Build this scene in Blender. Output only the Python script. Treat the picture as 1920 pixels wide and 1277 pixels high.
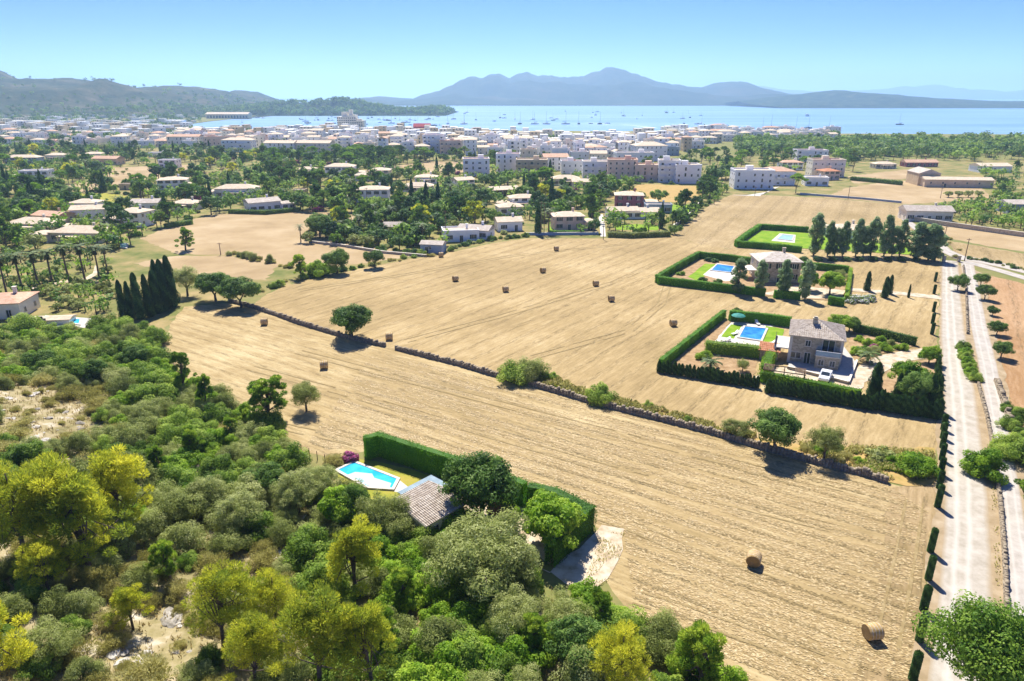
import bpy, math, random
import numpy as np
from mathutils import Vector
from mathutils.geometry import tessellate_polygon

# ------------------------------------------------------------------ camera, sky, sun, exposure
for o in list(bpy.data.objects): bpy.data.objects.remove(o)
SC = bpy.context.scene
COL = SC.collection
H = 46.0; F = 1280.0; TILT = math.atan((638.5 - 180) / F)
cam = bpy.data.cameras.new('camera'); cam.sensor_width = 36; cam.lens = 24
cam.clip_start = 0.5; cam.clip_end = 60000
camo = bpy.data.objects.new('camera', cam); COL.objects.link(camo)
camo.location = (0, 0, H); camo.rotation_euler = (math.pi / 2 - TILT, 0, 0)
SC.camera = camo
SUN_EL = math.radians(54); SUN_AZ = math.radians(-9)      # sun stands beyond the scene, a little left
W = bpy.data.worlds.new('World'); SC.world = W; W.use_nodes = True
nt = W.node_tree; sky = nt.nodes.new('ShaderNodeTexSky'); sky.sky_type = 'NISHITA'
sky.sun_disc = False; sky.sun_elevation = SUN_EL; sky.sun_rotation = SUN_AZ
sky.air_density = 0.5; sky.dust_density = 0.0; sky.ozone_density = 4.0; sky.altitude = 3000
bg = nt.nodes['Background']; bg.inputs['Strength'].default_value = 0.14
hs = nt.nodes.new('ShaderNodeHueSaturation'); hs.inputs['Saturation'].default_value = 1.28; hs.inputs['Hue'].default_value = .521
nt.links.new(sky.outputs[0], hs.inputs['Color']); nt.links.new(hs.outputs[0], bg.inputs[0])
sl = bpy.data.lights.new('sun', 'SUN'); sl.energy = 5.0; sl.angle = math.radians(0.53); sl.color = (1.0, 0.96, 0.89)
so = bpy.data.objects.new('sun', sl); COL.objects.link(so)
sd = Vector((math.sin(SUN_AZ) * math.cos(SUN_EL), math.cos(SUN_AZ) * math.cos(SUN_EL), math.sin(SUN_EL)))
so.rotation_euler = sd.to_track_quat('Z', 'Y').to_euler(); so.location = (0, 0, 400)
SC.view_settings.view_transform = 'Standard'; SC.view_settings.look = 'None'
SC.view_settings.exposure = 0.76; SC.view_settings.gamma = 1.0
SC.view_settings.use_curve_mapping = False
SC.render.engine = 'CYCLES'
SC.cycles.max_bounces = 6; SC.cycles.diffuse_bounces = 2; SC.cycles.glossy_bounces = 2
SC.cycles.transmission_bounces = 3; SC.cycles.volume_bounces = 1; SC.cycles.transparent_max_bounces = 8
SC.render.resolution_x = 1024; SC.render.resolution_y = 681

R = random.Random(11); NR = np.random.default_rng(7)
HAZE_DENSITY = 0.00015

# ------------------------------------------------------------------ from a bearing to a place on the ground
CT, ST = math.cos(TILT), math.sin(TILT)
def ray(px, py):
    u = (px - 960) / F; v = -(py - 638.5) / F
    return u, CT + v * ST, -ST + v * CT
def pix(px, py, z=0.0):
    dx, dy, dz = ray(px, py); s = (z - H) / dz
    return dx * s, dy * s
def smooth(t): t = max(0.0, min(1.0, t)); return t * t * (3 - 2 * t)
EDGE = [(-140, 170), (-71, 122), (-47, 101), (-33, 84), (-26, 72), (-13, 63), (2, 56), (12, 50), (20, 43), (27, 35), (40, 10)]
def hill(x, y):
    best = 1e9; sgn = 1
    for (ax, ay), (bx, by) in zip(EDGE, EDGE[1:]):
        ux, uy = bx - ax, by - ay; L = ux * ux + uy * uy
        t = max(0, min(1, ((x - ax) * ux + (y - ay) * uy) / L))
        ddx, ddy = x - ax - t * ux, y - ay - t * uy; d = ddx * ddx + ddy * ddy
        if d < best: best = d; sgn = ux * (y - ay) - uy * (x - ax)
    if sgn > 0: return 0.0
    d = math.sqrt(best); m = smooth(d / 40) * smooth((128 - y) / 36)
    return m * (5.2 + 0.5 * math.sin(x * .31 + 1) * math.cos(y * .27) + .25 * math.sin(x * .9 + y * .7))
def gp(px, py):
    z = 0.0
    for _ in range(10):
        x, y = pix(px, py, z); z = hill(x, y)
    return x, y, z
def high(px, pyb, pyt):
    x, y, z = gp(px, pyb); dx, dy, dz = ray(px, pyt)
    return H + dz * y / dy - z
def proj(x, y, z):
    dz = z - H; dep = y * CT - dz * ST; up = y * ST + dz * CT
    dep = max(dep, .1)
    return 960 + F * x / dep, 638.5 - F * up / dep
def inpoly(x, y, poly):
    c = False; j = len(poly) - 1
    for i in range(len(poly)):
        xi, yi = poly[i][0], poly[i][1]; xj, yj = poly[j][0], poly[j][1]
        if (yi > y) != (yj > y) and x < (xj - xi) * (y - yi) / (yj - yi) + xi: c = not c
        j = i
    return c

# ------------------------------------------------------------------ materials
def mix_ramp(nt, cols):
    r = nt.nodes.new('ShaderNodeValToRGB'); e = r.color_ramp.elements
    while len(e) < len(cols): e.new(0.5)
    for i, (p, c) in enumerate(cols): e[i].position = p; e[i].color = (*c, 1)
    return r
def base_mat(name):
    m = bpy.data.materials.new(name); m.use_nodes = True
    return m, m.node_tree, m.node_tree.nodes['Principled BSDF']
def coords(nt, world=False):
    if world: return nt.nodes.new('ShaderNodeNewGeometry').outputs['Position']
    return nt.nodes.new('ShaderNodeTexCoord').outputs['Object']
def noise(nt, vec, scale, detail=5, rough=.6, sc=None, rot=0):
    n = nt.nodes.new('ShaderNodeTexNoise'); n.inputs['Scale'].default_value = scale
    n.inputs['Detail'].default_value = detail; n.inputs['Roughness'].default_value = rough
    if sc or rot:
        mp = nt.nodes.new('ShaderNodeMapping'); mp.vector_type = 'TEXTURE' if False else 'POINT'
        r = nt.nodes.new('ShaderNodeMapping'); r.inputs['Rotation'].default_value = (0, 0, rot)
        nt.links.new(vec, r.inputs[0]); nt.links.new(r.outputs[0], mp.inputs[0])
        mp.inputs['Scale'].default_value = sc or (1, 1, 1); vec = mp.outputs[0]
    nt.links.new(vec, n.inputs['Vector']); return n.outputs['Fac']
def mth(nt, op, a, b):
    n = nt.nodes.new('ShaderNodeMath'); n.operation = op
    for i, q in enumerate((a, b)):
        if hasattr(q, 'links') or hasattr(q, 'is_linked'): nt.links.new(q, n.inputs[i])
        else: n.inputs[i].default_value = q
    return n.outputs[0]
def mixc(nt, fac, a, b, mode='MIX'):
    n = nt.nodes.new('ShaderNodeMix'); n.data_type = 'RGBA'; n.blend_type = mode
    for i, q in ((0, fac), (6, a), (7, b)):
        if hasattr(q, 'is_linked'): nt.links.new(q, n.inputs[i])
        elif i == 0: n.inputs[0].default_value = q
        else: n.inputs[i].default_value = (*q, 1)
    return n.outputs[2]
def bump(nt, bs, h, strength=.4, dist=.1):
    b = nt.nodes.new('ShaderNodeBump'); b.inputs['Strength'].default_value = strength; b.inputs['Distance'].default_value = dist
    nt.links.new(h, b.inputs['Height']); nt.links.new(b.outputs[0], bs.inputs['Normal'])
def nmat(name, cols, scale=1.0, rough=.9, detail=6, bmp=0, world=False, spec=.2, rnd=0, bdist=.1):
    m, nt, bs = base_mat(name); v = coords(nt, world); n = noise(nt, v, scale, detail, .65)
    if rnd:
        oi = nt.nodes.new('ShaderNodeObjectInfo'); n2 = mth(nt, 'MULTIPLY', mth(nt, 'SUBTRACT', oi.outputs['Random'], .5), rnd); n = mth(nt, 'ADD', n, n2)
    k = len(cols)
    r = mix_ramp(nt, [(.3 + .4 * i / max(1, k - 1), c) for i, c in enumerate(cols)])
    nt.links.new(n, r.inputs[0]); nt.links.new(r.outputs[0], bs.inputs['Base Color'])
    bs.inputs['Roughness'].default_value = rough; bs.inputs['Specular IOR Level'].default_value = spec
    if bmp: bump(nt, bs, n, bmp, bdist)
    return m
def leafmat(name, c0, c1, c2, tr=.35, rnd=.35, rough=.6):
    m, nt, bs = base_mat(name)
    a = nt.nodes.new('ShaderNodeAttribute'); a.attribute_name = 'v'
    oi = nt.nodes.new('ShaderNodeObjectInfo')
    f = mth(nt, 'ADD', a.outputs['Fac'], mth(nt, 'MULTIPLY', mth(nt, 'SUBTRACT', oi.outputs['Random'], .5), rnd))
    r = mix_ramp(nt, [(.08, c0), (.5, c1), (.92, c2)]); nt.links.new(f, r.inputs[0])
    nt.links.new(r.outputs[0], bs.inputs['Base Color']); bs.inputs['Roughness'].default_value = rough
    bs.inputs['Specular IOR Level'].default_value = .25
    t = nt.nodes.new('ShaderNodeBsdfTranslucent'); nt.links.new(r.outputs[0], t.inputs[0])
    mx = nt.nodes.new('ShaderNodeMixShader'); mx.inputs[0].default_value = tr
    nt.links.new(bs.outputs[0], mx.inputs[1]); nt.links.new(t.outputs[0], mx.inputs[2])
    nt.links.new(mx.outputs[0], nt.nodes['Material Output'].inputs[0]); return m
def field_mat(name, dirv, c0, c1, c2, row=1.0, streak=1.0, tuft=(.13, .095, .045)):
    """stubble: rows run along dirv"""
    m, nt, bs = base_mat(name); v = coords(nt, True); rot = -math.atan2(dirv[1], dirv[0])
    big = noise(nt, v, .03, 6, .65)
    st = noise(nt, v, 1.0, 4, .6, (.02, .55, 1), rot)
    fine = noise(nt, v, 1.0, 5, .72, (.25, 1.5, 1), rot)
    grit = noise(nt, v, 2.6, 6, .8)
    f = mth(nt, 'ADD', mth(nt, 'MULTIPLY', big, .60), mth(nt, 'ADD', mth(nt, 'MULTIPLY', st, .30 * streak), mth(nt, 'MULTIPLY', fine, .50)))
    r = mix_ramp(nt, [(.52, c0), (.69, c1), (.87, c2)]); nt.links.new(f, r.inputs[0])
    # narrow dark drill lines, broken up
    mp0 = nt.nodes.new('ShaderNodeMapping'); mp0.inputs['Rotation'].default_value = (0, 0, rot); nt.links.new(v, mp0.inputs[0])
    wv = nt.nodes.new('ShaderNodeTexWave'); wv.bands_direction = 'Y'; wv.inputs['Scale'].default_value = .115 * row
    wv.inputs['Distortion'].default_value = 2.2; wv.inputs['Detail'].default_value = 3; wv.inputs['Detail Scale'].default_value = .25
    nt.links.new(mp0.outputs[0], wv.inputs['Vector'])
    wl = nt.nodes.new('ShaderNodeMapRange'); wl.inputs[1].default_value = .72; wl.inputs[2].default_value = .95; nt.links.new(wv.outputs['Fac'], wl.inputs[0])
    brk = nt.nodes.new('ShaderNodeMapRange'); brk.inputs[1].default_value = .47; brk.inputs[2].default_value = .60
    nt.links.new(noise(nt, v, 1.0, 5, .8, (.4, 2.0, 1), rot), brk.inputs[0])
    lf = mth(nt, 'MULTIPLY', mth(nt, 'MULTIPLY', wl.outputs[0], brk.outputs[0]), .6)
    c = mixc(nt, lf, r.outputs[0], tuft)
    gm = nt.nodes.new('ShaderNodeMapRange'); gm.inputs[1].default_value = .53; gm.inputs[2].default_value = .70; nt.links.new(grit, gm.inputs[0])
    c = mixc(nt, mth(nt, 'MULTIPLY', gm.outputs[0], .6), c, tuft)
    nt.links.new(c, bs.inputs['Base Color']); bs.inputs['Roughness'].default_value = .95; bs.inputs['Specular IOR Level'].default_value = .1
    bump(nt, bs, mth(nt, 'ADD', fine, grit), .4, .05); return m
M = {}
def C(h):   # sRGB hex to linear
    q = [int(h[i:i + 2], 16) / 255 for i in (0, 2, 4)]
    return tuple(c / 12.92 if c <= .04045 else ((c + .055) / 1.055) ** 2.4 for c in q)

# ------------------------------------------------------------------ mesh helpers
def np_mesh(name, V, Fq, mats, vattr=None, midx=None, smooth_=False, tris=None):
    me = bpy.data.meshes.new(name); V = np.asarray(V, np.float32)
    nq = len(Fq); ntr = 0 if tris is None else len(tris)
    me.vertices.add(len(V)); me.vertices.foreach_set('co', V.ravel())
    loops = np.asarray(Fq, np.int32).ravel()
    if ntr: loops = np.concatenate([loops, np.asarray(tris, np.int32).ravel()])
    me.loops.add(len(loops)); me.loops.foreach_set('vertex_index', loops)
    st = np.arange(nq, dtype=np.int32) * 4
    if ntr: st = np.concatenate([st, nq * 4 + np.arange(ntr, dtype=np.int32) * 3])
    me.polygons.add(nq + ntr); me.polygons.foreach_set('loop_start', st)
    if midx is not None: me.polygons.foreach_set('material_index', np.asarray(midx, np.int32))
    if smooth_: me.polygons.foreach_set('use_smooth', np.ones(nq + ntr, bool))
    for m in mats: me.materials.append(M[m] if isinstance(m, str) else m)
    if vattr is not None:
        a = me.attributes.new('v', 'FLOAT', 'POINT'); a.data.foreach_set('value', np.asarray(vattr, np.float32))
    me.update(calc_edges=True); me.validate(); return me
class G:
    """collects polygons for one mesh"""
    def __init__(s): s.v = []; s.f = []; s.m = []
    def poly(s, pts, m=0):
        i = len(s.v); s.v += [tuple(p) for p in pts]; s.f.append(list(range(i, i + len(pts)))); s.m.append(m); return s
    def box(s, x0, x1, y0, y1, z0, z1, m=0):
        i = len(s.v); s.v += [(x0, y0, z0), (x1, y0, z0), (x1, y1, z0), (x0, y1, z0), (x0, y0, z1), (x1, y0, z1), (x1, y1, z1), (x0, y1, z1)]
        for q in ((0, 3, 2, 1), (4, 5, 6, 7), (0, 1, 5, 4), (1, 2, 6, 5), (2, 3, 7, 6), (3, 0, 4, 7)): s.f.append([i + k for k in q]); s.m.append(m)
        return s
    def prism(s, pts, z0, z1, m=0):
        n = len(pts); i = len(s.v); s.v += [(*p[:2], z0) for p in pts] + [(*p[:2], z1) for p in pts]
        s.f.append([i + n + k for k in range(n)]); s.m.append(m)
        for k in range(n): s.f.append([i + k, i + (k + 1) % n, i + n + (k + 1) % n, i + n + k]); s.m.append(m)
        return s
    def bar(s, a, b, w, h=None, m=0):
        a = Vector(a); b = Vector(b); d = (b - a).normalized(); h = h or w
        up = Vector((0, 0, 1)) if abs(d.z) < .9 else Vector((1, 0, 0))
        x = d.cross(up).normalized() * w / 2; y = x.cross(d).normalized() * h / 2; i = len(s.v)
        s.v += [tuple(p + q) for p in (a, b) for q in (-x - y, x - y, x + y, -x + y)]
        for q in ((3, 2, 1, 0), (4, 5, 6, 7), (0, 1, 5, 4), (1, 2, 6, 5), (2, 3, 7, 6), (3, 0, 4, 7)): s.f.append([i + k for k in q]); s.m.append(m)
        return s
    def tube(s, pts, rad, n=6, m=0, cap=True):
        i = len(s.v); P = [Vector(p) for p in pts]
        for k, p in enumerate(P):
            d = (P[min(k + 1, len(P) - 1)] - P[max(k - 1, 0)]).normalized()
            up = Vector((0, 0, 1)) if abs(d.z) < .9 else Vector((1, 0, 0))
            x = d.cross(up).normalized(); y = x.cross(d)
            for j in range(n):
                a = 2 * math.pi * j / n; s.v.append(tuple(p + (x * math.cos(a) + y * math.sin(a)) * rad[k]))
        for k in range(len(P) - 1):
            for j in range(n):
                s.f.append([i + k * n + j, i + k * n + (j + 1) % n, i + (k + 1) * n + (j + 1) % n, i + (k + 1) * n + j]); s.m.append(m)
        if cap:
            s.f.append([i + j for j in range(n)]); s.m.append(m)
            s.f.append([i + (len(P) - 1) * n + j for j in range(n)]); s.m.append(m)
        return s
    def mesh(s, name, mats, sm=False):
        me = bpy.data.meshes.new(name); me.from_pydata(s.v, [], s.f)
        for m in mats: me.materials.append(M[m] if isinstance(m, str) else m)
        me.polygons.foreach_set('material_index', s.m)
        if sm: me.polygons.foreach_set('use_smooth', [True] * len(s.f))
        me.update(); return me
def obj(name, me, parent=None, loc=(0, 0, 0), rz=0.0, sc=None, kind=None):
    o = bpy.data.objects.new(name, me); COL.objects.link(o); o.location = loc; o.rotation_euler = (0, 0, rz)
    if sc is not None: o.scale = sc if isinstance(sc, (tuple, list)) else (sc, sc, sc)
    if parent: o.parent = parent
    if kind: o['kind'] = kind
    return o
# ------------------------------------------------------------------ labels
REG = []      # object, label, category, group, automatic?, adjective place
MARKS = []    # phrase, px, py
def tag(o, label, cat, group=None, auto=False):
    REG.append((o, label, cat, group, auto)); return o
def thing(name, loc, rz=0.0, label='', cat='', group=None, auto=False, me=None, sc=None):
    o = obj(name, me, None, loc, rz, sc); return tag(o, label, cat, group, auto)
ORD = ['leftmost'] + [w + ' from left' for w in 'second third fourth fifth sixth seventh eighth ninth tenth eleventh twelfth thirteenth fourteenth fifteenth sixteenth seventeenth eighteenth nineteenth twentieth twenty-first twenty-second twenty-third twenty-fourth twenty-fifth twenty-sixth twenty-seventh twenty-eighth twenty-ninth thirtieth'.split()]
def finish_labels():
    out = {}
    for o, lab, cat, grp, auto in REG:
        px, py = proj(*o.location)
        if auto and MARKS:
            best = min(MARKS, key=lambda k: (k[1] - px) ** 2 + ((k[2] - py) * 1.9) ** 2)
            dx = px - best[1]; dy = (py - best[2]) * 1.9
            sz = best[3] if len(best) > 3 else 26
            rel = 'beside' if math.hypot(dx, dy) < sz else (('right of' if dx > 0 else 'left of') if abs(dx) > abs(dy) else ('in front of' if dy > 0 else 'beyond'))
            lab = '%s %s %s' % (lab, rel, best[0])
        out.setdefault((lab, cat), []).append((px, py, o, grp))
    for (lab, cat), items in out.items():
        items.sort(key=lambda t: t[0]); n = len(items)
        for i, (px, py, o, grp) in enumerate(items):
            l = lab
            if n > 1 and n <= 30:
                w = ORD[i] if i < n - 1 else 'rightmost'
                if n == 2: w = ('left one of two', 'right one of two')[i]
                l = '%s, %s' % (lab, w)
            ws = l.split(); o['label'] = ' '.join(ws[:16]); o['category'] = cat
            if grp or n > 30: o['group'] = (grp or lab)
# ------------------------------------------------------------------ surface materials
M['ground'] = nmat('ground_scrub', [C('5f6b3a'), C('8c8352'), C('747a42'), C('a3946a')], .06, .95, 9, .5, True, .1)
M['hillside'] = nmat('hillside_soil', [C('6f6c45'), C('92865c'), C('ab9c78'), C('cfc6b2')], .35, .95, 9, .8, True, .1, bdist=.3)
M['sand'] = nmat('pale_gravel', [C('9c8868'), C('bda98c'), C('cfc0a8'), C('d8ccb8')], .55, .95, 8, .3, True, .1)
M['dust'] = nmat('dusty_earth', [C('8f7c5c'), C('a59070'), C('b5a284')], .5, .95, 9, .4, True, .1)
M['soil'] = nmat('garden_soil', [C('8a6f4e'), C('a78a66'), C('b99d78')], .7, .95, 8, .3, True, .1)
M['lawn'] = nmat('lawn_grass', [C('5f8418'), C('7c9c26'), C('98a438')], .35, .9, 8, .4, True, .1)
M['drylawn'] = nmat('dry_lawn', [C('7c8a2c'), C('a09a3e'), C('b09c50')], .3, .9, 8, .4, True, .1)
M['verge'] = nmat('weedy_verge', [C('8f8440'), C('b0935a'), C('b79a62'), C('a89550')], .35, .95, 8, .5, True, .1)
M['pasture'] = nmat('bare_pasture', [C('9a835e'), C('ae9670'), C('bea884')], .05, .95, 9, .3, True, .1)
M['paving'] = nmat('stone_paving', [C('bfb6a8'), C('cfc7b9'), C('dad3c7')], 1.2, .8, 6, .1, True, .3)
M['terrace'] = nmat('slate_terrace', [C('a9a59c'), C('bab5aa'), C('c6c0b4')], 1.5, .75, 6, .2, True, .3)
M['rock'] = nmat('limestone', [C('8f8778'), C('b8b0a2'), C('d8d2c6')], 1.3, .95, 8, .8, False, .15, .3)
M['stone'] = nmat('drystone', [C('6f6353'), C('94856f'), C('b5a78e')], 2.2, .95, 8, .8, True, .15)
M['white'] = nmat('white_render', [C('ecebe6'), C('f5f3ee'), C('faf8f4')], .4, .85, 5, 0, False, .2, .3)
M['cream'] = nmat('cream_render', [C('e2d5bc'), C('ece1cb'), C('f2e8d6')], .4, .85, 5, 0, False, .2, .3)
M['sandwall'] = nmat('sand_render', [C('c6ae88'), C('d4bd9a'), C('dec9aa')], .4, .85, 5, 0, False, .2, .3)
M['pink'] = nmat('pink_render', [C('e0bba0'), C('e8c8b0'), C('eed4c0')], .4, .85, 5, 0, False, .2, .1)
M['purple'] = nmat('purple_render', [C('96545c'), C('a86870'), C('b4787e')], .4, .85, 5, 0, False, .2)
M['red'] = nmat('red_render', [C('a8343a'), C('b53e44')], .4, .85, 5, 0, False, .2)
M['bluegrey'] = nmat('blue_grey_render', [C('8fa0b0'), C('a2b2c0')], .4, .8, 5, 0, False, .2)
M['stonewall'] = None
m, nt, bs = base_mat('honey_stone_masonry'); v = coords(nt); vo = nt.nodes.new('ShaderNodeTexVoronoi'); vo.feature = 'F1'
mp = nt.nodes.new('ShaderNodeMapping'); mp.inputs['Scale'].default_value = (2.2, 2.2, 3.6); nt.links.new(v, mp.inputs[0]); nt.links.new(mp.outputs[0], vo.inputs['Vector']); vo.inputs['Scale'].default_value = 1.0
r = mix_ramp(nt, [(.0, C('94836a')), (.45, C('b5a286')), (1., C('d6c7aa'))])
sp = nt.nodes.new('ShaderNodeSeparateColor'); nt.links.new(vo.outputs['Color'], sp.inputs[0]); nt.links.new(sp.outputs[0], r.inputs[0])
vd = nt.nodes.new('ShaderNodeTexVoronoi'); vd.feature = 'DISTANCE_TO_EDGE'; nt.links.new(mp.outputs[0], vd.inputs['Vector'])
lt = mth(nt, 'LESS_THAN', vd.outputs['Distance'], .07); c = mixc(nt, lt, r.outputs[0], C('c6b89e'))
nt.links.new(c, bs.inputs['Base Color']); bs.inputs['Roughness'].default_value = .9; bump(nt, bs, vd.outputs['Distance'], .8, .06); M['stonewall'] = m
M['tile'] = nmat('weathered_roof_tile', [C('968878'), C('b0a190'), C('c6b9a8'), C('d4cabd')], 1.6, .9, 8, .3, False, .15, .2)
M['tile2'] = nmat('terracotta_tile', [C('a8694a'), C('bf835f'), C('d09a78')], 1.6, .9, 8, .3, False, .15, .3)
M['tilefar'] = None
for nm, cc in (('tilefar', ('c2ab8c', 'd6c1a4', 'e2d2b8')), ('tilefar2', ('b98c6c', 'cda384', 'dab899')), ('tilegrey', ('a89a8a', 'bcae9e', 'cfc4b6'))):
    m, nt, bs = base_mat(nm); v = coords(nt); n = noise(nt, v, .9, 6, .7); r = mix_ramp(nt, [(.3, C(cc[0])), (.5, C(cc[1])), (.7, C(cc[2]))]); nt.links.new(n, r.inputs[0])
    nt.links.new(r.outputs[0], bs.inputs['Base Color']); bs.inputs['Roughness'].default_value = .9; bump(nt, bs, n, .4, .1); M[nm] = m
M['glass'] = nmat('dark_window_glass', [C('20262c'), C('3a444c')], .5, .15, 3, 0, False, .6, .4)
M['shutter'] = nmat('dark_green_shutter', [C('2b332e'), C('39433b')], 2, .6, 3)
M['frame'] = nmat('pale_stone_frame', [C('d9cfbe'), C('e6ddcd')], 2, .8, 4)
M['wood'] = nmat('weathered_wood', [C('5f4c3a'), C('7b6450'), C('947c66')], 3, .85, 6)
M['darkwood'] = nmat('dark_stained_wood', [C('3f3127'), C('54432f')], 3, .7, 5)
M['metal'] = nmat('grey_metal', [C('8b8f93'), C('a3a7ab')], 3, .45, 4, 0, False, .5)
M['balglass'] = nmat('blue_balustrade_glass', [C('6f8da3'), C('88a5b8')], .8, .15, 3, 0, False, .6)
M['plastic'] = nmat('white_plastic', [C('e4e4e2'), C('f2f2f0')], 2, .45, 3, 0, False, .4)
M['carpaint'] = nmat('white_car_paint', [C('e9ebec'), C('f4f5f6')], .4, .25, 3, 0, False, .5)
M['rubber'] = nmat('black_rubber', [C('17181a'), C('26272a')], 3, .8, 3)
M['tarp'] = nmat('blue_grey_awning', [C('70868f'), C('8497a0'), C('93a5ac')], .8, .6, 5)
M['greencloth'] = nmat('green_canvas', [C('2f7d72'), C('48998a')], .8, .7, 5)
M['yellowcloth'] = nmat('yellow_canvas', [C('d8c020'), C('e8d43a')], .8, .7, 5)
M['bark'] = nmat('grey_brown_bark', [C('4a3f36'), C('6a5b4d'), C('877868')], 3, .95, 7, .5)
M['palmbark'] = nmat('palm_bark', [C('5d4a38'), C('7c664e'), C('93805f')], 4, .95, 7, .5)
M['boat'] = nmat('boat_white', [C('e0e2e4'), C('f2f3f4')], .3, .4, 3, 0, False, .4, .4)
M['boatdark'] = nmat('boat_navy', [C('2a3644'), C('44505e')], .3, .4, 3, 0, False, .4, .4)
M['foam'] = nmat('wake_foam', [C('e9f2f5'), C('ffffff')], .1, .8, 4, 0, True)
def pool_mat(nm, c0, c1, c2=None):
    m, nt, bs = base_mat(nm); v = coords(nt, True); n = noise(nt, v, .45, 5, .6)
    r = mix_ramp(nt, [(.35, C(c0)), (.65, C(c1))]); nt.links.new(n, r.inputs[0]); nt.links.new(r.outputs[0], bs.inputs['Base Color'])
    bs.inputs['Roughness'].default_value = .08; bs.inputs['Specular IOR Level'].default_value = .5; bump(nt, bs, noise(nt, v, 2.5, 3, .5), .12, .1); M[nm] = m
pool_mat('pool_turquoise', '22a4cc', '4ccae2'); pool_mat('pool_shelf', 'bfe9f2', 'd2f1f6'); pool_mat('pool_blue', '1f6cb8', '4aa4dc'); pool_mat('pool_pale', '9fc6dc', 'b6d6e6')
pool_mat('pool_deep', '2666b4', '2f74c0')
# sea
m, nt, bs = base_mat('sea_water'); v = coords(nt, True)
n1 = noise(nt, v, 1.0, 4, .6, (.002, .008, 1), 0); r = mix_ramp(nt, [(.35, C('6f98b8')), (.55, C('86a9c4')), (.7, C('9ab8ce'))]); nt.links.new(n1, r.inputs[0])
nt.links.new(r.outputs[0], bs.inputs['Base Color']); bs.inputs['Roughness'].default_value = .32; bs.inputs['IOR'].default_value = 1.33
n2 = noise(nt, v, .35, 5, .7); bump(nt, bs, n2, .35, .6); M['sea'] = m
# hills
def hillmat(nm, cols, sc):
    m, nt, bs = base_mat(nm); v = coords(nt, True); n = noise(nt, v, sc, 9, .72); k = len(cols)
    r = mix_ramp(nt, [(.36 + .3 * i / (k - 1), C(c)) for i, c in enumerate(cols)]); nt.links.new(n, r.inputs[0]); nt.links.new(r.outputs[0], bs.inputs['Base Color'])
    bs.inputs['Roughness'].default_value = .95; bs.inputs['Specular IOR Level'].default_value = .05; bump(nt, bs, n, 1.0, 14); M[nm] = m
hillmat('hill_garrigue', ['22322a', '384434', '525240', '6c6452'], .012)
hillmat('hill_wooded', ['1f3022', '2b3e28', '3e4c30', '5a583c'], .022)
hillmat('hill_far', ['26331f', '35402a', '4f4c38'], .004)

# ------------------------------------------------------------------ ground sheet, sea, hills
SHORE = [(-3600, 1900), (-800, 1900), (-640, 1800), (-612, 1650), (-590, 1400), (-545, 1120), (-500, 1010), (-400, 985), (-200, 1000), (0, 1010), (250, 985), (420, 930), (670, 905), (1900, 850)]
def shore(x):
    for (a, ya), (b, yb) in zip(SHORE, SHORE[1:]):
        if a <= x <= b: return ya + (yb - ya) * (x - a) / (b - a)
    return 900
xs = list(np.arange(-3600, -1000, 200.)) + list(np.arange(-1000, -650, 50.)) + list(np.arange(-650, -480, 12.)) + list(np.arange(-480, -120, 24.)) + list(np.arange(-120, 60, 2.)) + list(np.arange(60, 700, 32.)) + list(np.arange(700, 1901, 150.))
ysn = list(np.arange(-80, 20, 10.)) + list(np.arange(20, 140, 2.)) + list(np.arange(140, 301, 20.))
ts = [i / 24 for i in range(1, 25)]
V = []; nx = len(xs)
for y in ysn:
    for x in xs: V.append((x, y, hill(x, y) if y < 132 and x < 60 else 0.0))
for t in ts:
    for x in xs: V.append((x, 300 + (shore(x) - 300) * t, 0.0))
for x in xs: V.append((x, shore(x) + .5, -1.8))
ny = len(V) // nx
Fq = [(j * nx + i, j * nx + i + 1, (j + 1) * nx + i + 1, (j + 1) * nx + i) for j in range(ny - 1) for i in range(nx - 1)]
cen = np.array([[V[f[0]][0] + 1, V[f[0]][1] + 1] for f in Fq])
mi = [1 if (cx < 45 and cy < 135 and V[f[2]][2] > .02) else 0 for (cx, cy), f in zip(cen, Fq)]
g = obj('ground', np_mesh('ground', V, Fq, ['ground', 'hillside'], midx=mi, smooth_=True)); g['kind'] = 'structure'
g = obj('sea', G().poly([(-9000, 700, -1), (9500, 700, -1), (14500, 15500, -1), (-14500, 15500, -1)]).mesh('sea', ['sea'])); g['kind'] = 'structure'

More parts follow.
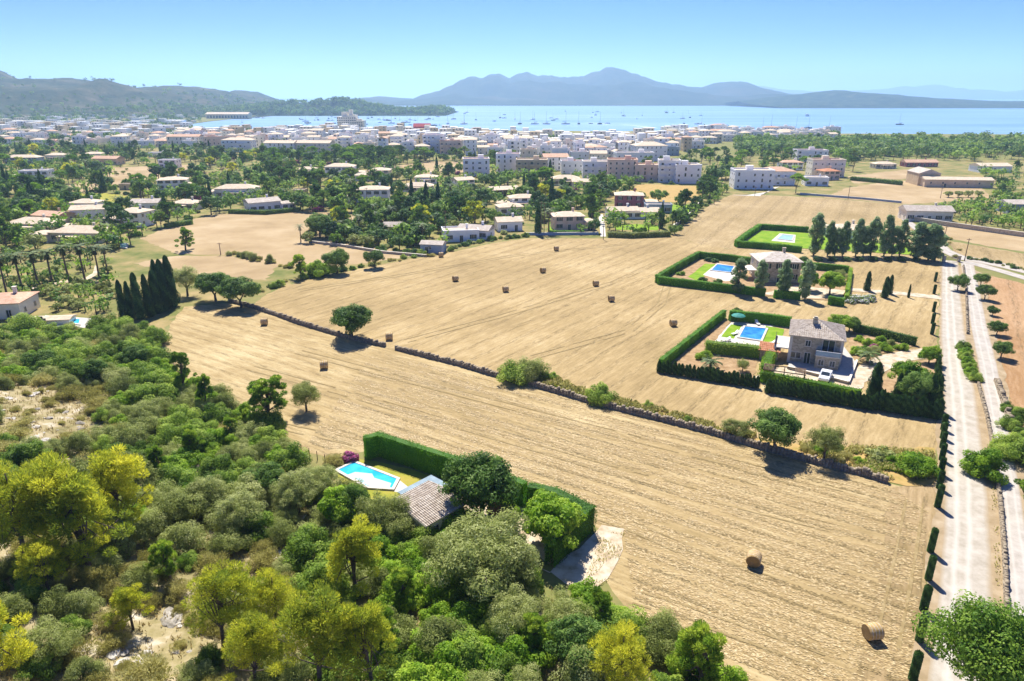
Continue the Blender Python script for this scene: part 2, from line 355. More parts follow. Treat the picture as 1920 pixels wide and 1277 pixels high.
def fbm(x, y, s):
    t = 0; a = 1; fq = 1.0
    for k in range(5):
        t += a * math.sin(x * fq * s + 1.7 * k + 2.1 * math.sin(y * fq * s * .8 + k)) * math.cos(y * fq * s * 1.1 + .9 * k + 1.3 * math.sin(x * fq * s * .6))
        a *= .5; fq *= 2.07
    return t
def mountain(name, sky, Dr, Df, Db, mat, rough, z0=-1.5, nj=36, ni=150, bow=.75, jag=1.0):
    """terrain whose crest, at forward distance Dr, follows the skyline bearings; slopes fall to Df in front, Db behind"""
    pts = []
    for px, py in sky:
        dx, dy, dz = ray(px, py); s = Dr / dy; pts.append((dx * s, H + dz * s))
    x0, x1 = pts[0][0], pts[-1][0]; V = []
    for j in range(nj + 1):
        t = j / nj
        for i in range(ni + 1):
            x = x0 + (x1 - x0) * i / ni
            zc = z0
            for (a, za), (b, zb) in zip(pts, pts[1:]):
                if a <= x <= b + 1e-6:
                    q = (x - a) / max(1e-6, b - a); zc = za + (zb - za) * (q * q * (3 - 2 * q) * .5 + q * .5); break
            wob = (Dr - Df) * .16 * math.sin(x * 5.1 / (Dr - Df) + 1) if Dr - Df > 0 else 0
            yr = Dr + wob * .5; y = Df + (yr - Df) * 2 * t if t <= .5 else yr + (Db - yr) * (2 * t - 1)
            k = 2 * t if t <= .5 else 2 - 2 * t
            k = max(0, min(1, k)); base = k ** (bow if t < .5 else 1.1)
            hh = max(0, zc - z0); hh *= 1 + (.035 * fbm(x, 0, rough * 6) + .02 * fbm(x, 9, rough * 17)) * jag
            n = fbm(x, y, rough)
            z = z0 + hh * base * (1 + .0 * n) + n * hh * .34 * math.sin(math.pi * min(1, k)) + fbm(x, y, rough * 5) * hh * .012
            V.append((x, y, max(z0 if k <= 0 else z0 + .2 * k, z)))
    Fq = [(j * (ni + 1) + i, j * (ni + 1) + i + 1, (j + 1) * (ni + 1) + i + 1, (j + 1) * (ni + 1) + i) for j in range(nj) for i in range(ni)]
    o = obj(name, np_mesh(name, V, Fq, [mat], smooth_=True)); o['kind'] = 'structure'; o['label'] = name.replace('_', ' ')
    return V, ni, nj
LEFTHILL = mountain('garrigue_hills', [(-900, 165), (-600, 140), (-350, 120), (-150, 112), (-40, 118), (0, 127), (35, 144), (70, 148), (125, 151), (155, 146), (182, 152), (215, 163), (265, 164), (320, 161), (365, 168), (400, 176), (440, 181), (470, 187), (500, 192), (560, 204), (640, 214)], 2500, 1560, 3600, 'hill_garrigue', .0052, -.5)
HEAD = mountain('wooded_headland', [(380, 214), (440, 205), (500, 198), (530, 194), (570, 193), (600, 190), (640, 187), (665, 191), (690, 197), (720, 203), (750, 207), (790, 205), (830, 203), (842, 207), (848, 213)], 2010, 1800, 2300, 'hill_wooded', .012, -1.2, 24, 120, .6)
mountain('bay_mountains', [(620, 192), (660, 187), (690, 183), (715, 180.5), (750, 183), (782, 185), (800, 177), (825, 171), (850, 160), (868, 148), (885, 142), (905, 145), (925, 137), (938, 137), (955, 145), (975, 137), (990, 135), (1010, 141), (1040, 143), (1060, 141), (1095, 142), (1112, 133), (1140, 126.5), (1165, 133), (1190, 142), (1230, 153), (1265, 157), (1290, 163), (1310, 163), (1340, 157), (1370, 153), (1390, 153), (1420, 161), (1450, 169), (1490, 177), (1540, 183), (1600, 188)], 5200, 3650, 7200, 'hill_far', .0016, -.5, 44, 320, .8, 1.3)
mountain('bay_foothills', [(1380, 190), (1440, 182), (1500, 176), (1535, 173), (1572, 168), (1605, 172), (1660, 177), (1720, 182), (1800, 186), (1870, 189), (1960, 190), (2200, 183), (2500, 178), (2900, 185)], 3500, 2900, 4400, 'hill_wooded', .003, -.5, 28, 160, .7)
mountain('distant_sierra', [(1250, 176), (1330, 168), (1420, 161), (1480, 168), (1540, 171), (1600, 170), (1650, 167), (1690, 161), (1730, 163), (1757, 158), (1775, 164), (1800, 170), (1840, 167), (1880, 173), (1920, 168), (2000, 160), (2200, 150), (2500, 165), (2900, 175)], 12500, 10500, 14200, 'hill_far', .0009, -.5, 20, 160, .8)

LAYER = [0]
ROUGH = {'sand': .35, 'dust': .3, 'soil': .25, 'verge': .7, 'pasture': .8, 'fieldA': .35, 'fieldB': .35, 'fieldE': .6, 'fieldH': .5, 'drylawn': .15, 'lawn': .12, 'gardens': 2.0, 'head': .5}
def sheet(name, pxpoly, mat, z=None, world=False, label=None):
    pts = [(p[0], p[1]) for p in pxpoly] if world else [pix(*p) for p in pxpoly]
    if mat in ROUGH:     # natural edges wander
        q = []
        for i, a in enumerate(pts):
            b = pts[(i + 1) % len(pts)]; L = math.hypot(b[0] - a[0], b[1] - a[1]); k = max(1, min(60, int(L / 1.6))); nx_, ny_ = -(b[1] - a[1]) / max(L, .01), (b[0] - a[0]) / max(L, .01)
            for j in range(k):
                t = j / k; amp = ROUGH[mat] * (0 if j == 0 else 1) * R.uniform(-1, 1); q.append((a[0] + (b[0] - a[0]) * t + nx_ * amp, a[1] + (b[1] - a[1]) * t + ny_ * amp))
        pts = q
    LAYER[0] += 1; z = z if z is not None else .0025 * LAYER[0]
    V3 = [Vector((x, y, 0)) for x, y in pts]
    tr = tessellate_polygon([V3]); g_ = G()
    n = len(pts); area = sum(pts[i][0] * pts[(i + 1) % n][1] - pts[(i + 1) % n][0] * pts[i][1] for i in range(n))
    me = bpy.data.meshes.new(name); ff = []
    for t in tr:
        a, b, c = [pts[k] for k in t]
        ff.append(t if (b[0] - a[0]) * (c[1] - a[1]) - (b[1] - a[1]) * (c[0] - a[0]) > 0 else (t[0], t[2], t[1]))
    me.from_pydata([(x, y, z) for x, y in pts], [], ff); me.materials.append(M[mat]); me.update()
    o = obj(name, me); o['kind'] = 'structure'
    if label: o['label'] = label
    return o
def dirpx(a, b):
    p, q = pix(*a), pix(*b); return (q[0] - p[0], q[1] - p[1])
M['fieldA'] = field_mat('stubble_lower_field', dirpx((735, 690), (1480, 890)), C('8b774e'), C('ac9569'), C('cdb98c'), 1.0)
M['fieldB'] = field_mat('stubble_upper_field', dirpx((697, 607), (980, 510)), C('917c54'), C('af976a'), C('cbb58a'), .6, .8)
M['fieldE'] = field_mat('stubble_far_field', dirpx((1300, 470), (1420, 380)), C('958056'), C('ae976e'), C('c6b18a'), .3, .7)
M['fieldH'] = field_mat('ploughed_field', dirpx((1880, 560), (1915, 740)), C('9c7850'), C('b3906a'), C('c4a580'), .5, .5)
WALL1 = [(430, 566), (470, 576), (520, 592), (560, 607), (610, 622), (660, 637), (722, 650)]
WALL2 = [(742, 655), (800, 670), (860, 685), (930, 706), (1000, 724), (1060, 741), (1110, 757), (1180, 774), (1250, 791), (1330, 812), (1400, 833), (1450, 848), (1500, 861), (1560, 877), (1620, 891), (1662, 905)]
M['gardens'] = nmat('garden_grass_and_earth', [C('55652e'), C('7a7a44'), C('978858'), C('ae976a')], .09, .95, 9, .5, True, .1)
sheet('garden_ground', [(-120, 268), (500, 284), (700, 286), (900, 296), (1100, 300), (1260, 300), (1420, 292), (1600, 300), (1960, 300), (1960, 440), (1760, 424), (1700, 412), (1690, 380), (1545, 369), (1375, 362), (1330, 383), (1300, 410), (1262, 441), (1130, 446), (985, 446), (930, 454), (830, 475), (720, 494), (640, 511), (560, 527), (500, 550), (430, 567), (345, 574), (318, 609), (290, 640), (200, 625), (-120, 640)], 'gardens', label='green garden land between town and fields')
sheet('stubble_field', [(300, 652), (318, 610), (345, 575), (430, 568)] + WALL1[1:] + WALL2 + [(1700, 915), (1757, 905), (1757, 960), (1742, 1050), (1722, 1200), (1705, 1290), (1690, 1400), (1480, 1400), (1400, 1287), (1340, 1235), (1280, 1195), (1185, 1155), (1135, 1085), (1165, 995), (1120, 990), (985, 935), (845, 880), (710, 836), (685, 846), (620, 862), (566, 846), (525, 800), (470, 783), (400, 742), (330, 694)], 'fieldA', label='pale golden stubble field below the dry stone wall')
M['head'] = field_mat('stubble_headland', dirpx((1700, 950), (1680, 1250)), C('8b7750'), C('a8906a'), C('c6b18a'), 1.3, .6)
sheet('field_headland', [(1668, 915), (1755, 908), (1755, 960), (1741, 1050), (1721, 1200), (1704, 1290), (1690, 1400), (1560, 1400), (1600, 1270), (1640, 1100), (1660, 1000)], 'head', label='headland of the lower field along the cypress columns')
sheet('stubble_field', WALL1[1:] + WALL2 + [(1757, 905), (1756, 640), (1760, 560), (1765, 500), (1640, 470), (1480, 470), (1370, 468), (1300, 455), (1262, 441), (1130, 447), (985, 447), (930, 455), (830, 476), (720, 495), (640, 512), (560, 528), (500, 551)][::1], 'fieldB', label='golden stubble field with bales above the dry stone wall')
sheet('stubble_field', [(1262, 441), (1300, 455), (1370, 468), (1480, 470), (1640, 470), (1765, 498), (1745, 445), (1690, 412), (1700, 384), (1545, 371), (1440, 366), (1375, 364), (1330, 383), (1300, 410)], 'fieldE', label='far pale stubble field reaching towards the white flats')
sheet('pasture', [(262, 448), (330, 418), (400, 403), (500, 396), (570, 394), (690, 404), (640, 430), (600, 440), (690, 462), (800, 476), (700, 492), (560, 503), (480, 490), (430, 478), (330, 476)], 'pasture', label='bare brown pasture behind the lone trees')
sheet('pasture', [(250, 494), (330, 480), (430, 480), (520, 496), (500, 525), (440, 520), (300, 505)], 'pasture', label='small dry paddock beside the cypress clump')
sheet('pasture', [(1590, 352), (1680, 338), (1840, 352), (1860, 372), (1700, 383), (1545, 370)], 'pasture', label='pinkish bare field before the long barn')
sheet('pasture', [(1590, 330), (1700, 318), (1730, 325), (1700, 335), (1600, 345)], 'pasture', label='dry field behind the barn hedge')
sheet('pasture', [(1765, 422), (1960, 446), (1960, 478), (1850, 462), (1770, 444)], 'pasture', label='brown field below the long garden wall')
sheet('stubble_field', [(1770, 450), (1850, 464), (1960, 482), (1960, 520), (1880, 500), (1800, 481)], 'fieldE', label='golden field above the lane at the right edge')
sheet('ploughed_field', [(1838, 512), (1930, 535), (2100, 580), (2300, 900), (1960, 900), (1905, 800), (1885, 720), (1860, 600)], 'fieldH', label='brown field right of the concrete road')
sheet('pasture', [(738, 312), (800, 303), (870, 303), (915, 310), (880, 323), (738, 328)], 'pasture', label='tan paddock in front of the town flats')
sheet('pasture', [(190, 315), (370, 308), (360, 330), (235, 340), (195, 330)], 'pasture', label='orchard plot among the left villas')
sheet('pasture', [(95, 350), (250, 332), (250, 345), (140, 362)], 'pasture', label='tan strip among the left villas')
sheet('lawn', [(120, 364), (200, 362), (262, 372), (255, 388), (180, 384), (120, 376)], 'drylawn', label='yellow green meadow among the left villas')
sheet('paddock', [(1140, 372), (1200, 345), (1330, 350), (1318, 374), (1290, 380), (1210, 378)], 'verge', label='rough paddock before the pinkish flats')
sheet('lawn', [(1212, 385), (1310, 383), (1290, 404), (1255, 402), (1215, 395)], 'lawn', label='bright lawn beside the purple house')
sheet('lawn', [(1152, 424), (1190, 420), (1240, 424), (1232, 432), (1155, 431)], 'lawn', label='lawn in front of the white walled villa')
sheet('lawn', [(1028, 410), (1105, 408), (1104, 432), (1030, 432)], 'lawn', label='bright lawn round the pink villa')
# verge right of the wall, before the stone villa
sheet('verge', [(992, 716), (1012, 694), (1055, 716), (1120, 742), (1200, 762), (1270, 777), (1330, 800), (1400, 818), (1470, 832), (1540, 842), (1620, 838), (1680, 846), (1752, 840), (1755, 903), (1700, 912), (1662, 903), (1620, 889), (1560, 875), (1500, 859), (1400, 831), (1250, 789), (1110, 755), (1060, 739)], 'verge', label='weedy strip along the dry stone wall')
sheet('gravel_yard', [(1128, 985), (1170, 992), (1168, 1030), (1140, 1085), (1110, 1110), (1060, 1095), (1000, 1060), (1030, 1075)], 'sand', label='pale gravel turning place beside the tall clipped hedge')
def strip(name, left, right, mat, z=None, label=None):
    """road from its two edges; UV u runs across"""
    L = [pix(*p) for p in left]; Rr = [pix(*p) for p in right]; LAYER[0] += 1; z = z or .0025 * LAYER[0]
    V = []; Fq = []; nu = 6
    def sub(P, k=6):
        o = []
        for a, b in zip(P, P[1:]): o += [(a[0] + (b[0] - a[0]) * i / k, a[1] + (b[1] - a[1]) * i / k) for i in range(k)]
        return o + [P[-1]]
    L = sub(L); Rr = sub(Rr); uv = []
    for j, (a, b) in enumerate(zip(L, Rr)):
        for i in range(nu + 1):
            t = i / nu; V.append((a[0] + (b[0] - a[0]) * t, a[1] + (b[1] - a[1]) * t, z)); uv.append(t)
    for j in range(len(L) - 1):
        for i in range(nu): Fq.append((j * (nu + 1) + i, j * (nu + 1) + i + 1, (j + 1) * (nu + 1) + i + 1, (j + 1) * (nu + 1) + i))
    me = np_mesh(name, V, Fq, [mat], vattr=uv); o = obj(name, me); o['kind'] = 'structure'
    if label: o['label'] = label
    return o
def roadmat(nm, cols, tracks, trk, edgec):
    m, nt, bs = base_mat(nm); v = coords(nt, True); a = nt.nodes.new('ShaderNodeAttribute'); a.attribute_name = 'v'
    n = noise(nt, v, .5, 8, .7); r = mix_ramp(nt, [(.35, C(cols[0])), (.5, C(cols[1])), (.65, C(cols[2]))]); nt.links.new(n, r.inputs[0])
    wob = mth(nt, 'ADD', a.outputs['Fac'], mth(nt, 'MULTIPLY', mth(nt, 'SUBTRACT', noise(nt, v, .12, 4, .6), .5), .16))
    e = []; 
    for p in tracks: e += [(p - .09, (0, 0, 0)), (p, (1, 1, 1)), (p + .09, (0, 0, 0))]
    rr = mix_ramp(nt, [(0, (0, 0, 0))] + e + [(1, (0, 0, 0))]); nt.links.new(wob, rr.inputs[0])
    c = mixc(nt, mth(nt, 'MULTIPLY', rr.outputs[0], .6), r.outputs[0], C(trk))
    ee = mix_ramp(nt, [(0, (1, 1, 1)), (.10, (0, 0, 0)), (.88, (0, 0, 0)), (1, (1, 1, 1))]); nt.links.new(wob, ee.inputs[0])
    c = mixc(nt, mth(nt, 'MULTIPLY', ee.outputs[0], .8), c, C(edgec))
    nt.links.new(c, bs.inputs['Base Color']); bs.inputs['Roughness'].default_value = .9; bs.inputs['Specular IOR Level'].default_value = .15; bump(nt, bs, n, .4, .05); M[nm] = m
roadmat('gravel_track', ('a49a88', 'b3a998', 'c0b7a7'), (.28, .56), 'cfc8ba', 'a08a68')
roadmat('concrete_road', ('a59c8e', 'b4ab9e', 'c0b8ab'), (.3, .7), 'c8c1b5', '9f8c70')
sheet('road_verge', [(1764, 492), (1812, 500), (1840, 512), (1862, 600), (1888, 720), (1910, 830), (1950, 1000), (2010, 1200), (2060, 1420), (1690, 1420), (1706, 1277), (1728, 1150), (1752, 950), (1762, 700), (1760, 560)], 'dust', label='dusty verge between field and roads')
strip('gravel_road', [(1766, 488), (1764, 560), (1764, 640), (1770, 760), (1773, 880), (1769, 1000), (1758, 1130), (1738, 1280), (1700, 1500)], [(1797, 490), (1802, 560), (1812, 640), (1832, 760), (1848, 880), (1856, 1000), (1862, 1130), (1872, 1280), (1895, 1500)], 'gravel_track', label='pale gravel track with two wheel ruts')
strip('concrete_road', [(1800, 489), (1810, 540), (1818, 600), (1833, 680), (1852, 780), (1868, 880), (1880, 1000), (1890, 1130), (1903, 1280), (1930, 1500)], [(1826, 496), (1836, 540), (1848, 600), (1868, 680), (1888, 780), (1905, 880), (1925, 1000), (1950, 1130), (1985, 1280), (2050, 1500)], 'concrete_road', label='pale concrete road at the right edge')
strip('lane', [(1700, 402), (1690, 412), (1712, 430), (1752, 458), (1768, 474), (1790, 486), (1830, 492), (1880, 503), (1960, 523)], [(1712, 400), (1704, 411), (1728, 430), (1764, 452), (1785, 470), (1808, 480), (1840, 485), (1885, 494), (1960, 512)], 'concrete_road', label='pale lane bending past the poplars')
strip('lane', [(1800, 492), (1830, 499), (1880, 513), (1960, 537)], [(1812, 489), (1840, 494), (1885, 507), (1960, 529)], 'concrete_road', label='second narrow lane running to the right edge')
strip('path', [(1560, 712), (1612, 722), (1640, 708), (1665, 694), (1700, 678), (1765, 668)], [(1590, 690), (1606, 690), (1628, 676), (1655, 666), (1700, 657), (1765, 650)], 'sand', label='pale drive curving to the stone villa')
strip('path', [(1590, 546), (1660, 551), (1765, 562)], [(1590, 540), (1660, 545), (1765, 555)], 'sand', label='thin pale drive to the poplar screened villa')
strip('path', [(1370, 366), (1425, 368), (1450, 352)], [(1400, 366), (1440, 360), (1462, 350)], 'paving', label='pale drive to the white terraced flats')
strip('path', [(1126, 444), (1124, 420), (1122, 402)], [(1136, 444), (1134, 420), (1130, 402)], 'paving', label='pale drive between pink villa and walled villa')
strip('path', [(60, 545), (110, 532), (160, 528), (182, 516), (184, 500)], [(60, 540), (110, 528), (155, 523), (174, 513), (178, 498)], 'sand', label='curved pale garden path by the palms')
# ------------------------------------------------------------------ vegetation kinds
M['lf_pine'] = leafmat('yellow_pine_needles', C('829632'), C('c0c438'), C('eee84a'), .56, .35)
M['lf_pine2'] = leafmat('green_pine_needles', C('547a26'), C('86a834'), C('bece4a'), .52, .4)
M['lf_mastic'] = leafmat('mastic_leaves', C('567626'), C('88a636'), C('bed05c'), .52, .5)
M['lf_olive'] = leafmat('olive_leaves', C('727e3e'), C('a2ac58'), C('ced28c'), .50, .5)
M['lf_scrub'] = leafmat('dry_scrub_leaves', C('868442'), C('b0a95c'), C('d2ca86'), .50, .5)
M['lf_bright'] = leafmat('bright_leaves', C('5e8a1c'), C('92b628'), C('c4da50'), .52, .4)
M['lf_fig'] = leafmat('fig_leaves', C('3e6418'), C('668c26'), C('96b240'), .42, .4)
M['lf_fp'] = leafmat('far_pine_needles', C('3a5c24'), C('5c7e32'), C('92a648'), .42, .5)
M['lf_fd'] = leafmat('far_oak_leaves', C('2e5020'), C('4c7230'), C('769848'), .40, .5)
M['lf_fm'] = leafmat('far_garden_leaves', C('466c26'), C('729636'), C('a4be54'), .48, .5)
M['lf_fb'] = leafmat('far_bright_leaves', C('4c7a1c'), C('78a028'), C('a8c44a'), .42, .4)
M['lf_dark'] = leafmat('dark_carob_leaves', C('3c5c20'), C('628632'), C('96b052'), .46, .4)
M['lf_cyp'] = leafmat('cypress_leaves', C('2a4a1e'), C('446a2a'), C('668a42'), .32, .4)
M['lf_hedge'] = leafmat('clipped_hedge_leaves', C('427016'), C('68a022'), C('98ca40'), .44, .3)
M['lf_poplar'] = leafmat('poplar_leaves', C('648650'), C('92ae70'), C('c0d29c'), .50, .4)
M['lf_palm'] = leafmat('palm_fronds', C('3a5226'), C('5c7436'), C('8c9850'), .25, .4)
M['lf_dry'] = leafmat('dry_fronds', C('5a4a34'), C('806a4a'), C('9c8664'), .15, .3)
M['fl_pink'] = leafmat('magenta_flowers', C('8e2a66'), C('b84a86'), C('d77aa8'), .3, .2)
M['fl_white'] = leafmat('white_flowers', C('dcd6cc'), C('eee6e0'), C('ffffff'), .3, .2)
M['grass'] = leafmat('dry_grass_blades', C('8a7a48'), C('b49c62'), C('d0bb84'), .3, .4)
def unit(n):
    d = NR.normal(size=(n, 3)); return d / np.linalg.norm(d, axis=1, keepdims=True)
def nz(a): return a / np.maximum(1e-6, np.linalg.norm(a, axis=1, keepdims=True))
def cards(Cn, N, size, asp=.5, along=None):
    """leaf quads (rhombus): centres, facing, length"""
    n = len(Cn); a = unit(n) if along is None else nz(along + .35 * unit(n))
    b = nz(np.cross(N, a)); a = nz(np.cross(b, N)); s = (size * NR.uniform(.65, 1.35, n))[:, None] * .5
    V = np.stack([Cn - a * s, Cn - b * s * asp + a * s * .1, Cn + a * s, Cn + b * s * asp + a * s * .1], 1).reshape(-1, 3)
    return V, np.arange(4 * n).reshape(n, 4)
def clumps(cs, rs, per, size, asp=.5, squash=.75, up=.35, needle=False, shell=.45, minz=None):
    allV = []; allv = []
    for c, r_ in zip(cs, rs):
        n = max(6, int(per * (r_ / np.mean(rs)) ** 2)); d = unit(n)
        rad = r_ * (shell + (1 - shell) * NR.random(n) ** .5); off = d * rad[:, None]; off[:, 2] *= squash
        P = c + off
        if minz is not None: P[:, 2] = np.maximum(P[:, 2], minz + NR.random(n) * .2)
        N = nz(d + .6 * unit(n) + np.array([0, 0, up]))
        al = nz(d + np.array([0, 0, .5])) if needle else None
        if needle: N = nz(np.cross(al, unit(n)))
        V, _ = cards(P, N, np.full(n, size), asp, al); allV.append(V)
        cv = R.random(); allv.append(np.repeat(np.clip(.55 * cv + .45 * NR.random(n), 0, 1), 4))
    V = np.concatenate(allV); return V, np.concatenate(allv)
def leaf_mesh(name, V, v, mat, extra=None):
    n = len(V) // 4; Fq = np.arange(4 * n).reshape(n, 4); mats = [mat]; mi = None
    if extra:
        V2, v2, mat2 = extra; k = len(V2) // 4; Fq = np.concatenate([Fq, 4 * n + np.arange(4 * k).reshape(k, 4)])
        V = np.concatenate([V, V2]); v = np.concatenate([v, v2]); mats = [mat, mat2]; mi = [0] * n + [1] * k
    return np_mesh(name, V, Fq, mats, v, mi)
def limbs(g, base, forks, r0, ends, rt=.03, n=5):
    for e in ends:
        f = forks[R.randrange(len(forks))]; f = Vector(f); e = Vector(e); mid = (f + e) / 2 + Vector((R.uniform(-.3, .3), R.uniform(-.3, .3), -.15))
        g.tube([f, mid, e], [r0, r0 * .6, rt], n, cap=False)
def t_pine(leaf, per, size, h=7.5, w=3.4, nc=44, mat='lf_pine', flat=.62, asp=.22, base=.34):
    bx, by = R.uniform(-.5, .5), R.uniform(-.5, .5); g = G()
    trunk = [Vector((0, 0, -.3)), Vector((bx * .3, by * .2, h * .25)), Vector((bx, by, h * .5)), Vector((bx * .8, by * 1.2, h * .72)), Vector((bx * .6, by, h * .9))]
    g.tube(trunk, [.20, .16, .13, .09, .04], 7)
    cs = []; rs = []
    lobes = [(R.uniform(-.45, .45) * w, R.uniform(-.45, .45) * w, R.uniform(-.08, .12) * h) for _ in range(4)]
    for i in range(nc):
        a = R.uniform(0, 6.283); q = math.sqrt(R.random()); zz = R.random() ** .7
        lo = lobes[i % 4]; rad = w * (.62 if zz > .6 else .85) * q * (1 - .45 * zz ** 2)
        x = math.cos(a) * rad + lo[0] * .55 + bx * .7; y = math.sin(a) * rad + lo[1] * .55 + by * .7
        z = h * (base + (1 - base) * zz) * (1 - .10 * q) + lo[2] * .5
        cs.append(np.array([x, y, z])); rs.append(R.uniform(.4, .85) * w / 3.4)
    limbs(g, None, trunk[1:4], .075, [tuple(c) for c in cs[::2]], .02, 4)
    V, v = clumps(cs, rs, per, size, asp, flat, .5, True)
    return g, V, v, mat
def t_round(per, size, h=6.5, w=3.6, nc=60, mat='lf_dark', trunkh=.3, asp=.55, fill=.55, forks=3, squash=.85):
    g = G(); th = h * trunkh; fk = []
    g.tube([(0, 0, -.3), (.05, 0, th * .6), (.1, .05, th * 1.15)], [.26, .2, .16], 7)
    for k in range(forks):
        a = 6.283 * k / forks + R.random(); e = (math.cos(a) * w * .35, math.sin(a) * w * .35, th + (h - th) * .35); g.tube([(.1, .05, th), e], [.14, .07], 5, cap=False); fk.append(e)
    cs = []; rs = []; ph = [R.uniform(0, 6.28) for _ in range(4)]
    for i in range(nc):
        d = unit(1)[0]; d[2] = abs(d[2]) if R.random() < .8 else -abs(d[2]) * .6
        az = math.atan2(d[1], d[0]); lump = 1 + .13 * math.sin(2 * az + ph[0]) + .10 * math.sin(3 * az + ph[1] + 3 * d[2]) + .08 * math.sin(5 * d[2] + ph[2])
        q = (fill + (1 - fill) * R.random()) * lump; zc = th + (h - th) * .42
        cs.append(np.array([d[0] * w * .82 * q, d[1] * w * .82 * q, zc + d[2] * (h - zc) * .85 * q])); rs.append(R.uniform(.55, .95) * w / 3.6)
    limbs(g, None, fk, .05, [tuple(c) for c in cs[::4]], .02, 4)
    V, v = clumps(cs, rs, per, size, asp, squash, .4); return g, V, v, mat
def t_bush(per, size, h=2.6, w=2.2, nc=34, mat='lf_mastic', asp=.5, needle=False, flower=None):
    g = G(); cs = []; rs = []; ph = R.uniform(0, 6.28); off = [(R.uniform(-.4, .4) * w, R.uniform(-.4, .4) * w, R.uniform(.75, 1.1)) for _ in range(3)]
    for i in range(nc):
        o = off[i % 3]; d = unit(1)[0]; d[2] = abs(d[2]); q = .45 + .55 * R.random()
        cs.append(np.array([d[0] * w * .68 * q + o[0] * .7, d[1] * w * .68 * q + o[1] * .7, .15 * h + d[2] * h * .72 * q * o[2]])); rs.append(R.uniform(.42, .8) * w / 2.2)
    for c in cs[::4]: g.tube([(c[0] * .15, c[1] * .15, -.2), (c[0] * .6, c[1] * .6, c[2] * .5), tuple(c)], [.07, .05, .02], 4, cap=False)
    V, v = clumps(cs, rs, per, size, asp, .85, .4, needle, minz=.02)
    ex = None
    if flower:
        V2, v2 = clumps([c * 1.06 for c in cs], [r_ * 1.02 for r_ in rs], per * flower[1], size * 1.1, .9, .85, .4, shell=.9, minz=.1); ex = (V2, v2, flower[0])
    return g, V, v, mat, ex
def t_cypress(per, size, h=10., w=1.15, nseg=26, mat='lf_cyp', tip=1.6, clip=False):
    g = G(); g.tube([(0, 0, -.3), (0, 0, h * .8)], [.14, .03], 5); cs = []; rs = []
    Cn = []; D = []
    n = per; t = NR.random(n); a = NR.uniform(0, 6.283, n)
    prof = np.minimum(1, (t / .10 + .45)) * (np.clip(1 - t, 0, 1) ** (1 / tip)) * 1.18 if not clip else np.minimum(1, np.clip((1 - t) / .05, 0, 1) ** .5)
    lump = 1 + (.13 * np.sin(3 * a + 9 * t) + .12 * np.sin(2 * a + 23 * t + 1) + .07 * np.sin(5 * a - 31 * t)) * (0 if clip else 1)
    rad = w * prof * lump * (NR.uniform(.80, 1.05, n) if not clip else NR.uniform(.93, 1.03, n))
    if clip:   # crown cap
        top = NR.random(n) < .13; rad = np.where(top, w * np.sqrt(NR.random(n)) * .97, rad); t = np.where(top, 1 - .03 * NR.random(n), t)
    P = np.stack([np.cos(a) * rad, np.sin(a) * rad, .15 + t * (h - .15)], 1)
    al = nz(np.stack([np.cos(a) * .45, np.sin(a) * .45, np.ones(n)], 1)); N = nz(np.stack([np.cos(a), np.sin(a), np.full(n, .3)], 1) + .5 * unit(n))
    V, _ = cards(P, N, np.full(n, size), .45, al); v = np.repeat(np.clip(.3 + .25 * np.sin(2 * a + 15 * t) + .5 * (NR.random(n) - .3), 0, 1), 4)
    # inner mass of needles
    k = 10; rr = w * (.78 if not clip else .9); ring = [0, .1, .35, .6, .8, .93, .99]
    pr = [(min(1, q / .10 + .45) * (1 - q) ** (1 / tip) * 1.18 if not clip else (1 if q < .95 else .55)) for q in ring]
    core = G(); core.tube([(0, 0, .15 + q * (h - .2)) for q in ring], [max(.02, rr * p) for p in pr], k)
    return g, V, v, mat, None, core
def t_poplar(per, size, h=13, w=1.7, mat='lf_poplar'):
    g = G(); g.tube([(0, 0, -.3), (.1, 0, h * .5), (0, .1, h * .95)], [.2, .13, .03], 6); cs = []; rs = []
    for i in range(62):
        t = R.random(); a = R.uniform(0, 6.28); rad = w * (math.sin(math.pi * min(1, t * .85 + .12)) ** .8) * math.sqrt(R.random()) * .8
        cs.append(np.array([math.cos(a) * rad, math.sin(a) * rad, h * (.1 + .88 * t)])); rs.append(R.uniform(.5, .85))
        g.tube([(0, 0, max(.5, h * (.05 + .8 * t))), tuple(cs[-1])], [.04, .015], 4, cap=False)
    V, v = clumps(cs, rs, per, size, .6, 1.3, .3); return g, V, v, mat
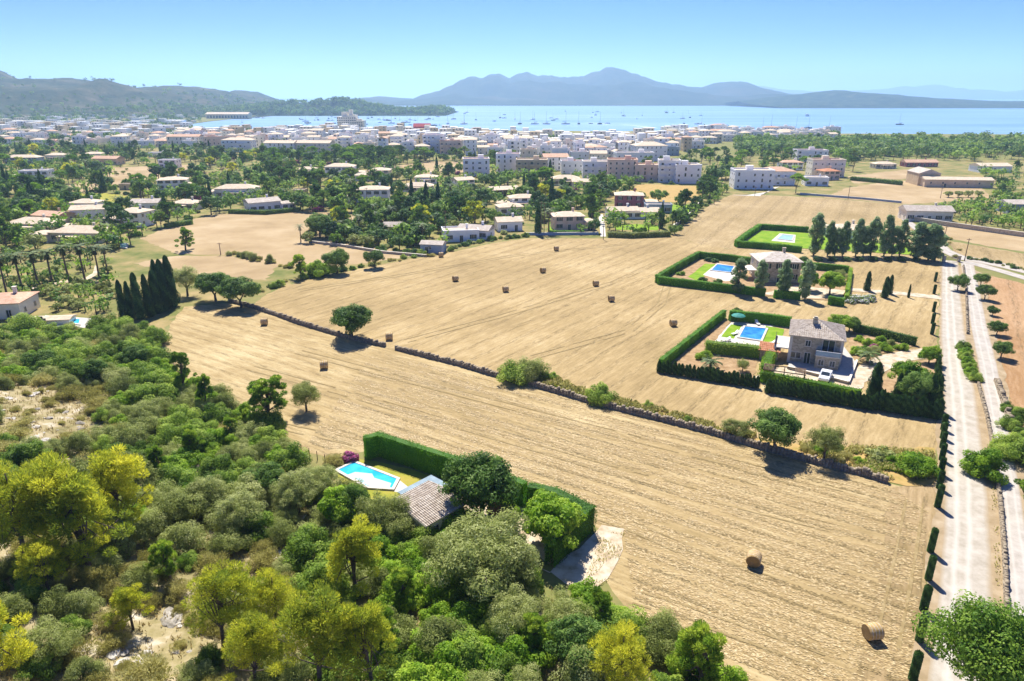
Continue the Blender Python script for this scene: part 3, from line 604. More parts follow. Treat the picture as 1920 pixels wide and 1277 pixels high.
def t_palm(nf=34, h=8.0, L=2.4, skirt=True, step=9, trunkr=.2):
    g = G(); g.tube([(0, 0, -.3), (.15, .05, h * .5), (.1, 0, h)], [trunkr * 1.4, trunkr, trunkr * .9], 8)
    Cs = []; al = []; Ns = []; dry = []
    for i in range(nf + (16 if skirt else 0)):
        a = i * 2.399; dead = i >= nf; e = -1.1 - .25 * R.random() if dead else -.35 + 1.55 * (i / nf) ** .9
        ca, sa = math.cos(a), math.sin(a); ln = L * (.75 if dead else 1) * R.uniform(.85, 1.1)
        for k in range(1, step + 1):
            t = k / step; ee = e - .9 * t * t * (0 if dead else 1); x = ln * t * math.cos(ee * (1 - .3 * t)); z = ln * (math.sin(e) * t - .45 * t * t * (0 if dead else 1))
            x = math.sqrt(max(.01, (ln * t) ** 2 - z * z)) if abs(z) < ln * t else .1
            p = np.array([.1 + ca * x, sa * x, h + z])
            for s_ in (-1, 1):
                side = np.array([-sa * s_, ca * s_, -.25]); d = side * .8 + np.array([ca, sa, 0]) * .55
                Cs.append(p + side * .22 * (1.15 - t * .7)); al.append(d); Ns.append(np.array([-.3 * side[0], -.3 * side[1], 1.0])); dry.append(dead)
    n = len(Cs); Cs = np.array(Cs); al = nz(np.array(al)); Ns = nz(np.array(Ns)); dry = np.array(dry)
    b = nz(np.cross(Ns, al)); s = .33 * L / 2.4
    V = np.stack([Cs - al * s, Cs - b * .13, Cs + al * s, Cs + b * .13], 1)
    v = np.repeat(NR.random(n) * .8 + .1, 4).reshape(n, 4)
    return g, V[~dry].reshape(-1, 3), v[~dry].ravel(), 'lf_palm', ((V[dry].reshape(-1, 3), v[dry].ravel(), 'lf_dry') if dry.any() else None)
PROTO = {}
def make(key, res, far=False, bark='bark'):
    g, V, v, mat = res[:4]; ex = res[4] if len(res) > 4 else None; core = res[5] if len(res) > 5 else None
    nq = len(V) // 4; Fq = [list(f) for f in np.arange(4 * nq).reshape(nq, 4)] if False else np.arange(4 * nq).reshape(nq, 4)
    mats = [mat]; mi = [0] * nq; VV = [V]; vv = [v]; FF = [Fq]; tot = 4 * nq
    if ex:
        k = len(ex[0]) // 4; VV.append(ex[0]); vv.append(ex[1]); FF.append(tot + np.arange(4 * k).reshape(k, 4)); mats.append(ex[2]); mi += [1] * k; tot += 4 * k
    def addg(gg, m_):
        nonlocal tot
        qs = [f for f in gg.f if len(f) == 4]
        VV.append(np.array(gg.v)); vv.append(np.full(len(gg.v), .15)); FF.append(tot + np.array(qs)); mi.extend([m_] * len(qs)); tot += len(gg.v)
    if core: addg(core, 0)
    if far:
        mats.append(bark); addg(g, len(mats) - 1)
        PROTO.setdefault(key, []).append((None, np_mesh(key, np.concatenate(VV), np.concatenate(FF), mats, np.concatenate(vv), mi)))
    else:
        cm = np_mesh(key + '_crown', np.concatenate(VV), np.concatenate(FF), mats, np.concatenate(vv), mi)
        PROTO.setdefault(key, []).append((g.mesh(key + '_trunk', [bark], True), cm))
for k in range(4): make('pine', t_pine(None, 230, .25, R.uniform(7, 8.5), R.uniform(3.0, 3.7), 78))
for k in range(3): make('gpine', t_pine(None, 260, .26, R.uniform(5, 6.5), R.uniform(2.0, 2.6), 44, 'lf_pine2', .75, .25, .18))
for k in range(4): make('mastic', t_bush(320, .165, R.uniform(2.4, 3.0), 2.3, 38, 'lf_mastic', .55))
for k in range(4): make('olivebush', t_bush(330, .16, R.uniform(2.6, 3.3), 2.2, 38, 'lf_olive', .34))
for k in range(3): make('scrub', t_bush(200, .16, R.uniform(1.2, 1.7), 1.6, 30, 'lf_scrub', .28, True))
for k in range(3): make('brightbush', t_bush(280, .19, R.uniform(2.6, 3.4), 2.2, 38, 'lf_bright', .6))
for k in range(3): make('olivetree', t_round(190, .20, R.uniform(5, 6), 3.4, 85, 'lf_olive', .28, .36, .5))
for k in range(3): make('carob', t_round(170, .25, R.uniform(6, 6.6), 3.7, 120, 'lf_dark', .22, .6, .45))
for k in range(3): make('brighttree', t_round(150, .30, R.uniform(5, 6), 3.4, 110, 'lf_bright', .25, .6, .45))
make('figtree', t_round(230, .17, 6.2, 3.9, 190, 'lf_fig', .22, .6, .35))
for k in range(2): make('cypress', t_cypress(6500, .32, 11, 1.25, tip=2.6))
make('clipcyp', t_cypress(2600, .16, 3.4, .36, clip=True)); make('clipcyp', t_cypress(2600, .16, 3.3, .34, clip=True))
for k in range(3): make('poplar', t_poplar(110, .40, w=2.1))
for k in range(2): make('palm', t_palm(), bark='palmbark')
make('smallpalm', t_palm(24, 1.6, 1.9, False, 8, .22), bark='palmbark')
make('oleander', t_bush(170, .24, 2.2, 2.0, 34, 'lf_mastic', .3, False, ('fl_white', .10)))
make('bougain', t_bush(170, .24, 2.6, 2.0, 34, 'lf_dark', .5, False, ('fl_pink', .55)))
make('hedgecyp', t_cypress(900, .22, 2.3, .52, tip=3.0)); make('hedgecyp', t_cypress(900, .22, 2.5, .5, tip=2.6))
# coarser, for the middle distance and beyond
for k in range(4): make('f_pine', t_pine(None, 44, .75, R.uniform(7, 9), 3.6, 30, 'lf_fp', .6, .35, .35), True)
for k in range(2): make('f_ypine', t_pine(None, 44, .75, R.uniform(6, 8), 3.4, 30, 'lf_pine', .6, .35, .3), True)
for k in range(3): make('f_umbrella', t_pine(None, 60, .7, R.uniform(7, 8), 4.4, 34, 'lf_fb' if k == 1 else 'lf_fp', .4, .4, .72), True)
for k in range(4): make('f_round', t_round(40, .60, R.uniform(5, 7), 3.6, 40, 'lf_fd', .22, .6, .6), True)
for k in range(3): make('f_bright', t_round(40, .60, R.uniform(4.5, 6), 3.4, 40, 'lf_fb', .2, .6, .6), True)
for k in range(3): make('f_mid', t_round(40, .60, R.uniform(4.5, 6.5), 3.5, 40, 'lf_fm', .2, .6, .6), True)
for k in range(3): make('f_olive', t_round(44, .5, R.uniform(3.5, 4.5), 2.9, 36, 'lf_olive', .25, .45, .6), True)
for k in range(4): make('f_bush', t_bush(36, .5, R.uniform(1.6, 2.2), 2.2, 24, ['lf_fm', 'lf_fb', 'lf_olive', 'lf_fd'][k], .55), True)
make('f_bougain', t_bush(36, .5, 2.2, 2.0, 24, 'lf_fm', .55, False, ('fl_pink', .6)), True)
for k in range(2): make('f_cypress', t_cypress(900, .7, 10, 1.2), True)
for k in range(2): make('f_palm', t_palm(22, 6.5, 2.5, True, 5), True, 'palmbark')
def plant(key, x, y, s=1.0, name='tree', label='', cat='tree', group=None, auto=False, z=None, sz=None, k=None):
    ps = PROTO[key]; tr, cr = ps[R.randrange(len(ps)) if k is None else k % len(ps)]
    z = hill(x, y) - .05 if z is None else z
    sc = (s * R.uniform(.94, 1.06), s * R.uniform(.94, 1.06), (sz or s) * R.uniform(.95, 1.05)); rz = R.uniform(0, 6.283)
    if tr is None:
        return thing(name, (x, y, z), rz, label, cat, group, auto, cr, sc)
    o = thing(name, (x, y, z), rz, label, cat, group, auto, None, sc)
    obj('trunk' if cat in ('tree', 'palm') else 'stems', tr, o); obj('crown' if cat in ('tree', 'palm') else 'foliage', cr, o); return o
def plantpx(key, px, py, h=None, **kw):
    """base at a bearing; h: pixel row of the top"""
    x, y, z = gp(px, py); s = kw.pop('s', 1.0)
    if h is not None:
        ps = PROTO[key]; kk = kw.get('k'); kk = R.randrange(len(ps)) if kk is None else kk; kw['k'] = kk
        cr = ps[kk % len(ps)][1]; top = max(v.co.z for v in cr.vertices); s_ = high(px, py, h) / top
        w = kw.pop('wf', None); kw['sz'] = s_; s = s_ * (w or 1.0)
    return plant(key, x, y, s, z=z - .05, **kw)
def hedge(path, h, w, label, mat='lf_hedge', size=.15, dens=50, world=False, rag=.035, name='hedge'):
    P = [Vector((*p, 0)) if world else Vector((*pix(*p), 0)) for p in path]
    Cn = []; N = []; core = G(); n = len(P); offs = []
    for i in range(n):
        d0 = (P[i] - P[i - 1]).normalized() if i else (P[1] - P[0]).normalized(); d1 = (P[i + 1] - P[i]).normalized() if i < n - 1 else d0
        t = (d0 + d1).normalized(); nn = Vector((-t.y, t.x, 0)); k = 1 / max(.5, nn.dot(Vector((-d1.y, d1.x, 0)))); offs.append(nn * (w / 2) * k)
    faces = []
    for i in range(n - 1):
        a, b = P[i] + offs[i], P[i + 1] + offs[i + 1]; c, d = P[i + 1] - offs[i + 1], P[i] - offs[i]; up = Vector((0, 0, h))
        faces += [(a, b, b + up, a + up, offs[i]), (c, d, d + up, c + up, -offs[i]), (a + up, b + up, c + up, d + up, up)]
        if i == 0: faces.append((d, a, a + up, d + up, P[0] - P[1]))
        if i == n - 2: faces.append((b, c, c + up, b + up, P[-1] - P[-2]))
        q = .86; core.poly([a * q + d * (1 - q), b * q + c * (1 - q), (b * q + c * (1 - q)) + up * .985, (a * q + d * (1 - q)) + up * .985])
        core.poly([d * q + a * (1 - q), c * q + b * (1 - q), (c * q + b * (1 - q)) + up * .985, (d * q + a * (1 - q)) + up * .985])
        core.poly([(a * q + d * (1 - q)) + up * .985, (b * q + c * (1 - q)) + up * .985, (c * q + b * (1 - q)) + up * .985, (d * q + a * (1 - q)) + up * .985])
    for a, b, c, d, nn in faces:
        ar = (b - a).length * (d - a).length; m_ = max(4, int(ar * dens)); u = NR.random(m_)[:, None]; vv = NR.random(m_)[:, None]
        A, B, C_, D_ = [np.array(q) for q in (a, b, c, d)]; nv = np.array(nn.normalized())
        Pn = (A * (1 - u) + B * u) * (1 - vv) + (D_ * (1 - u) + C_ * u) * vv
        Pn = Pn + nv * (NR.uniform(-rag * 1.4, rag, m_)[:, None]) + nv * ((NR.random(m_) < .06) * NR.uniform(0, .22, m_))[:, None] + nv * (.09 * np.sin(Pn[:, :1] * 2.1 + Pn[:, 1:2] * 1.3 + Pn[:, 2:3] * 2))
        Cn.append(Pn); N.append(nz(nv + .75 * unit(m_)))
    Cn = np.concatenate(Cn); N = np.concatenate(N); cen = np.array(P[0]); Cn = Cn - cen
    al = np.tile(np.array([0, 0, 1.0]), (len(Cn), 1)) + .3 * N
    V, Fq = cards(Cn, N, np.full(len(Cn), size), .6, nz(al)); v = np.repeat(np.clip(.45 + .2 * np.sin(Cn[:, 0] * 1.1 + Cn[:, 1] * .7) + .5 * (NR.random(len(Cn)) - .5), 0, 1), 4)
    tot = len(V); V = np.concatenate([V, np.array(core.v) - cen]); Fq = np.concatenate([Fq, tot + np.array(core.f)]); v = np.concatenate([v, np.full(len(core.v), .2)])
    return thing(name, tuple(P[0]), 0, label, 'hedge', None, False, np_mesh(name, V, Fq, [mat], v))
# ------------------------------------------------------------------ houses
PADS = []     # x, y, radius kept free of trees
def win_mesh(nm, w, h, frame='frame', pane='glass', shut=False, sill=True):
    g = G(); f = .1
    g.box(-w / 2 - f, w / 2 + f, -.05, .02, h, h + f); g.box(-w / 2 - f, -w / 2, -.05, .02, 0, h); g.box(w / 2, w / 2 + f, -.05, .02, 0, h)
    if sill: g.box(-w / 2 - .16, w / 2 + .16, -.12, .02, -.1, 0)
    g.box(-w / 2, w / 2, -.012, .02, 0, h, 1); g.box(-.03, .03, -.03, -.013, 0, h, 2)
    if shut:
        for s in (-1, 1): g.box(min(s * (w / 2 + f), s * (w + f)), max(s * (w / 2 + f), s * (w + f)), -.075, -.02, -.02, h + .02, 3)
    return g.mesh(nm, [frame, pane, 'plastic', 'shutter'])
WIN = {'small': win_mesh('window', .8, 1.0), 'tall': win_mesh('window', 1.0, 1.3, shut=True), 'wide': win_mesh('window', 1.6, 1.1), 'door': win_mesh('door', .95, 2.0, sill=False, pane='shutter'),
       'french': win_mesh('door', 1.9, 2.1, sill=False)}
def put(parent, kind, x, y, z, rz, name=None):
    return obj(name or ('door' if kind in ('door', 'french') else 'window'), WIN[kind], parent, (x, y, z), rz)
def roof_hip(g, w, d, z, rise, ov=.45, m=0, gable=False, th=.16):
    a, b = w / 2 + ov, d / 2 + ov; along = a >= b
    if along: r = a if gable else max(.1, a - b); p, q = (-r, 0, z + rise), (r, 0, z + rise)
    else: r = b if gable else max(.1, b - a); p, q = (0, -r, z + rise), (0, r, z + rise)
    e = [(-a, -b, z), (a, -b, z), (a, b, z), (-a, b, z)]
    if along: F_ = [[e[0], e[1], q, p], [e[1], e[2], q], [e[2], e[3], p, q], [e[3], e[0], p]]
    else: F_ = [[e[0], e[1], p], [e[1], e[2], q, p], [e[2], e[3], q], [e[3], e[0], p, q]]
    for f in F_: g.poly(f, m)
    g.poly([(-a, -b, z - th), (-a, b, z - th), (a, b, z - th), (a, -b, z - th)], m)
    for i in range(4):
        s, t = e[i], e[(i + 1) % 4]; g.poly([(s[0], s[1], z - th), (t[0], t[1], z - th), t, s], m)
    return p, q
def tiled(slopes, pitch=.28, course=.42, r=.11):
    """half-round tiles laid on planar slopes: eave corner a, eave corner b, ridge corners c, d"""
    g = G()
    for a, b, c, d in slopes:
        a, b, c, d = [Vector(q) for q in (a, b, c, d)]; ev = (b - a); L = ev.length; ev /= L
        nrm = ev.cross(d - a).normalized()
        if nrm.z < 0: nrm = -nrm
        dn = nrm.cross(ev); 
        if dn.z < 0: dn = -dn
        ta, tb = (d - a).dot(ev), (c - a).dot(ev); hh = (d - a).dot(dn); hb = (c - a).dot(dn); n = int(L / pitch)
        for i in range(n):
            s = (i + .5) * pitch
            top = hh
            if ta > .05 and s < ta: top = hh * s / ta
            elif tb < L - .05 and s > tb: top = hb * (L - s) / (L - tb)
            k = max(1, int(top / course))
            for j in range(k):
                t0 = top * j / k - (.03 if j else .06); t1 = top * (j + 1) / k; sk = R.uniform(-.012, .012)
                p0 = a + ev * (s + sk) + dn * t0; p1 = a + ev * (s + sk) + dn * t1; h0 = r + R.uniform(.005, .03); h1 = r * .75; i0 = len(g.v)
                for p, hq, rq in ((p0, h0, r), (p1, h1, r * .85)):
                    g.v += [tuple(p - ev * rq + nrm * .012), tuple(p - ev * rq * .6 + nrm * hq * .8), tuple(p + ev * rq * .6 + nrm * hq * .8), tuple(p + ev * rq + nrm * .012)]
                for f in ((0, 1, 5, 4), (1, 2, 6, 5), (2, 3, 7, 6), (0, 3, 2, 1)): g.f.append([i0 + q for q in f]); g.m.append(0)
    return g
def villa(px, py, w, d, h, label, wall='white', roof='hip', rmat='tilefar', rot=0., rise=1.2, wing=None, name='villa', porch=True, win='tall', mark=None, chim=True, storeys=None):
    x, y = pix(px, py); rz = math.radians(rot)
    o = thing(name, (x, y, 0), rz, label, 'house'); st = storeys or max(1, round(h / 2.9)); fh = h / st
    PADS.append((x, y, .5 * math.hypot(w, d) + 1.0, w, d))
    if mark: MARKS.append((mark, px, py, 30))
    obj('wall', G().box(-w / 2, w / 2, -d / 2, d / 2, -.1, h).mesh('wall', [wall]), o)
    g = G()
    if roof == 'flat':
        for a in ((-w / 2 - .1, w / 2 + .1, -d / 2 - .1, -d / 2 + .2), (-w / 2 - .1, w / 2 + .1, d / 2 - .2, d / 2 + .1), (-w / 2 - .1, -w / 2 + .2, -d / 2 + .2, d / 2 - .2), (w / 2 - .2, w / 2 + .1, -d / 2 + .2, d / 2 - .2)): g.box(*a, h - .05, h + .5)
        g.poly([(-w / 2 + .2, -d / 2 + .2, h + .12), (w / 2 - .2, -d / 2 + .2, h + .12), (w / 2 - .2, d / 2 - .2, h + .12), (-w / 2 + .2, d / 2 - .2, h + .12)], 1)
        ro = obj('roof', g.mesh('roof', [wall, 'tilegrey']), o)
    else:
        roof_hip(g, w, d, h + .02, rise, .45, 0, roof == 'gable'); 
        if roof == 'gable':
            a = w / 2
            if w >= d:
                for s in (-1, 1): g.poly([(s * a, -d / 2, h), (s * a, d / 2, h), (s * a, 0, h + rise * .93)], 1)
        ro = obj('roof', g.mesh('roof', [rmat, wall]), o)
    if chim and w > 6: obj('chimney', G().box(-.35, .35, -.3, .3, 0, 1.3).box(-.45, .45, -.4, .4, 1.3, 1.45).mesh('chimney', [wall]), ro, (w * .2, d * .1, h + .3 + (rise * .5 if roof != 'flat' else 0)))
    for s in range(st):
        nf = max(1, int(w / 3.2))
        for i in range(nf):
            xx = -w / 2 + w * (i + .5) / nf
            if s == 0 and i == nf // 2: put(o, 'door', xx, -d / 2 - .02, .05, 0)
            else: put(o, win, xx, -d / 2 - .02, s * fh + .95, 0)
        nd = max(1, int(d / 4))
        for i in range(nd):
            yy = -d / 2 + d * (i + .5) / nd
            put(o, 'small', w / 2 + .02, yy, s * fh + 1.0, math.pi / 2); put(o, 'small', -w / 2 - .02, yy, s * fh + 1.0, -math.pi / 2)
    if wing:
        side, ww, wd, wh = wing; x0 = side * (w / 2 + ww / 2 + .01); yo = -d / 2 + wd / 2 - 1.2
        obj('wing', G().box(-ww / 2, ww / 2, -wd / 2, wd / 2, -.1, wh).mesh('wing', [wall]), o, (x0, yo, 0))
        g = G(); roof_hip(g, ww, wd, wh + .03, .8, .35); obj('wing_roof', g.mesh('wing_roof', [rmat if roof != 'flat' else 'tilefar']), o, (x0, yo, 0))
        for i in range(max(1, int(ww / 3))): put(o, 'french', x0 - ww / 2 + ww * (i + .5) / max(1, int(ww / 3)), yo - wd / 2 - .02, .05, 0)
    if porch and w > 8:
        pw = w * .5; pr = obj('porch_roof', G().box(-pw / 2 - .2, pw / 2 + .2, -d / 2 - 2.8, -d / 2 - .14, 2.3, 2.5).mesh('porch_roof', [rmat]), o)
        cm_ = G().box(-.15, .15, -.15, .15, 0, 2.3).mesh('column', [wall])
        for i in range(3): obj('column', cm_, pr, (-pw / 2 + .15 + i * (pw - .3) / 2, -d / 2 - 2.45, 0))
    return o
# --- the near villa with the turquoise pool
zr, zl = 3.4, 2.75
A, B = pix(833, 913, zr), pix(757, 954, zr); Cc, D = pix(874, 934, zl), pix(811, 992, zl)
ux = Vector((A[0] - B[0], A[1] - B[1], 0)); Lr = ux.length; ux.normalize(); vx = Vector((ux.y, -ux.x, 0))
wd = max(3.5, abs(((Cc[0] - A[0]) * vx.x + (Cc[1] - A[1]) * vx.y + (D[0] - B[0]) * vx.x + (D[1] - B[1]) * vx.y) / 2))
nv = thing('villa', (B[0], B[1], 0), math.atan2(ux.y, ux.x), 'low villa with weathered tiled roof beside the turquoise pool', 'house')
MARKS.append(('the low tiled villa', 810, 950, 50)); PADS.append(((A[0] + D[0]) / 2, (A[1] + D[1]) / 2, 7.5, 10, 10)); PADS.append((A[0] - 3, A[1] - 2, 5, 10, 10))
# local axes: x along ridge, -y towards the low eave
bk = 2.6
obj('wall', G().prism([(.3, -wd + .3), (Lr - .3, -wd + .3), (Lr - .3, bk - .3), (.3, bk - .3)], -.1, zl - .1).mesh('wall', ['cream']), nv)
g = G().poly([(0, -wd, zl), (Lr, -wd, zl), (Lr, 0, zr), (0, 0, zr)]).poly([(Lr, bk, zl + .4), (0, bk, zl + .4), (0, 0, zr), (Lr, 0, zr)])
g.poly([(0, -wd, zl - .14), (0, bk, zl - .14), (Lr, bk, zl - .14), (Lr, -wd, zl - .14)]).poly([(0, -wd, zl - .14), (Lr, -wd, zl - .14), (Lr, -wd, zl), (0, -wd, zl)])
for xx in (0, Lr): g.poly([(xx, -wd, zl - .14), (xx, -wd, zl), (xx, 0, zr), (xx, bk, zl + .4), (xx, bk, zl - .14)])
rf = obj('roof', g.mesh('roof', ['tile']), nv)
obj('roof_tiles', tiled([((0, -wd, zl), (Lr, -wd, zl), (Lr, 0, zr), (0, 0, zr)), ((Lr, bk, zl + .4), (0, bk, zl + .4), (0, 0, zr), (Lr, 0, zr))]).mesh('roof_tiles', ['tile']), rf, kind='stuff')
for i, (k, xx) in enumerate((('small', 1.6), ('door', 3.4), ('small', 5.2))):
    if xx < Lr - 1: put(nv, k, xx, -wd + .27, .05 if k == 'door' else 1.0, 0)
put(nv, 'small', .27, -wd * .5, 1.0, -math.pi / 2)
lw = 3.0
def nvl(px, py, z):
    x, y = pix(px, py, z); q = Vector((x - B[0], y - B[1], 0)); return q.dot(ux), q.dot(Vector((-ux.y, ux.x, 0)))
def rect(pp, z, z0, z1, mat, nm, par, inset=0):
    c = [nvl(*p, z) for p in pp]; return obj(nm, G().prism(c if sum(c[i][0] * c[(i + 1) % 4][1] - c[(i + 1) % 4][0] * c[i][1] for i in range(4)) > 0 else c[::-1], z0, z1).mesh(nm, [mat]), par)
rect([(737, 938), (762, 925), (800, 928), (757, 951)], 2.7, -.1, 2.7, 'sandwall', 'annex', nv)
o = thing('awning', (*pix(795, 915, 2.6), 0), math.atan2(ux.y, ux.x), 'flat blue grey awning on posts between the tiled villa and pool', 'awning'); g = G()
g.box(-2.6, 2.6, -1.7, 1.7, 2.45, 2.55); obj('canopy', g.mesh('canopy', ['tarp']), o)
for sx in (-2.4, 2.4):
    for sy in (-1.5, 1.5): obj('post', G().box(sx - .05, sx + .05, sy - .05, sy + .05, 0, 2.45).mesh('post', ['metal']), o)
dx_, dy_ = pix(775, 979, 1.6)
ds = thing('satellite_dish', (dx_, dy_, 1.2), -.5, 'small blue grey satellite dish on the tiled villa wall', 'dish'); g = G(); rings = []
for k in range(4):
    rr = .45 * k / 3; 
    for j in range(12): a = j * math.pi / 6; rings.append((rr * math.cos(a), -.25 * (rr / .45) ** 2 * .4 - .1, rr * math.sin(a) + .5))
Fd = [(k * 12 + j, k * 12 + (j + 1) % 12, (k + 1) * 12 + (j + 1) % 12, (k + 1) * 12 + j) for k in range(3) for j in range(12)]
obj('reflector', np_mesh('reflector', rings, Fd, ['bluegrey']), ds); obj('mast', G().tube([(0, .1, -1.2), (0, 0, .5)], [.03, .03], 6).mesh('mast', ['metal']), ds)
sheet('lawn', [(628, 885), (672, 862), (705, 866), (770, 880), (820, 900), (800, 918), (745, 945), (700, 940), (650, 915)], 'drylawn', label='yellow green lawn round the turquoise pool')
sheet('courtyard', [(860, 935), (905, 930), (990, 950), (1095, 985), (1030, 1060), (985, 1020), (900, 1000), (835, 990)], 'sand', label='sandy yard behind the clipped hedge')
def pool(corners, label, cope=.35, mat='pool_turquoise', deck=None, z=.24, shelf=None, name='swimming_pool'):
    P = [pix(*c) for c in corners]; cx = sum(p[0] for p in P) / len(P); cy = sum(p[1] for p in P) / len(P)
    o = thing(name, (cx, cy, 0), 0, label, 'pool'); L = [(p[0] - cx, p[1] - cy) for p in P]
    if sum(L[i][0] * L[(i + 1) % len(L)][1] - L[(i + 1) % len(L)][0] * L[i][1] for i in range(len(L))) < 0: L = L[::-1]
    n = len(L)
    out = []
    for i in range(n):
        a, b, c = Vector(L[i - 1]), Vector(L[i]), Vector(L[(i + 1) % n]); d0 = (b - a).normalized(); d1 = (c - b).normalized()
        n0 = Vector((d0.y, -d0.x)); n1 = Vector((d1.y, -d1.x)); t = (n0 + n1); t = t / max(.3, t.length) ; out.append(b + t * cope / max(.4, t.dot(n0)))
    g = G()
    for i in range(n):
        j = (i + 1) % n; a, b = L[i], L[j]; c, d = out[j], out[i]
        g.poly([(*d, z + .06), (*c, z + .06), (*b, z + .06), (*a, z + .06)]); g.poly([(*d, 0), (*c, 0), (*c, z + .06), (*d, z + .06)]); g.poly([(*a, z - .1), (*b, z - .1), (*b, z + .06), (*a, z + .06)][::-1])
    obj('coping', g.mesh('coping', ['paving']), o); obj('water', G().poly([(*p, z) for p in L]).mesh('water', [mat]), o)
    if shelf:
        S = [pix(*c) for c in shelf]; S = [(p[0] - cx, p[1] - cy) for p in S]
        if sum(S[i][0] * S[(i + 1) % len(S)][1] - S[(i + 1) % len(S)][0] * S[i][1] for i in range(len(S))) < 0: S = S[::-1]
        obj('shallow_shelf', G().poly([(*p, z + .006) for p in S]).mesh('shallow_shelf', ['pool_shelf']), o)
    MARKS.append(('the ' + label.split(' pool')[0] + ' pool', sum(c[0] for c in corners) / n, sum(c[1] for c in corners) / n, 30)); return o
pool([(635, 884), (664, 870), (744, 901), (735, 918), (690, 915)], 'turquoise pool with a pale shallow shelf', .4, 'pool_turquoise', shelf=[(652, 893), (666, 888), (698, 891), (702, 899), (734, 909), (731, 917), (692, 914), (660, 900)])
sheet('pool_deck', [(740, 912), (750, 902), (770, 918), (755, 926), (735, 922)], 'paving')
# furniture in the near yard
def chair(x, y, rz, label):
    o = thing('garden_chair', (x, y, .1), rz, label, 'chair', 'white garden chairs'); g = G().box(-.25, .25, -.25, .25, .4, .46); obj('seat', g.mesh('seat', ['plastic']), o)
    obj('backrest', G().box(-.25, .25, .21, .26, .46, .95).mesh('backrest', ['plastic']), o)
    for sx in (-.22, .22):
        for sy in (-.22, .22): obj('leg', G().box(sx - .025, sx + .025, sy - .025, sy + .025, 0, .4).mesh('leg', ['plastic']), o)
def table(x, y, rz, label, mat='plastic', w=1.6, d=.8):
    o = thing('garden_table', (x, y, .1), rz, label, 'table'); obj('tabletop', G().box(-w / 2, w / 2, -d / 2, d / 2, .7, .75).mesh('tabletop', [mat]), o)
    for sx in (-w / 2 + .08, w / 2 - .08):
        for sy in (-d / 2 + .08, d / 2 - .08): obj('leg', G().box(sx - .035, sx + .035, sy - .035, sy + .035, 0, .7).mesh('leg', [mat]), o)
tx, ty = pix(862, 918); table(tx, ty, .3, 'white garden table right of the awning behind the tiled villa')
for i, (a, b) in enumerate(((-1.2, .3), (1.3, .5), (.3, 1.0), (-.3, -1.0))): chair(tx + a, ty + b, R.uniform(0, 6), 'white plastic garden chair round the white table')
bx_, by_ = pix(955, 980); o = thing('garden_bench', (bx_, by_, .1), .1, 'wooden bench by the hedge in the sandy yard', 'bench'); MARKS.append(('the wooden yard bench', 955, 975, 20))
obj('seat', G().box(-.8, .8, -.22, .22, .42, .48).mesh('seat', ['wood']), o); obj('backrest', G().box(-.8, .8, .2, .26, .55, .95).mesh('backrest', ['wood']), o)
for sx in (-.7, .7): obj('leg', G().box(sx - .05, sx + .05, -.2, .24, 0, .42).mesh('leg', ['wood']), o)
bx_, by_ = pix(933, 982); o = thing('barbecue_hut', (bx_, by_, .1), -.35, 'small cream barbecue hut with tiled lean-to roof and green doors', 'hut')
obj('wall', G().box(-1.0, 1.0, -.6, .6, 0, 1.7).mesh('wall', ['cream']), o); g = G().poly([(-1.15, -.8, 1.62), (1.15, -.8, 1.62), (1.15, .75, 2.15), (-1.15, .75, 2.15)]).poly([(-1.15, -.8, 1.55), (-1.15, .75, 2.08), (1.15, .75, 2.08), (1.15, -.8, 1.55)]).poly([(-1.15, -.8, 1.55), (1.15, -.8, 1.55), (1.15, -.8, 1.62), (-1.15, -.8, 1.62)])
g.poly([(-1, .6, 1.6), (1, .6, 1.6), (1, .6, 2.08), (-1, .6, 2.08)])
rf = obj('roof', g.mesh('roof', ['tile2']), o); obj('roof_tiles', tiled([((-1.15, -.8, 1.62), (1.15, -.8, 1.62), (1.15, .75, 2.15), (-1.15, .75, 2.15))], .26, .4).mesh('roof_tiles', ['tile2']), rf, kind='stuff')
for sx in (-.45, .45): obj('door', G().box(sx - .4, sx + .4, -.66, -.6, .15, 1.4).mesh('door', ['greencloth']), o)

# --- the stone villa
ze = 5.4
E = [pix(1473, 627, ze), pix(1577, 640, ze), pix(1592, 611, ze), pix(1490, 600, ze)]
E = [Vector((*e, 0)) for e in E]; cx = sum(e.x for e in E) / 4; cy = sum(e.y for e in E) / 4
uu = ((E[1] - E[0]) + (E[2] - E[3])) / 2; SW = uu.length; ang = math.atan2(uu.y, uu.x); un = uu.normalized(); vn = Vector((-un.y, un.x, 0))
SD = (((E[2] - E[1]) + (E[3] - E[0])) / 2).dot(vn); ov = .45; w2, d2 = SW / 2 - ov, SD / 2 - ov
sv = thing('villa', (cx, cy, 0), ang, 'two-storey honey stone villa with hipped roof and glass balcony', 'house'); MARKS.append(('the honey stone villa', 1525, 660, 75)); PADS.append((cx, cy, 9, 12, 12))
obj('wall', G().box(-w2, w2, -d2, d2, -.1, ze).mesh('wall', ['stonewall']), sv)
g = G(); p_, q_ = roof_hip(g, 2 * w2, 2 * d2, ze + .02, 1.9, ov); rf = obj('roof', g.mesh('roof', ['tile']), sv)
a, b, z = w2 + ov, d2 + ov, ze + .02; e4 = [(-a, -b, z), (a, -b, z), (a, b, z), (-a, b, z)]
if a >= b: S4 = [(e4[0], e4[1], q_, p_), (e4[1], e4[2], q_, q_), (e4[2], e4[3], p_, q_), (e4[3], e4[0], p_, p_)]
else: S4 = [(e4[0], e4[1], p_, p_), (e4[1], e4[2], q_, p_), (e4[2], e4[3], q_, q_), (e4[3], e4[0], p_, q_)]
obj('roof_tiles', tiled(S4, .36, .5, .13).mesh('roof_tiles', ['tile']), rf, kind='stuff')
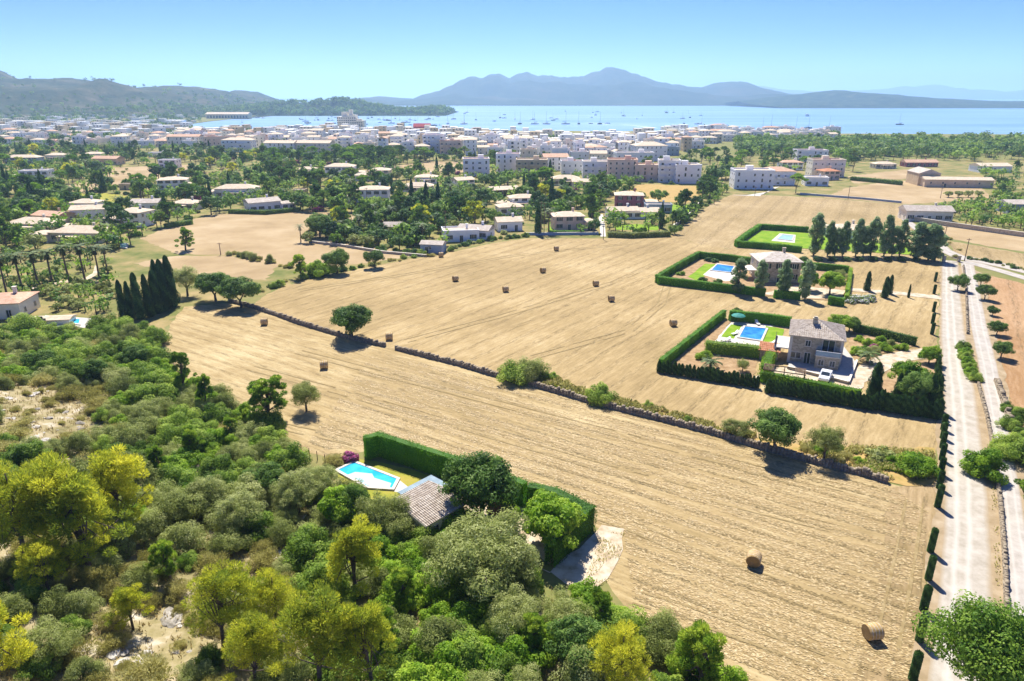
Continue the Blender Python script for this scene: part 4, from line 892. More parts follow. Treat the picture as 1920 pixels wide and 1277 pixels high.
obj('chimney', G().box(-.4, .4, -.35, .35, 0, 1.5).box(-.5, .5, -.45, .45, 1.5, 1.65).box(-.3, .3, -.25, .25, 1.65, 1.9).mesh('chimney', ['stonewall']), rf, (-.6, -d2 * .25, ze + 1.0))
for s in (-1, 1): obj('quoin', G().box(s * w2 - .25, s * w2 + .25, -d2 - .05, -d2 + .3, 0, ze - .05).mesh('quoin', ['frame']), sv)
put(sv, 'small', -w2 + 2 * w2 * .34, -d2 - .02, 3.6, 0); put(sv, 'wide', -w2 + 2 * w2 * .13, -d2 - .02, 1.1, 0); put(sv, 'door', -w2 + 2 * w2 * .36, -d2 - .02, .3, 0)
put(sv, 'french', -w2 + 2 * w2 * .74, -d2 - .02, 3.0, 0)
for s in (-1, 1):
    for yy in (-d2 * .5, d2 * .4):
        for zz in (1.1, 3.6): put(sv, 'tall', s * (w2 + .02), yy, zz, s * math.pi / 2)
bx0, bx1 = -w2 + 2 * w2 * .52, w2 - .15
obj('annex', G().box(bx0, bx1, -d2 - 1.7, -d2 - .01, -.1, 2.5).mesh('annex', ['stonewall']), sv); bal = obj('balcony', G().box(bx0 - .1, bx1 + .1, -d2 - 1.8, -d2 - .06, 2.5, 2.66).mesh('balcony', ['frame']), sv)
g = G().box(bx0 - .05, bx1 + .05, -d2 - 1.75, -d2 - 1.71, 2.7, 3.5).box(bx0 - .05, bx0 - .01, -d2 - 1.70, -d2 - .2, 2.7, 3.5).box(bx1 + .01, bx1 + .05, -d2 - 1.70, -d2 - .2, 2.7, 3.5)
obj('balustrade_glass', g.mesh('balustrade_glass', ['balglass']), bal); obj('handrail', G().box(bx0 - .08, bx1 + .08, -d2 - 1.79, -d2 - 1.67, 3.5, 3.56).mesh('handrail', ['plastic']), bal)
put(sv, 'small', bx0 + (bx1 - bx0) * .25, -d2 - 1.72, .9, 0); put(sv, 'small', bx0 + (bx1 - bx0) * .72, -d2 - 1.72, .9, 0)
o = obj('porch_terrace', G().box(-w2 - 2.75, -w2 - .02, -d2 + .1, d2 - 2.1, 2.5, 2.7).mesh('porch_terrace', ['paving']), sv)
for yy in (-d2 + .35, -.45, d2 - 2.35): obj('column', G().box(-w2 - 2.6, -w2 - 2.3, yy - .15, yy + .15, 0, 2.5).mesh('column', ['cream']), o)
obj('parapet_rail', G().box(-w2 - 2.72, -w2 - 2.66, -d2 + .15, d2 - 2.1, 2.72, 3.5).mesh('parapet_rail', ['darkwood']), o)
# raised terrace and its retaining wall
T = [pix(*q) for q in ((1478, 690), (1590, 718), (1603, 680), (1580, 650), (1560, 640), (1480, 660))]
g = G().prism(T, -.05, .3); o = obj('terrace', g.mesh('terrace', ['terrace'])); o['kind'] = 'structure'; o['label'] = 'grey raised terrace round the stone villa'
def lowwall(path, h, w, label, mat='stonewall', name='low_wall', cop=True):
    P = [Vector((*pix(*p), 0)) for p in path]; o = thing(name, tuple(P[0]), 0, label, 'wall')
    for i, (a, b) in enumerate(zip(P, P[1:])):
        a2, b2 = a - P[0], b - P[0]; g = G().bar((a2.x, a2.y, h / 2 - .05), (b2.x, b2.y, h / 2 - .05 + .002 * i), w, h + .1); obj('wall_run', g.mesh('wall_run', [mat]), o)
        if cop: obj('coping', G().bar((a2.x, a2.y, h + .04), (b2.x, b2.y, h + .042), w + .08, .07).mesh('coping', ['frame']), o)
    return o
lowwall([(1476, 692), (1590, 721), (1606, 680)], .55, .3, 'low stone retaining wall in front of the stone villa terrace')
sheet('pool_deck', [(1336, 640), (1372, 604), (1445, 610), (1470, 632), (1462, 652), (1400, 655)], 'paving', label='white paved deck round the blue pool')
sheet('lawn', [(1352, 632), (1371, 609), (1392, 611), (1376, 636)], 'lawn'); sheet('lawn', [(1420, 640), (1436, 612), (1470, 618), (1462, 645)], 'lawn')
sheet('garden_bed', [(1250, 690), (1345, 600), (1370, 604), (1330, 655), (1420, 672), (1412, 718), (1340, 705)], 'soil', label='bare soil garden left of the stone villa')
sheet('forecourt', [(1412, 712), (1445, 690), (1475, 690), (1592, 722), (1612, 700), (1620, 720), (1606, 752), (1520, 735)], 'sand', label='pale forecourt before the stone villa')
sheet('garden_bed', [(1650, 745), (1655, 715), (1700, 682), (1755, 672), (1755, 780)], 'soil'); sheet('garden_bed', [(1605, 680), (1590, 640), (1600, 622), (1715, 650), (1690, 655), (1640, 668)], 'soil', label='planted garden bed behind the stone villa')
pool([(1386, 634), (1397, 614), (1436, 618), (1426, 640)], 'deep blue pool beside the honey stone villa', .4, 'pool_blue')
hut = pix(1403, 668)
o = thing('garden_hut', (*pix(1441, 672), 0), ang, 'small stone hut with terracotta lean-to roof by the pool', 'hut')
obj('wall', G().box(-1.6, 1.6, -1.2, 1.2, -.1, 2.0).mesh('wall', ['stonewall']), o)
g = G().poly([(-1.9, -1.5, 1.95), (1.9, -1.5, 1.95), (1.9, 1.4, 2.7), (-1.9, 1.4, 2.7)]).poly([(-1.9, -1.5, 1.85), (-1.9, 1.4, 2.6), (1.9, 1.4, 2.6), (1.9, -1.5, 1.85)]).poly([(-1.9, -1.5, 1.85), (1.9, -1.5, 1.85), (1.9, -1.5, 1.95), (-1.9, -1.5, 1.95)]).poly([(-1.6, 1.2, 1.9), (1.6, 1.2, 1.9), (1.6, 1.2, 2.6), (-1.6, 1.2, 2.6)])
rf = obj('roof', g.mesh('roof', ['tile2']), o); obj('roof_tiles', tiled([((-1.9, -1.5, 1.95), (1.9, -1.5, 1.95), (1.9, 1.4, 2.7), (-1.9, 1.4, 2.7))], .32, .5, .12).mesh('roof_tiles', ['tile2']), rf, kind='stuff'); put(o, 'door', .4, -1.22, .02, 0)
# car port
o = thing('carport', (*pix(1468, 716), 0), ang, 'open wooden carport frame with slatted tops beside the parked car', 'carport')
for sx in (-3.2, 0, 3.2):
    for sy in (-1.3, 1.3): obj('post', G().box(sx - .07, sx + .07, sy - .07, sy + .07, 0, 2.2).mesh('post', ['wood']), o)
for sy in (-1.3, 1.3): obj('beam', G().box(-3.4, 3.4, sy - .06, sy + .06, 2.2, 2.35).mesh('beam', ['wood']), o)
sl_ = G().box(-.04, .04, -1.5, 1.5, 2.36, 2.44).mesh('slat', ['wood'])
for i in range(8): obj('slat', sl_, o, (-3.3 + i * .22, 0, 0)); obj('slat', sl_, o, (1.7 + i * .22, 0, 0))
# car
cxp, cyp = pix(1547, 712); o = thing('car', (cxp, cyp, .16), ang + math.radians(80), 'white hatchback car parked before the stone villa', 'car'); MARKS.append(('the parked white car', 1547, 708, 16))
prof = [(-2.0, .35), (-2.02, .75), (-1.75, .92), (-1.0, .98), (-.35, 1.42), (.9, 1.46), (1.55, 1.1), (1.9, .95), (1.98, .6), (1.95, .35)]
def sect(ys, prof, ins): 
    g = G(); n = len(prof); rows = []
    for y, k in ys:
        rows.append([(x * (1 - .02 * k), y, z - .04 * k * (z > .9)) for x, z in prof])
    for r0, r1 in zip(rows, rows[1:]):
        for i in range(n): g.poly([r0[i], r0[(i + 1) % n], r1[(i + 1) % n], r1[i]])
    g.poly(rows[0][::-1]); g.poly(rows[-1]); return g
obj('body', sect([(-.84, 1), (-.78, 0), (.78, 0), (.84, 1)], prof, 0).mesh('body', ['carpaint']), o)
obj('windscreen', G().poly([(-1.0, -.68, 1.0), (-.38, -.6, 1.43), (-.38, .6, 1.43), (-1.0, .68, 1.0)][::-1]).mesh('windscreen', ['glass']), o, (-.025, 0, .012))
obj('rear_window', G().poly([(1.5, -.65, 1.13), (.95, -.6, 1.44), (.95, .6, 1.44), (1.5, .65, 1.13)]).mesh('rear_window', ['glass']), o, (.025, 0, .012))
for s in (-1, 1):
    obj('side_window', G().poly([(-.75, s * .853, 1.0), (-.3, s * .853, 1.34), (.85, s * .853, 1.36), (1.25, s * .853, 1.05)]).mesh('side_window', ['glass']), o)
    for xx in (-1.25, 1.25):
        wh = obj('wheel', G().tube([(0, -.1, 0), (0, .1, 0)], [.32, .32], 16).mesh('wheel', ['rubber']), o, (xx, s * .8, .16)); obj('rim', G().tube([(0, -.11, 0), (0, .11, 0)], [.19, .19], 12).mesh('rim', ['metal']), wh)
    obj('tail_light', G().box(1.9, 1.99, s * .62 - .12, s * .62 + .12, .72, .88).mesh('tail_light', ['red']), o); obj('headlight', G().box(-2.03, -1.9, s * .58 - .15, s * .58 + .15, .62, .76).mesh('headlight', ['metal']), o)
# loungers
def lounger(px, py, rz, label):
    o = thing('sun_lounger', (*pix(px, py), .1), rz, label, 'sun lounger', 'white sun loungers by the blue pool'); obj('frame', G().box(-.95, .95, -.32, .32, .28, .34).mesh('frame', ['plastic']), o)
    obj('backrest', G().bar((.3, 0, .36), (.95, 0, .75), .6, .06).mesh('backrest', ['plastic']), o)
    for sx in (-.85, .85):
        for sy in (-.28, .28): obj('leg', G().box(sx - .03, sx + .03, sy - .03, sy + .03, 0, .28).mesh('leg', ['plastic']), o)
lounger(1378, 628, .6, 'white sun lounger on the lawn left of the blue pool'); lounger(1420, 609, 1.6, 'white sun lounger behind the far edge of the blue pool'); lounger(1361, 640, .3, 'white sun lounger on the paving nearest the long hedge'); lounger(1446, 646, .2, 'white sun lounger on paving closest to the stone hut')
x, y = pix(1383, 606); o = thing('sun_umbrella', (x, y, 0), 0, 'dark green garden parasol at the pool lawn corner', 'umbrella'); obj('pole', G().tube([(0, 0, 0), (0, 0, 2.4)], [.03, .03], 6).mesh('pole', ['wood']), o); g = G(); n = 10
g.tube([(0, 0, 1.7), (0, 0, 1.9), (0, 0, 2.3)], [1.5, 1.2, .05], n); obj('canopy', g.mesh('canopy', ['greencloth']), o)

# --- the villa behind the poplars
villa(1450, 522, 10.5, 9, 5.6, 'two-storey brown stone villa screened by four poplars', 'stonewall', 'hip', 'tile', -4, 1.7, name='villa', mark='the poplar screened villa', porch=False)
o = REG[-1][0]; pr = obj('porch_roof', G().box(-8.4, -5.3, -2.5, 3, 2.6, 2.8).mesh('porch_roof', ['cream']), o); [obj('column', G().box(-8.3, -8.0, yy, yy + .3, 0, 2.6).mesh('column', ['cream']), pr) for yy in (-2.4, 2.6)]
sheet('garden_bed', [(1240, 530), (1318, 487), (1420, 497), (1590, 512), (1580, 566), (1400, 552)], 'soil', label='garden ground of the poplar screened villa')
sheet('lawn', [(1290, 520), (1322, 495), (1345, 496), (1310, 528)], 'lawn'); sheet('pool_deck', [(1318, 516), (1345, 494), (1380, 500), (1385, 525), (1360, 528)], 'paving')
sheet('forecourt', [(1430, 552), (1490, 536), (1585, 545), (1578, 560), (1500, 560)], 'sand')
pool([(1334, 508), (1345, 497), (1376, 501), (1370, 512)], 'pale blue pool behind the clipped garden hedge', .4, 'pool_blue')
# --- the farthest of the hedged villas
villa(1583, 445, 13, 9, 3.4, 'pale low villa hidden behind the row of tall poplars', 'cream', 'hip', 'tilefar', -2, 1.3, porch=False)
sheet('lawn', [(1395, 457), (1425, 433), (1500, 436), (1760, 470), (1740, 480), (1500, 466)], 'lawn', label='lawn of the farthest hedged garden'); sheet('pool_deck', [(1446, 452), (1462, 438), (1492, 441), (1490, 456)], 'paving')
pool([(1458, 449), (1467, 441), (1488, 443), (1484, 452)], 'pale small pool in the farthest hedged garden', .4, 'pool_pale')
# ------------------------------------------------------------------ villas of the middle distance
VL = [ # px, py, w, d, h, label, wall, roof, tile, rot, wing, mark
 (72, 338, 15, 9, 5.5, 'white two-storey villa with flat roof beside the left meadow', 'white', 'flat', 'tilefar', 12, (-1, 8, 7, 3), 'the white cubic villa'),
 (48, 308, 22, 9, 5, 'long grey villa behind a low hedge at far left', 'bluegrey', 'hip', 'tilefar', 5, None, 'the long grey villa'),
 (110, 300, 14, 9, 4, 'sandy roofed villa right of the long grey villa', 'cream', 'hip', 'tilefar', 0, None, None),
 (205, 308, 19, 9, 4.2, 'pinkish long house among trees at left', 'pink', 'gable', 'tilefar2', -8, None, 'the pinkish long house'),
 (177, 296, 13, 9, 3.4, 'tile roofed cottage behind the pinkish long house', 'cream', 'hip', 'tilefar', 10, None, None),
 (320, 314, 12, 8, 5, 'white house right of the orchard plot', 'white', 'flat', 'tilefar', 0, None, None),
 (300, 294, 14, 8, 3.2, 'low white house in front of the town edge', 'white', 'flat', 'tilefar', 0, None, None),
 (240, 355, 6, 5, 2.6, 'tiny stone shed in the left meadow', 'sandwall', 'flat', 'tilefar', 0, None, None),
 (327, 354, 14, 9, 5, 'white villa with hipped roof behind the bushy strip', 'white', 'hip', 'tilefar', 15, (1, 6, 6, 3), 'the white hipped villa'),
 (447, 368, 19, 9, 4.2, 'wide white villa with sandy roofs in the left gardens', 'white', 'hip', 'tilefar', 5, (-1, 8, 7, 3), 'the wide white villa'),
 (493, 394, 13, 9, 4, 'white house with sandy gable roof beside the pasture hedge', 'white', 'gable', 'tilegrey', 35, (1, 6, 6, 2.8), 'the white pasture house'),
 (353, 392, 11, 8, 3, 'sandy roofed bungalow beside pink oleander', 'cream', 'hip', 'tilefar', -10, None, None),
 (277, 393, 12, 8, 3.4, 'white flat fronted bungalow below the yellow meadow', 'white', 'gable', 'tilegrey', 5, None, None),
 (165, 394, 11, 8, 3.6, 'white house at the left edge of the yellow meadow', 'white', 'hip', 'tilefar', 0, None, None),
 (172, 410, 12, 8, 4.2, 'white house with sandy lean-to roof', 'white', 'gable', 'tilefar', 15, None, 'the white lean-to house'),
 (258, 422, 10, 8, 5.4, 'white two-storey villa at the corner of the pasture', 'white', 'hip', 'tilefar', -15, (-1, 7, 7, 3), 'the pasture corner villa'),
 (70, 432, 16, 9, 3.2, 'long low villa with sandy roofs among pines', 'cream', 'hip', 'tilefar', -8, (1, 7, 7, 2.6), None),
 (160, 450, 18, 9, 3.3, 'low cream villa with porch behind the palm row', 'cream', 'hip', 'tilefar', -5, (-1, 7, 7, 2.8), 'the palm row villa'),
 (103, 416, 12, 8, 3, 'low tiled bungalow left of the white lean-to house', 'sandwall', 'gable', 'tilefar2', -15, None, None),
 (563, 368, 6, 5, 3, 'small beige house beside a bright pine', 'sandwall', 'flat', 'tilefar', 0, None, None),
 (577, 326, 11, 8, 3.2, 'low house left of the two-storey terrace villa', 'white', 'hip', 'tilefar', 0, None, None),
 (640, 330, 17, 10, 6, 'two-storey terraced villa with wide sandy roof', 'white', 'hip', 'tilefar', 0, (1, 7, 7, 3), 'the terraced villa'),
 (687, 338, 12, 8, 3.2, 'low white villa right of the terraced villa', 'white', 'hip', 'tilefar', 0, None, None),
 (714, 332, 12, 9, 4.4, 'villa with domed sandy roof above a hedge', 'cream', 'hip', 'tilefar', 0, None, None),
 (702, 378, 14, 9, 6, 'big white two-storey villa with balcony behind a hedge', 'white', 'hip', 'tilefar', 4, (-1, 8, 8, 3), 'the big balcony villa'),
 (800, 343, 12, 9, 3.6, 'white villa with pyramid roof in the central gardens', 'white', 'hip', 'tilefar', 0, None, None),
 (785, 358, 15, 8, 2.8, 'long low white villa in the central gardens', 'white', 'hip', 'tilefar', 0, None, 'the long low villa'),
 (868, 352, 10, 8, 4.4, 'white gabled house in the central gardens', 'white', 'gable', 'tilefar', 30, None, 'the white gabled house'),
 (943, 366, 14, 9, 3.2, 'house with dark timber gable and low eaves', 'darkwood', 'gable', 'tilefar', 20, None, None),
 (980, 388, 12, 8, 4.4, 'white villa with stepped sandy roofs', 'white', 'hip', 'tilefar', 10, (-1, 6, 6, 2.8), 'the stepped roof villa'),
 (955, 400, 10, 8, 3.2, 'low white bungalow in front of the stepped roofs', 'white', 'hip', 'tilefar', 15, None, None),
 (863, 449, 12, 8, 3.4, 'white flat roofed villa above the field edge', 'white', 'flat', 'tilefar', 10, None, 'the field edge villa'),
 (893, 445, 11, 7, 3.2, 'long grey tiled wing right of the field edge villa', 'white', 'gable', 'tilegrey', -18, None, None),
 (953, 430, 9, 7, 3.4, 'small white gabled house near the pink villa', 'white', 'gable', 'tilefar', 12, None, None),
 (738, 435, 6, 5, 2.4, 'small tiled hut among bushes by the pasture', 'sandwall', 'gable', 'tilegrey', 0, None, None),
 (1063, 428, 11, 8, 5, 'pink two-storey villa behind a clipped hedge', 'pink', 'hip', 'tilefar', 8, (1, 4, 6, 3), 'the pink villa'),
 (1060, 346, 15, 9, 3.6, 'low sandy roofed house before the beige flats', 'cream', 'hip', 'tilefar', 0, None, None),
 (1093, 350, 12, 8, 3, 'low pale house before the white flats', 'cream', 'gable', 'tilefar', 0, None, None),
 (1178, 388, 12, 9, 5.6, 'purple house with sandy roofs beside the bright lawn', 'purple', 'hip', 'tilefar', -6, (1, 6, 6, 3.2), 'the purple house'),
 (1165, 408, 12, 7, 3.2, 'white walled villa in front of the purple house', 'white', 'gable', 'tilefar', 5, None, 'the white walled villa'),
 (1200, 408, 14, 7, 2.8, 'white long garden house right of the walled villa', 'white', 'gable', 'tilefar', 3, None, None),
 (1233, 398, 11, 5, 3.2, 'grey blank garage beside the bright lawn', 'bluegrey', 'flat', 'tilegrey', -3, None, None),
 (1527, 347, 12, 9, 4.2, 'white house below the terracotta roof at right', 'white', 'flat', 'tilefar', -10, None, 'the terracotta roofs'),
 (1550, 336, 10, 9, 5, 'house with big terracotta roof beside a stone pine', 'pink', 'hip', 'tile2', 10, None, None),
 (1480, 318, 14, 9, 5, 'white house with red tiles left of the pink flats', 'white', 'hip', 'tilefar2', 0, None, None),
 (1733, 412, 17, 8, 4, 'pale stone farmhouse behind a long wall', 'cream', 'gable', 'tilegrey', -8, None, 'the pale farmhouse'),
 (1907, 398, 13, 9, 4, 'grey house at the right edge among bushes', 'bluegrey', 'gable', 'tilegrey', -5, None, None),
 (1722, 312, 22, 8, 3, 'low brick red house under the pine wood', 'purple', 'gable', 'tilefar2', 0, None, None),
 (1655, 315, 14, 8, 3, 'low house at the edge of the pine wood', 'cream', 'hip', 'tilefar', 0, None, None),
 (18, 588, 9, 9, 3.6, 'cream villa with tiled eaves cut by the left edge', 'cream', 'hip', 'tilefar2', 10, None, 'the left edge villa'),
]
for px, py, w, d, h, lab, wall, roof, tl, rot, wing, mk in VL:
    villa(px, py, w, d, h, lab, wall, roof, tl, rot, 1.3 if w < 15 else 1.7, wing, mark=mk, porch=(h < 5 and w > 10 and roof == 'hip'))
# sheds and barn
def shed(px, py, w, d, h, lab, wall, tl, rot=0, rise=1.2, name='barn', mk=None):
    x, y = pix(px, py); o = thing(name, (x, y, 0), math.radians(rot), lab, name.split('_')[-1]); PADS.append((x, y, max(w, d) * .5 + 1, w, d))
    if mk: MARKS.append((mk, px, py, 40))
    obj('wall', G().box(-w / 2, w / 2, -d / 2, d / 2, -.1, h).mesh('wall', [wall]), o); g = G(); roof_hip(g, w, d, h + .02, rise, .3, 0, True)
    for s in (-1, 1): g.poly([(s * w / 2, -d / 2, h), (s * w / 2, d / 2, h), (s * w / 2, 0, h + rise * .95)] if w >= d else [(-w / 2, s * d / 2, h), (w / 2, s * d / 2, h), (0, s * d / 2, h + rise * .95)], 1)
    obj('roof', g.mesh('roof', [tl, wall]), o); put(o, 'door', -w * .2, -d / 2 - .02, 0, 0)
    for i in range(int(w / 6)): put(o, 'small', -w / 2 + 3 + i * 6, -d / 2 - .02, h * .45, 0)
shed(1728, 345, 11, 16, 6.5, 'grey barn with rounded gable at the end of the long shed', 'sandwall', 'tilegrey', -8, 2.2, 'barn', 'the long shed')
shed(1790, 350, 34, 8, 4, 'long low farm shed with pale roof', 'sandwall', 'tilefar', -8, 1.2, 'farm_shed')
shed(1855, 322, 20, 12, 4, 'pale wide shed before the pine wood at right', 'white', 'tilefar', 0, 1.6, 'farm_shed')
shed(813, 472, 7, 5, 2.8, 'blue grey shed at the upper field corner', 'bluegrey', 'tilegrey', -10, .8, 'shed', 'the blue grey shed')
shed(100, 606, 8, 3, 1.2, 'white pool house wall beside the left edge terrace', 'white', 'tilefar', 8, .4, 'shed')
pool([(112, 603), (120, 597), (150, 601), (148, 609)], 'small turquoise terrace pool', .5, 'pool_turquoise')
sheet('pool_deck', [(75, 612), (85, 592), (205, 600), (205, 618)], 'paving')
pool([(208, 462), (214, 456), (238, 458), (236, 466)], 'narrow pale garden pool', .5, 'pool_pale')

# ------------------------------------------------------------------ blocks of flats and the harbour town
def block(name, x, y, w, d, h, rz, wall, roof, lab, cat='building', group=None, auto=False, balc=True):
    o = thing(name, (x, y, 0), rz, lab, cat, group, auto); st = max(1, round(h / 3.0)); fh = h / st
    obj('wall', G().box(-w / 2, w / 2, -d / 2, d / 2, -.2, h).mesh('wall', [wall]), o); g = G()
    if roof == 'flat':
        for a in ((-w / 2 - .1, w / 2 + .1, -d / 2 - .1, -d / 2 + .25), (-w / 2 - .1, w / 2 + .1, d / 2 - .25, d / 2 + .1), (-w / 2 - .1, -w / 2 + .25, -d / 2 + .25, d / 2 - .25), (w / 2 - .25, w / 2 + .1, -d / 2 + .25, d / 2 - .25)): g.box(*a, h - .05, h + .8)
        g.poly([(-w / 2 + .2, -d / 2 + .2, h + .1), (w / 2 - .2, -d / 2 + .2, h + .1), (w / 2 - .2, d / 2 - .2, h + .1), (-w / 2 + .2, d / 2 - .2, h + .1)], 1)
        bx = R.uniform(-.25, .25) * w; g.box(bx - 1.8, bx + 1.8, -1.5, 1.5, h + .12, h + 2.6)
        if R.random() < .5: g.box(bx + 2.4, bx + 3.4, .2, 1.4, h + .12, h + 1.3, 1)
    else: roof_hip(g, w, d, h + .02, min(w, d) * .16, .5, 1, R.random() < .4)
    obj('roof', g.mesh('roof', [wall, 'tilefar' if R.random() < .7 else 'tilefar2']), o)
    wn = G(); bl = G(); n = max(2, int(w / 3.4)); bstyle = R.random(); ws_ = R.uniform(.7, 1.05)
    for s in range(st):
        for i in range(n):
            xx = -w / 2 + w * (i + .5) / n; z0 = s * fh + .7
            ww = (1.7 if (bstyle < .5 and i % 2 == 0) else .95) * ws_; wh_ = R.choice([1.1, 1.3, 1.9]) * ws_
            if R.random() < .82: wn.box(xx - ww / 2, xx + ww / 2, -d / 2 - .03, -d / 2 + .05, z0, z0 + wh_)
            if balc and bstyle < .65 and (i % 2 == 0 or bstyle < .3) and s > 0:
                bl.box(xx - 1.5, xx + 1.5, -d / 2 - 1.2, -d / 2 - .04, s * fh - .05, s * fh + .12); bl.box(xx - 1.5, xx + 1.5, -d / 2 - 1.2, -d / 2 - 1.08, s * fh + .12, s * fh + 1.0)
        m_ = max(1, int(d / 4))
        for i in range(m_):
            yy = -d / 2 + d * (i + .5) / m_
            for sx in (-1, 1): wn.box(min(sx * (w / 2 - .05), sx * (w / 2 + .03)), max(sx * (w / 2 - .05), sx * (w / 2 + .03)), yy - .4, yy + .4, s * fh + .9, s * fh + 1.9)
    obj('windows', wn.mesh('windows', ['glass']), o, kind='stuff')
    if bl.f: obj('balconies', bl.mesh('balconies', [wall]), o, kind='stuff')
    PADS.append((x, y, .5 * math.hypot(w, d), w, d)); return o
FL = [ # px, py, w, d, h, label, wall, roof, mark
 (893, 328, 16, 12, 9.5, 'white three-storey block left of the town flats row', 'white', 'flat', 'the white cube flats'),
 (953, 322, 15, 12, 11, 'tall white block behind the beige flats', 'white', 'flat', None),
 (997, 328, 19, 13, 9, 'beige flats with square windows', 'sandwall', 'flat', 'the beige flats'),
 (1040, 318, 16, 12, 8.5, 'white flats right of the beige flats', 'white', 'hip', None),
 (1072, 324, 14, 10, 7, 'low white flats with stepped terraces', 'white', 'flat', None),
 (1116, 332, 16, 13, 9, 'white three-storey block with wide balconies', 'white', 'flat', 'the white balcony flats'),
 (1165, 336, 17, 13, 11, 'pinkish flats with arched balconies, left half', 'pink', 'flat', 'the pinkish flats'),
 (1213, 338, 15, 12, 8.5, 'pinkish flats, lower right half', 'pink', 'flat', None),
 (1252, 340, 12, 12, 11.5, 'white terraced flats with stacked balconies', 'white', 'flat', 'the stacked balcony flats'),
 (1285, 342, 14, 12, 9.5, 'pale blue shaded flats beside tall poplars', 'white', 'flat', None),
 (1187, 312, 26, 12, 9, 'long white block above the pinkish flats', 'white', 'flat', None),
 (1215, 300, 24, 16, 11, 'white hall with curved blank front', 'white', 'hip', None),
 (1407, 352, 20, 13, 9, 'white modern terraced flats with glass balconies', 'white', 'flat', 'the modern terraced flats'),
 (1452, 345, 18, 12, 7.5, 'white stepped flats beside the modern terraces', 'white', 'hip', None),
 (1517, 303, 22, 12, 8, 'white flats at the edge of the pine wood', 'white', 'flat', 'the pine wood flats'),
 (1545, 330, 19, 12, 9.5, 'pale pink flats with red roof edge', 'cream', 'flat', 'the pale pink flats'),
 (1225, 291, 40, 10, 6, 'long grey wall-like block beyond the pine avenue', 'bluegrey', 'flat', None),
 (530, 288, 26, 12, 9, 'white flats with dark balconies at the town edge, left wing', 'white', 'hip', 'the town edge flats'),
 (590, 288, 32, 12, 9, 'sand coloured long flats at the town edge', 'cream', 'hip', None),
 (350, 276, 30, 12, 10, 'sandy hotel block with columns of balconies', 'cream', 'hip', 'the sandy hotel'),
 (415, 278, 26, 12, 10, 'pale pink hotel wing right of the sandy hotel', 'pink', 'flat', None),
 (450, 284, 26, 12, 10, 'white hotel wing with many small windows', 'white', 'hip', None),
 (815, 286, 18, 12, 14, 'tall blank white gable block at the pine avenue', 'white', 'flat', 'the tall blank block'),
 (845, 288, 18, 12, 10, 'pink flats beside the tall blank block', 'pink', 'flat', None),
]
for px, py, w, d, h, lab, wall, roof, mk in FL:
    x, y = pix(px, py); block('apartment_building', x, y, w, d, h, math.radians(R.uniform(-8, 8)), wall, roof, lab)
    if mk: MARKS.append((mk, px, py, 30))
# stepped waterfront hotel, red hall, sea-plane hangar
x, y = pix(660, 245); o = thing('hotel_tower', (x, y, 0), 0, 'stepped grey hotel tower rising above the waterfront roofs', 'hotel'); MARKS.append(('the stepped hotel tower', 660, 243, 30))
obj('wall', G().box(-18, -4, -8, 8, -.2, 19).box(-4, 8, -8, 8, -.2, 21).box(8, 19, -8, 8, -.2, 14).mesh('wall', ['cream']), o); obj('roof', G().box(-12, -4, -4, 4, 19.02, 25).box(-2, 3, -3, 3, 21.02, 28).box(9, 15, -3, 3, 14.02, 16).mesh('roof', ['cream']), o)
wn = G()
for s in range(6):
    for i in range(12):
        xx = -17 + i * 3; top = 19 if xx < -4 else 21 if xx < 8 else 14
        if s * 3.1 + 3 < top: wn.box(xx - .9, xx + .9, -8.05, -7.9, s * 3.1 + .8, s * 3.1 + 2.3)
obj('windows', wn.mesh('windows', ['glass']), o, kind='stuff')
x, y = pix(792, 249); o = thing('hall', (x, y, 0), 0, 'dark red gabled hall at the waterfront', 'hall'); MARKS.append(('the red waterfront hall', 792, 247, 25))
obj('wall', G().box(-11, 11, -6, 6, -.2, 8).mesh('wall', ['red']), o); g = G(); roof_hip(g, 22, 12, 8.02, 4, .4, 0, True); g.poly([(-11, -6, 8), (-11, 6, 8), (-11, 0, 11.8)]); obj('roof', g.mesh('roof', ['red']), o)
x, y = pix(430, 222); o = thing('hangar', (x, y, 0), 0, 'long sandy hangar on the far shore below the hills', 'hangar'); MARKS.append(('the shore hangar', 430, 218, 40))
obj('wall', G().box(-46, 46, -12, 12, -.5, 9).mesh('wall', ['sandwall']), o); g = G(); roof_hip(g, 92, 24, 9.02, 4, .6, 0, True); obj('roof', g.mesh('roof', ['tilefar']), o)
wn = G()
for i in range(14): wn.box(-43 + i * 6.4, -43 + i * 6.4 + 4, -12.06, -11.9, 1, 6)
obj('windows', wn.mesh('windows', ['glass']), o, kind='stuff')
def town_edge(px):   # pixel row of the town's near edge
    T_ = [(-200, 272), (0, 270), (150, 274), (300, 276), (480, 280), (700, 284), (800, 288), (900, 290), (1000, 296), (1100, 304), (1180, 298), (1290, 282), (1350, 266), (1500, 262), (1600, 262)]
    for (a, ya), (b, yb) in zip(T_, T_[1:]):
        if a <= px <= b: return ya + (yb - ya) * (px - a) / (b - a)
    return 262
WALLS = ['white'] * 16 + ['cream'] * 5 + ['sandwall']
WN = {'white': 'white', 'cream': 'cream', 'sandwall': 'sand coloured', 'pink': 'pinkish', 'bluegrey': 'pale grey'}
rows = [0, 1.0, 2.0, 3.1, 4.3, 5.6, 7.2, 9.0]; cnt = 0; TB = []; TX = []
rowspy = [0, -4, -7.5, -11, -14.5, -18, -21, -24, -27, -30, -33, -36]
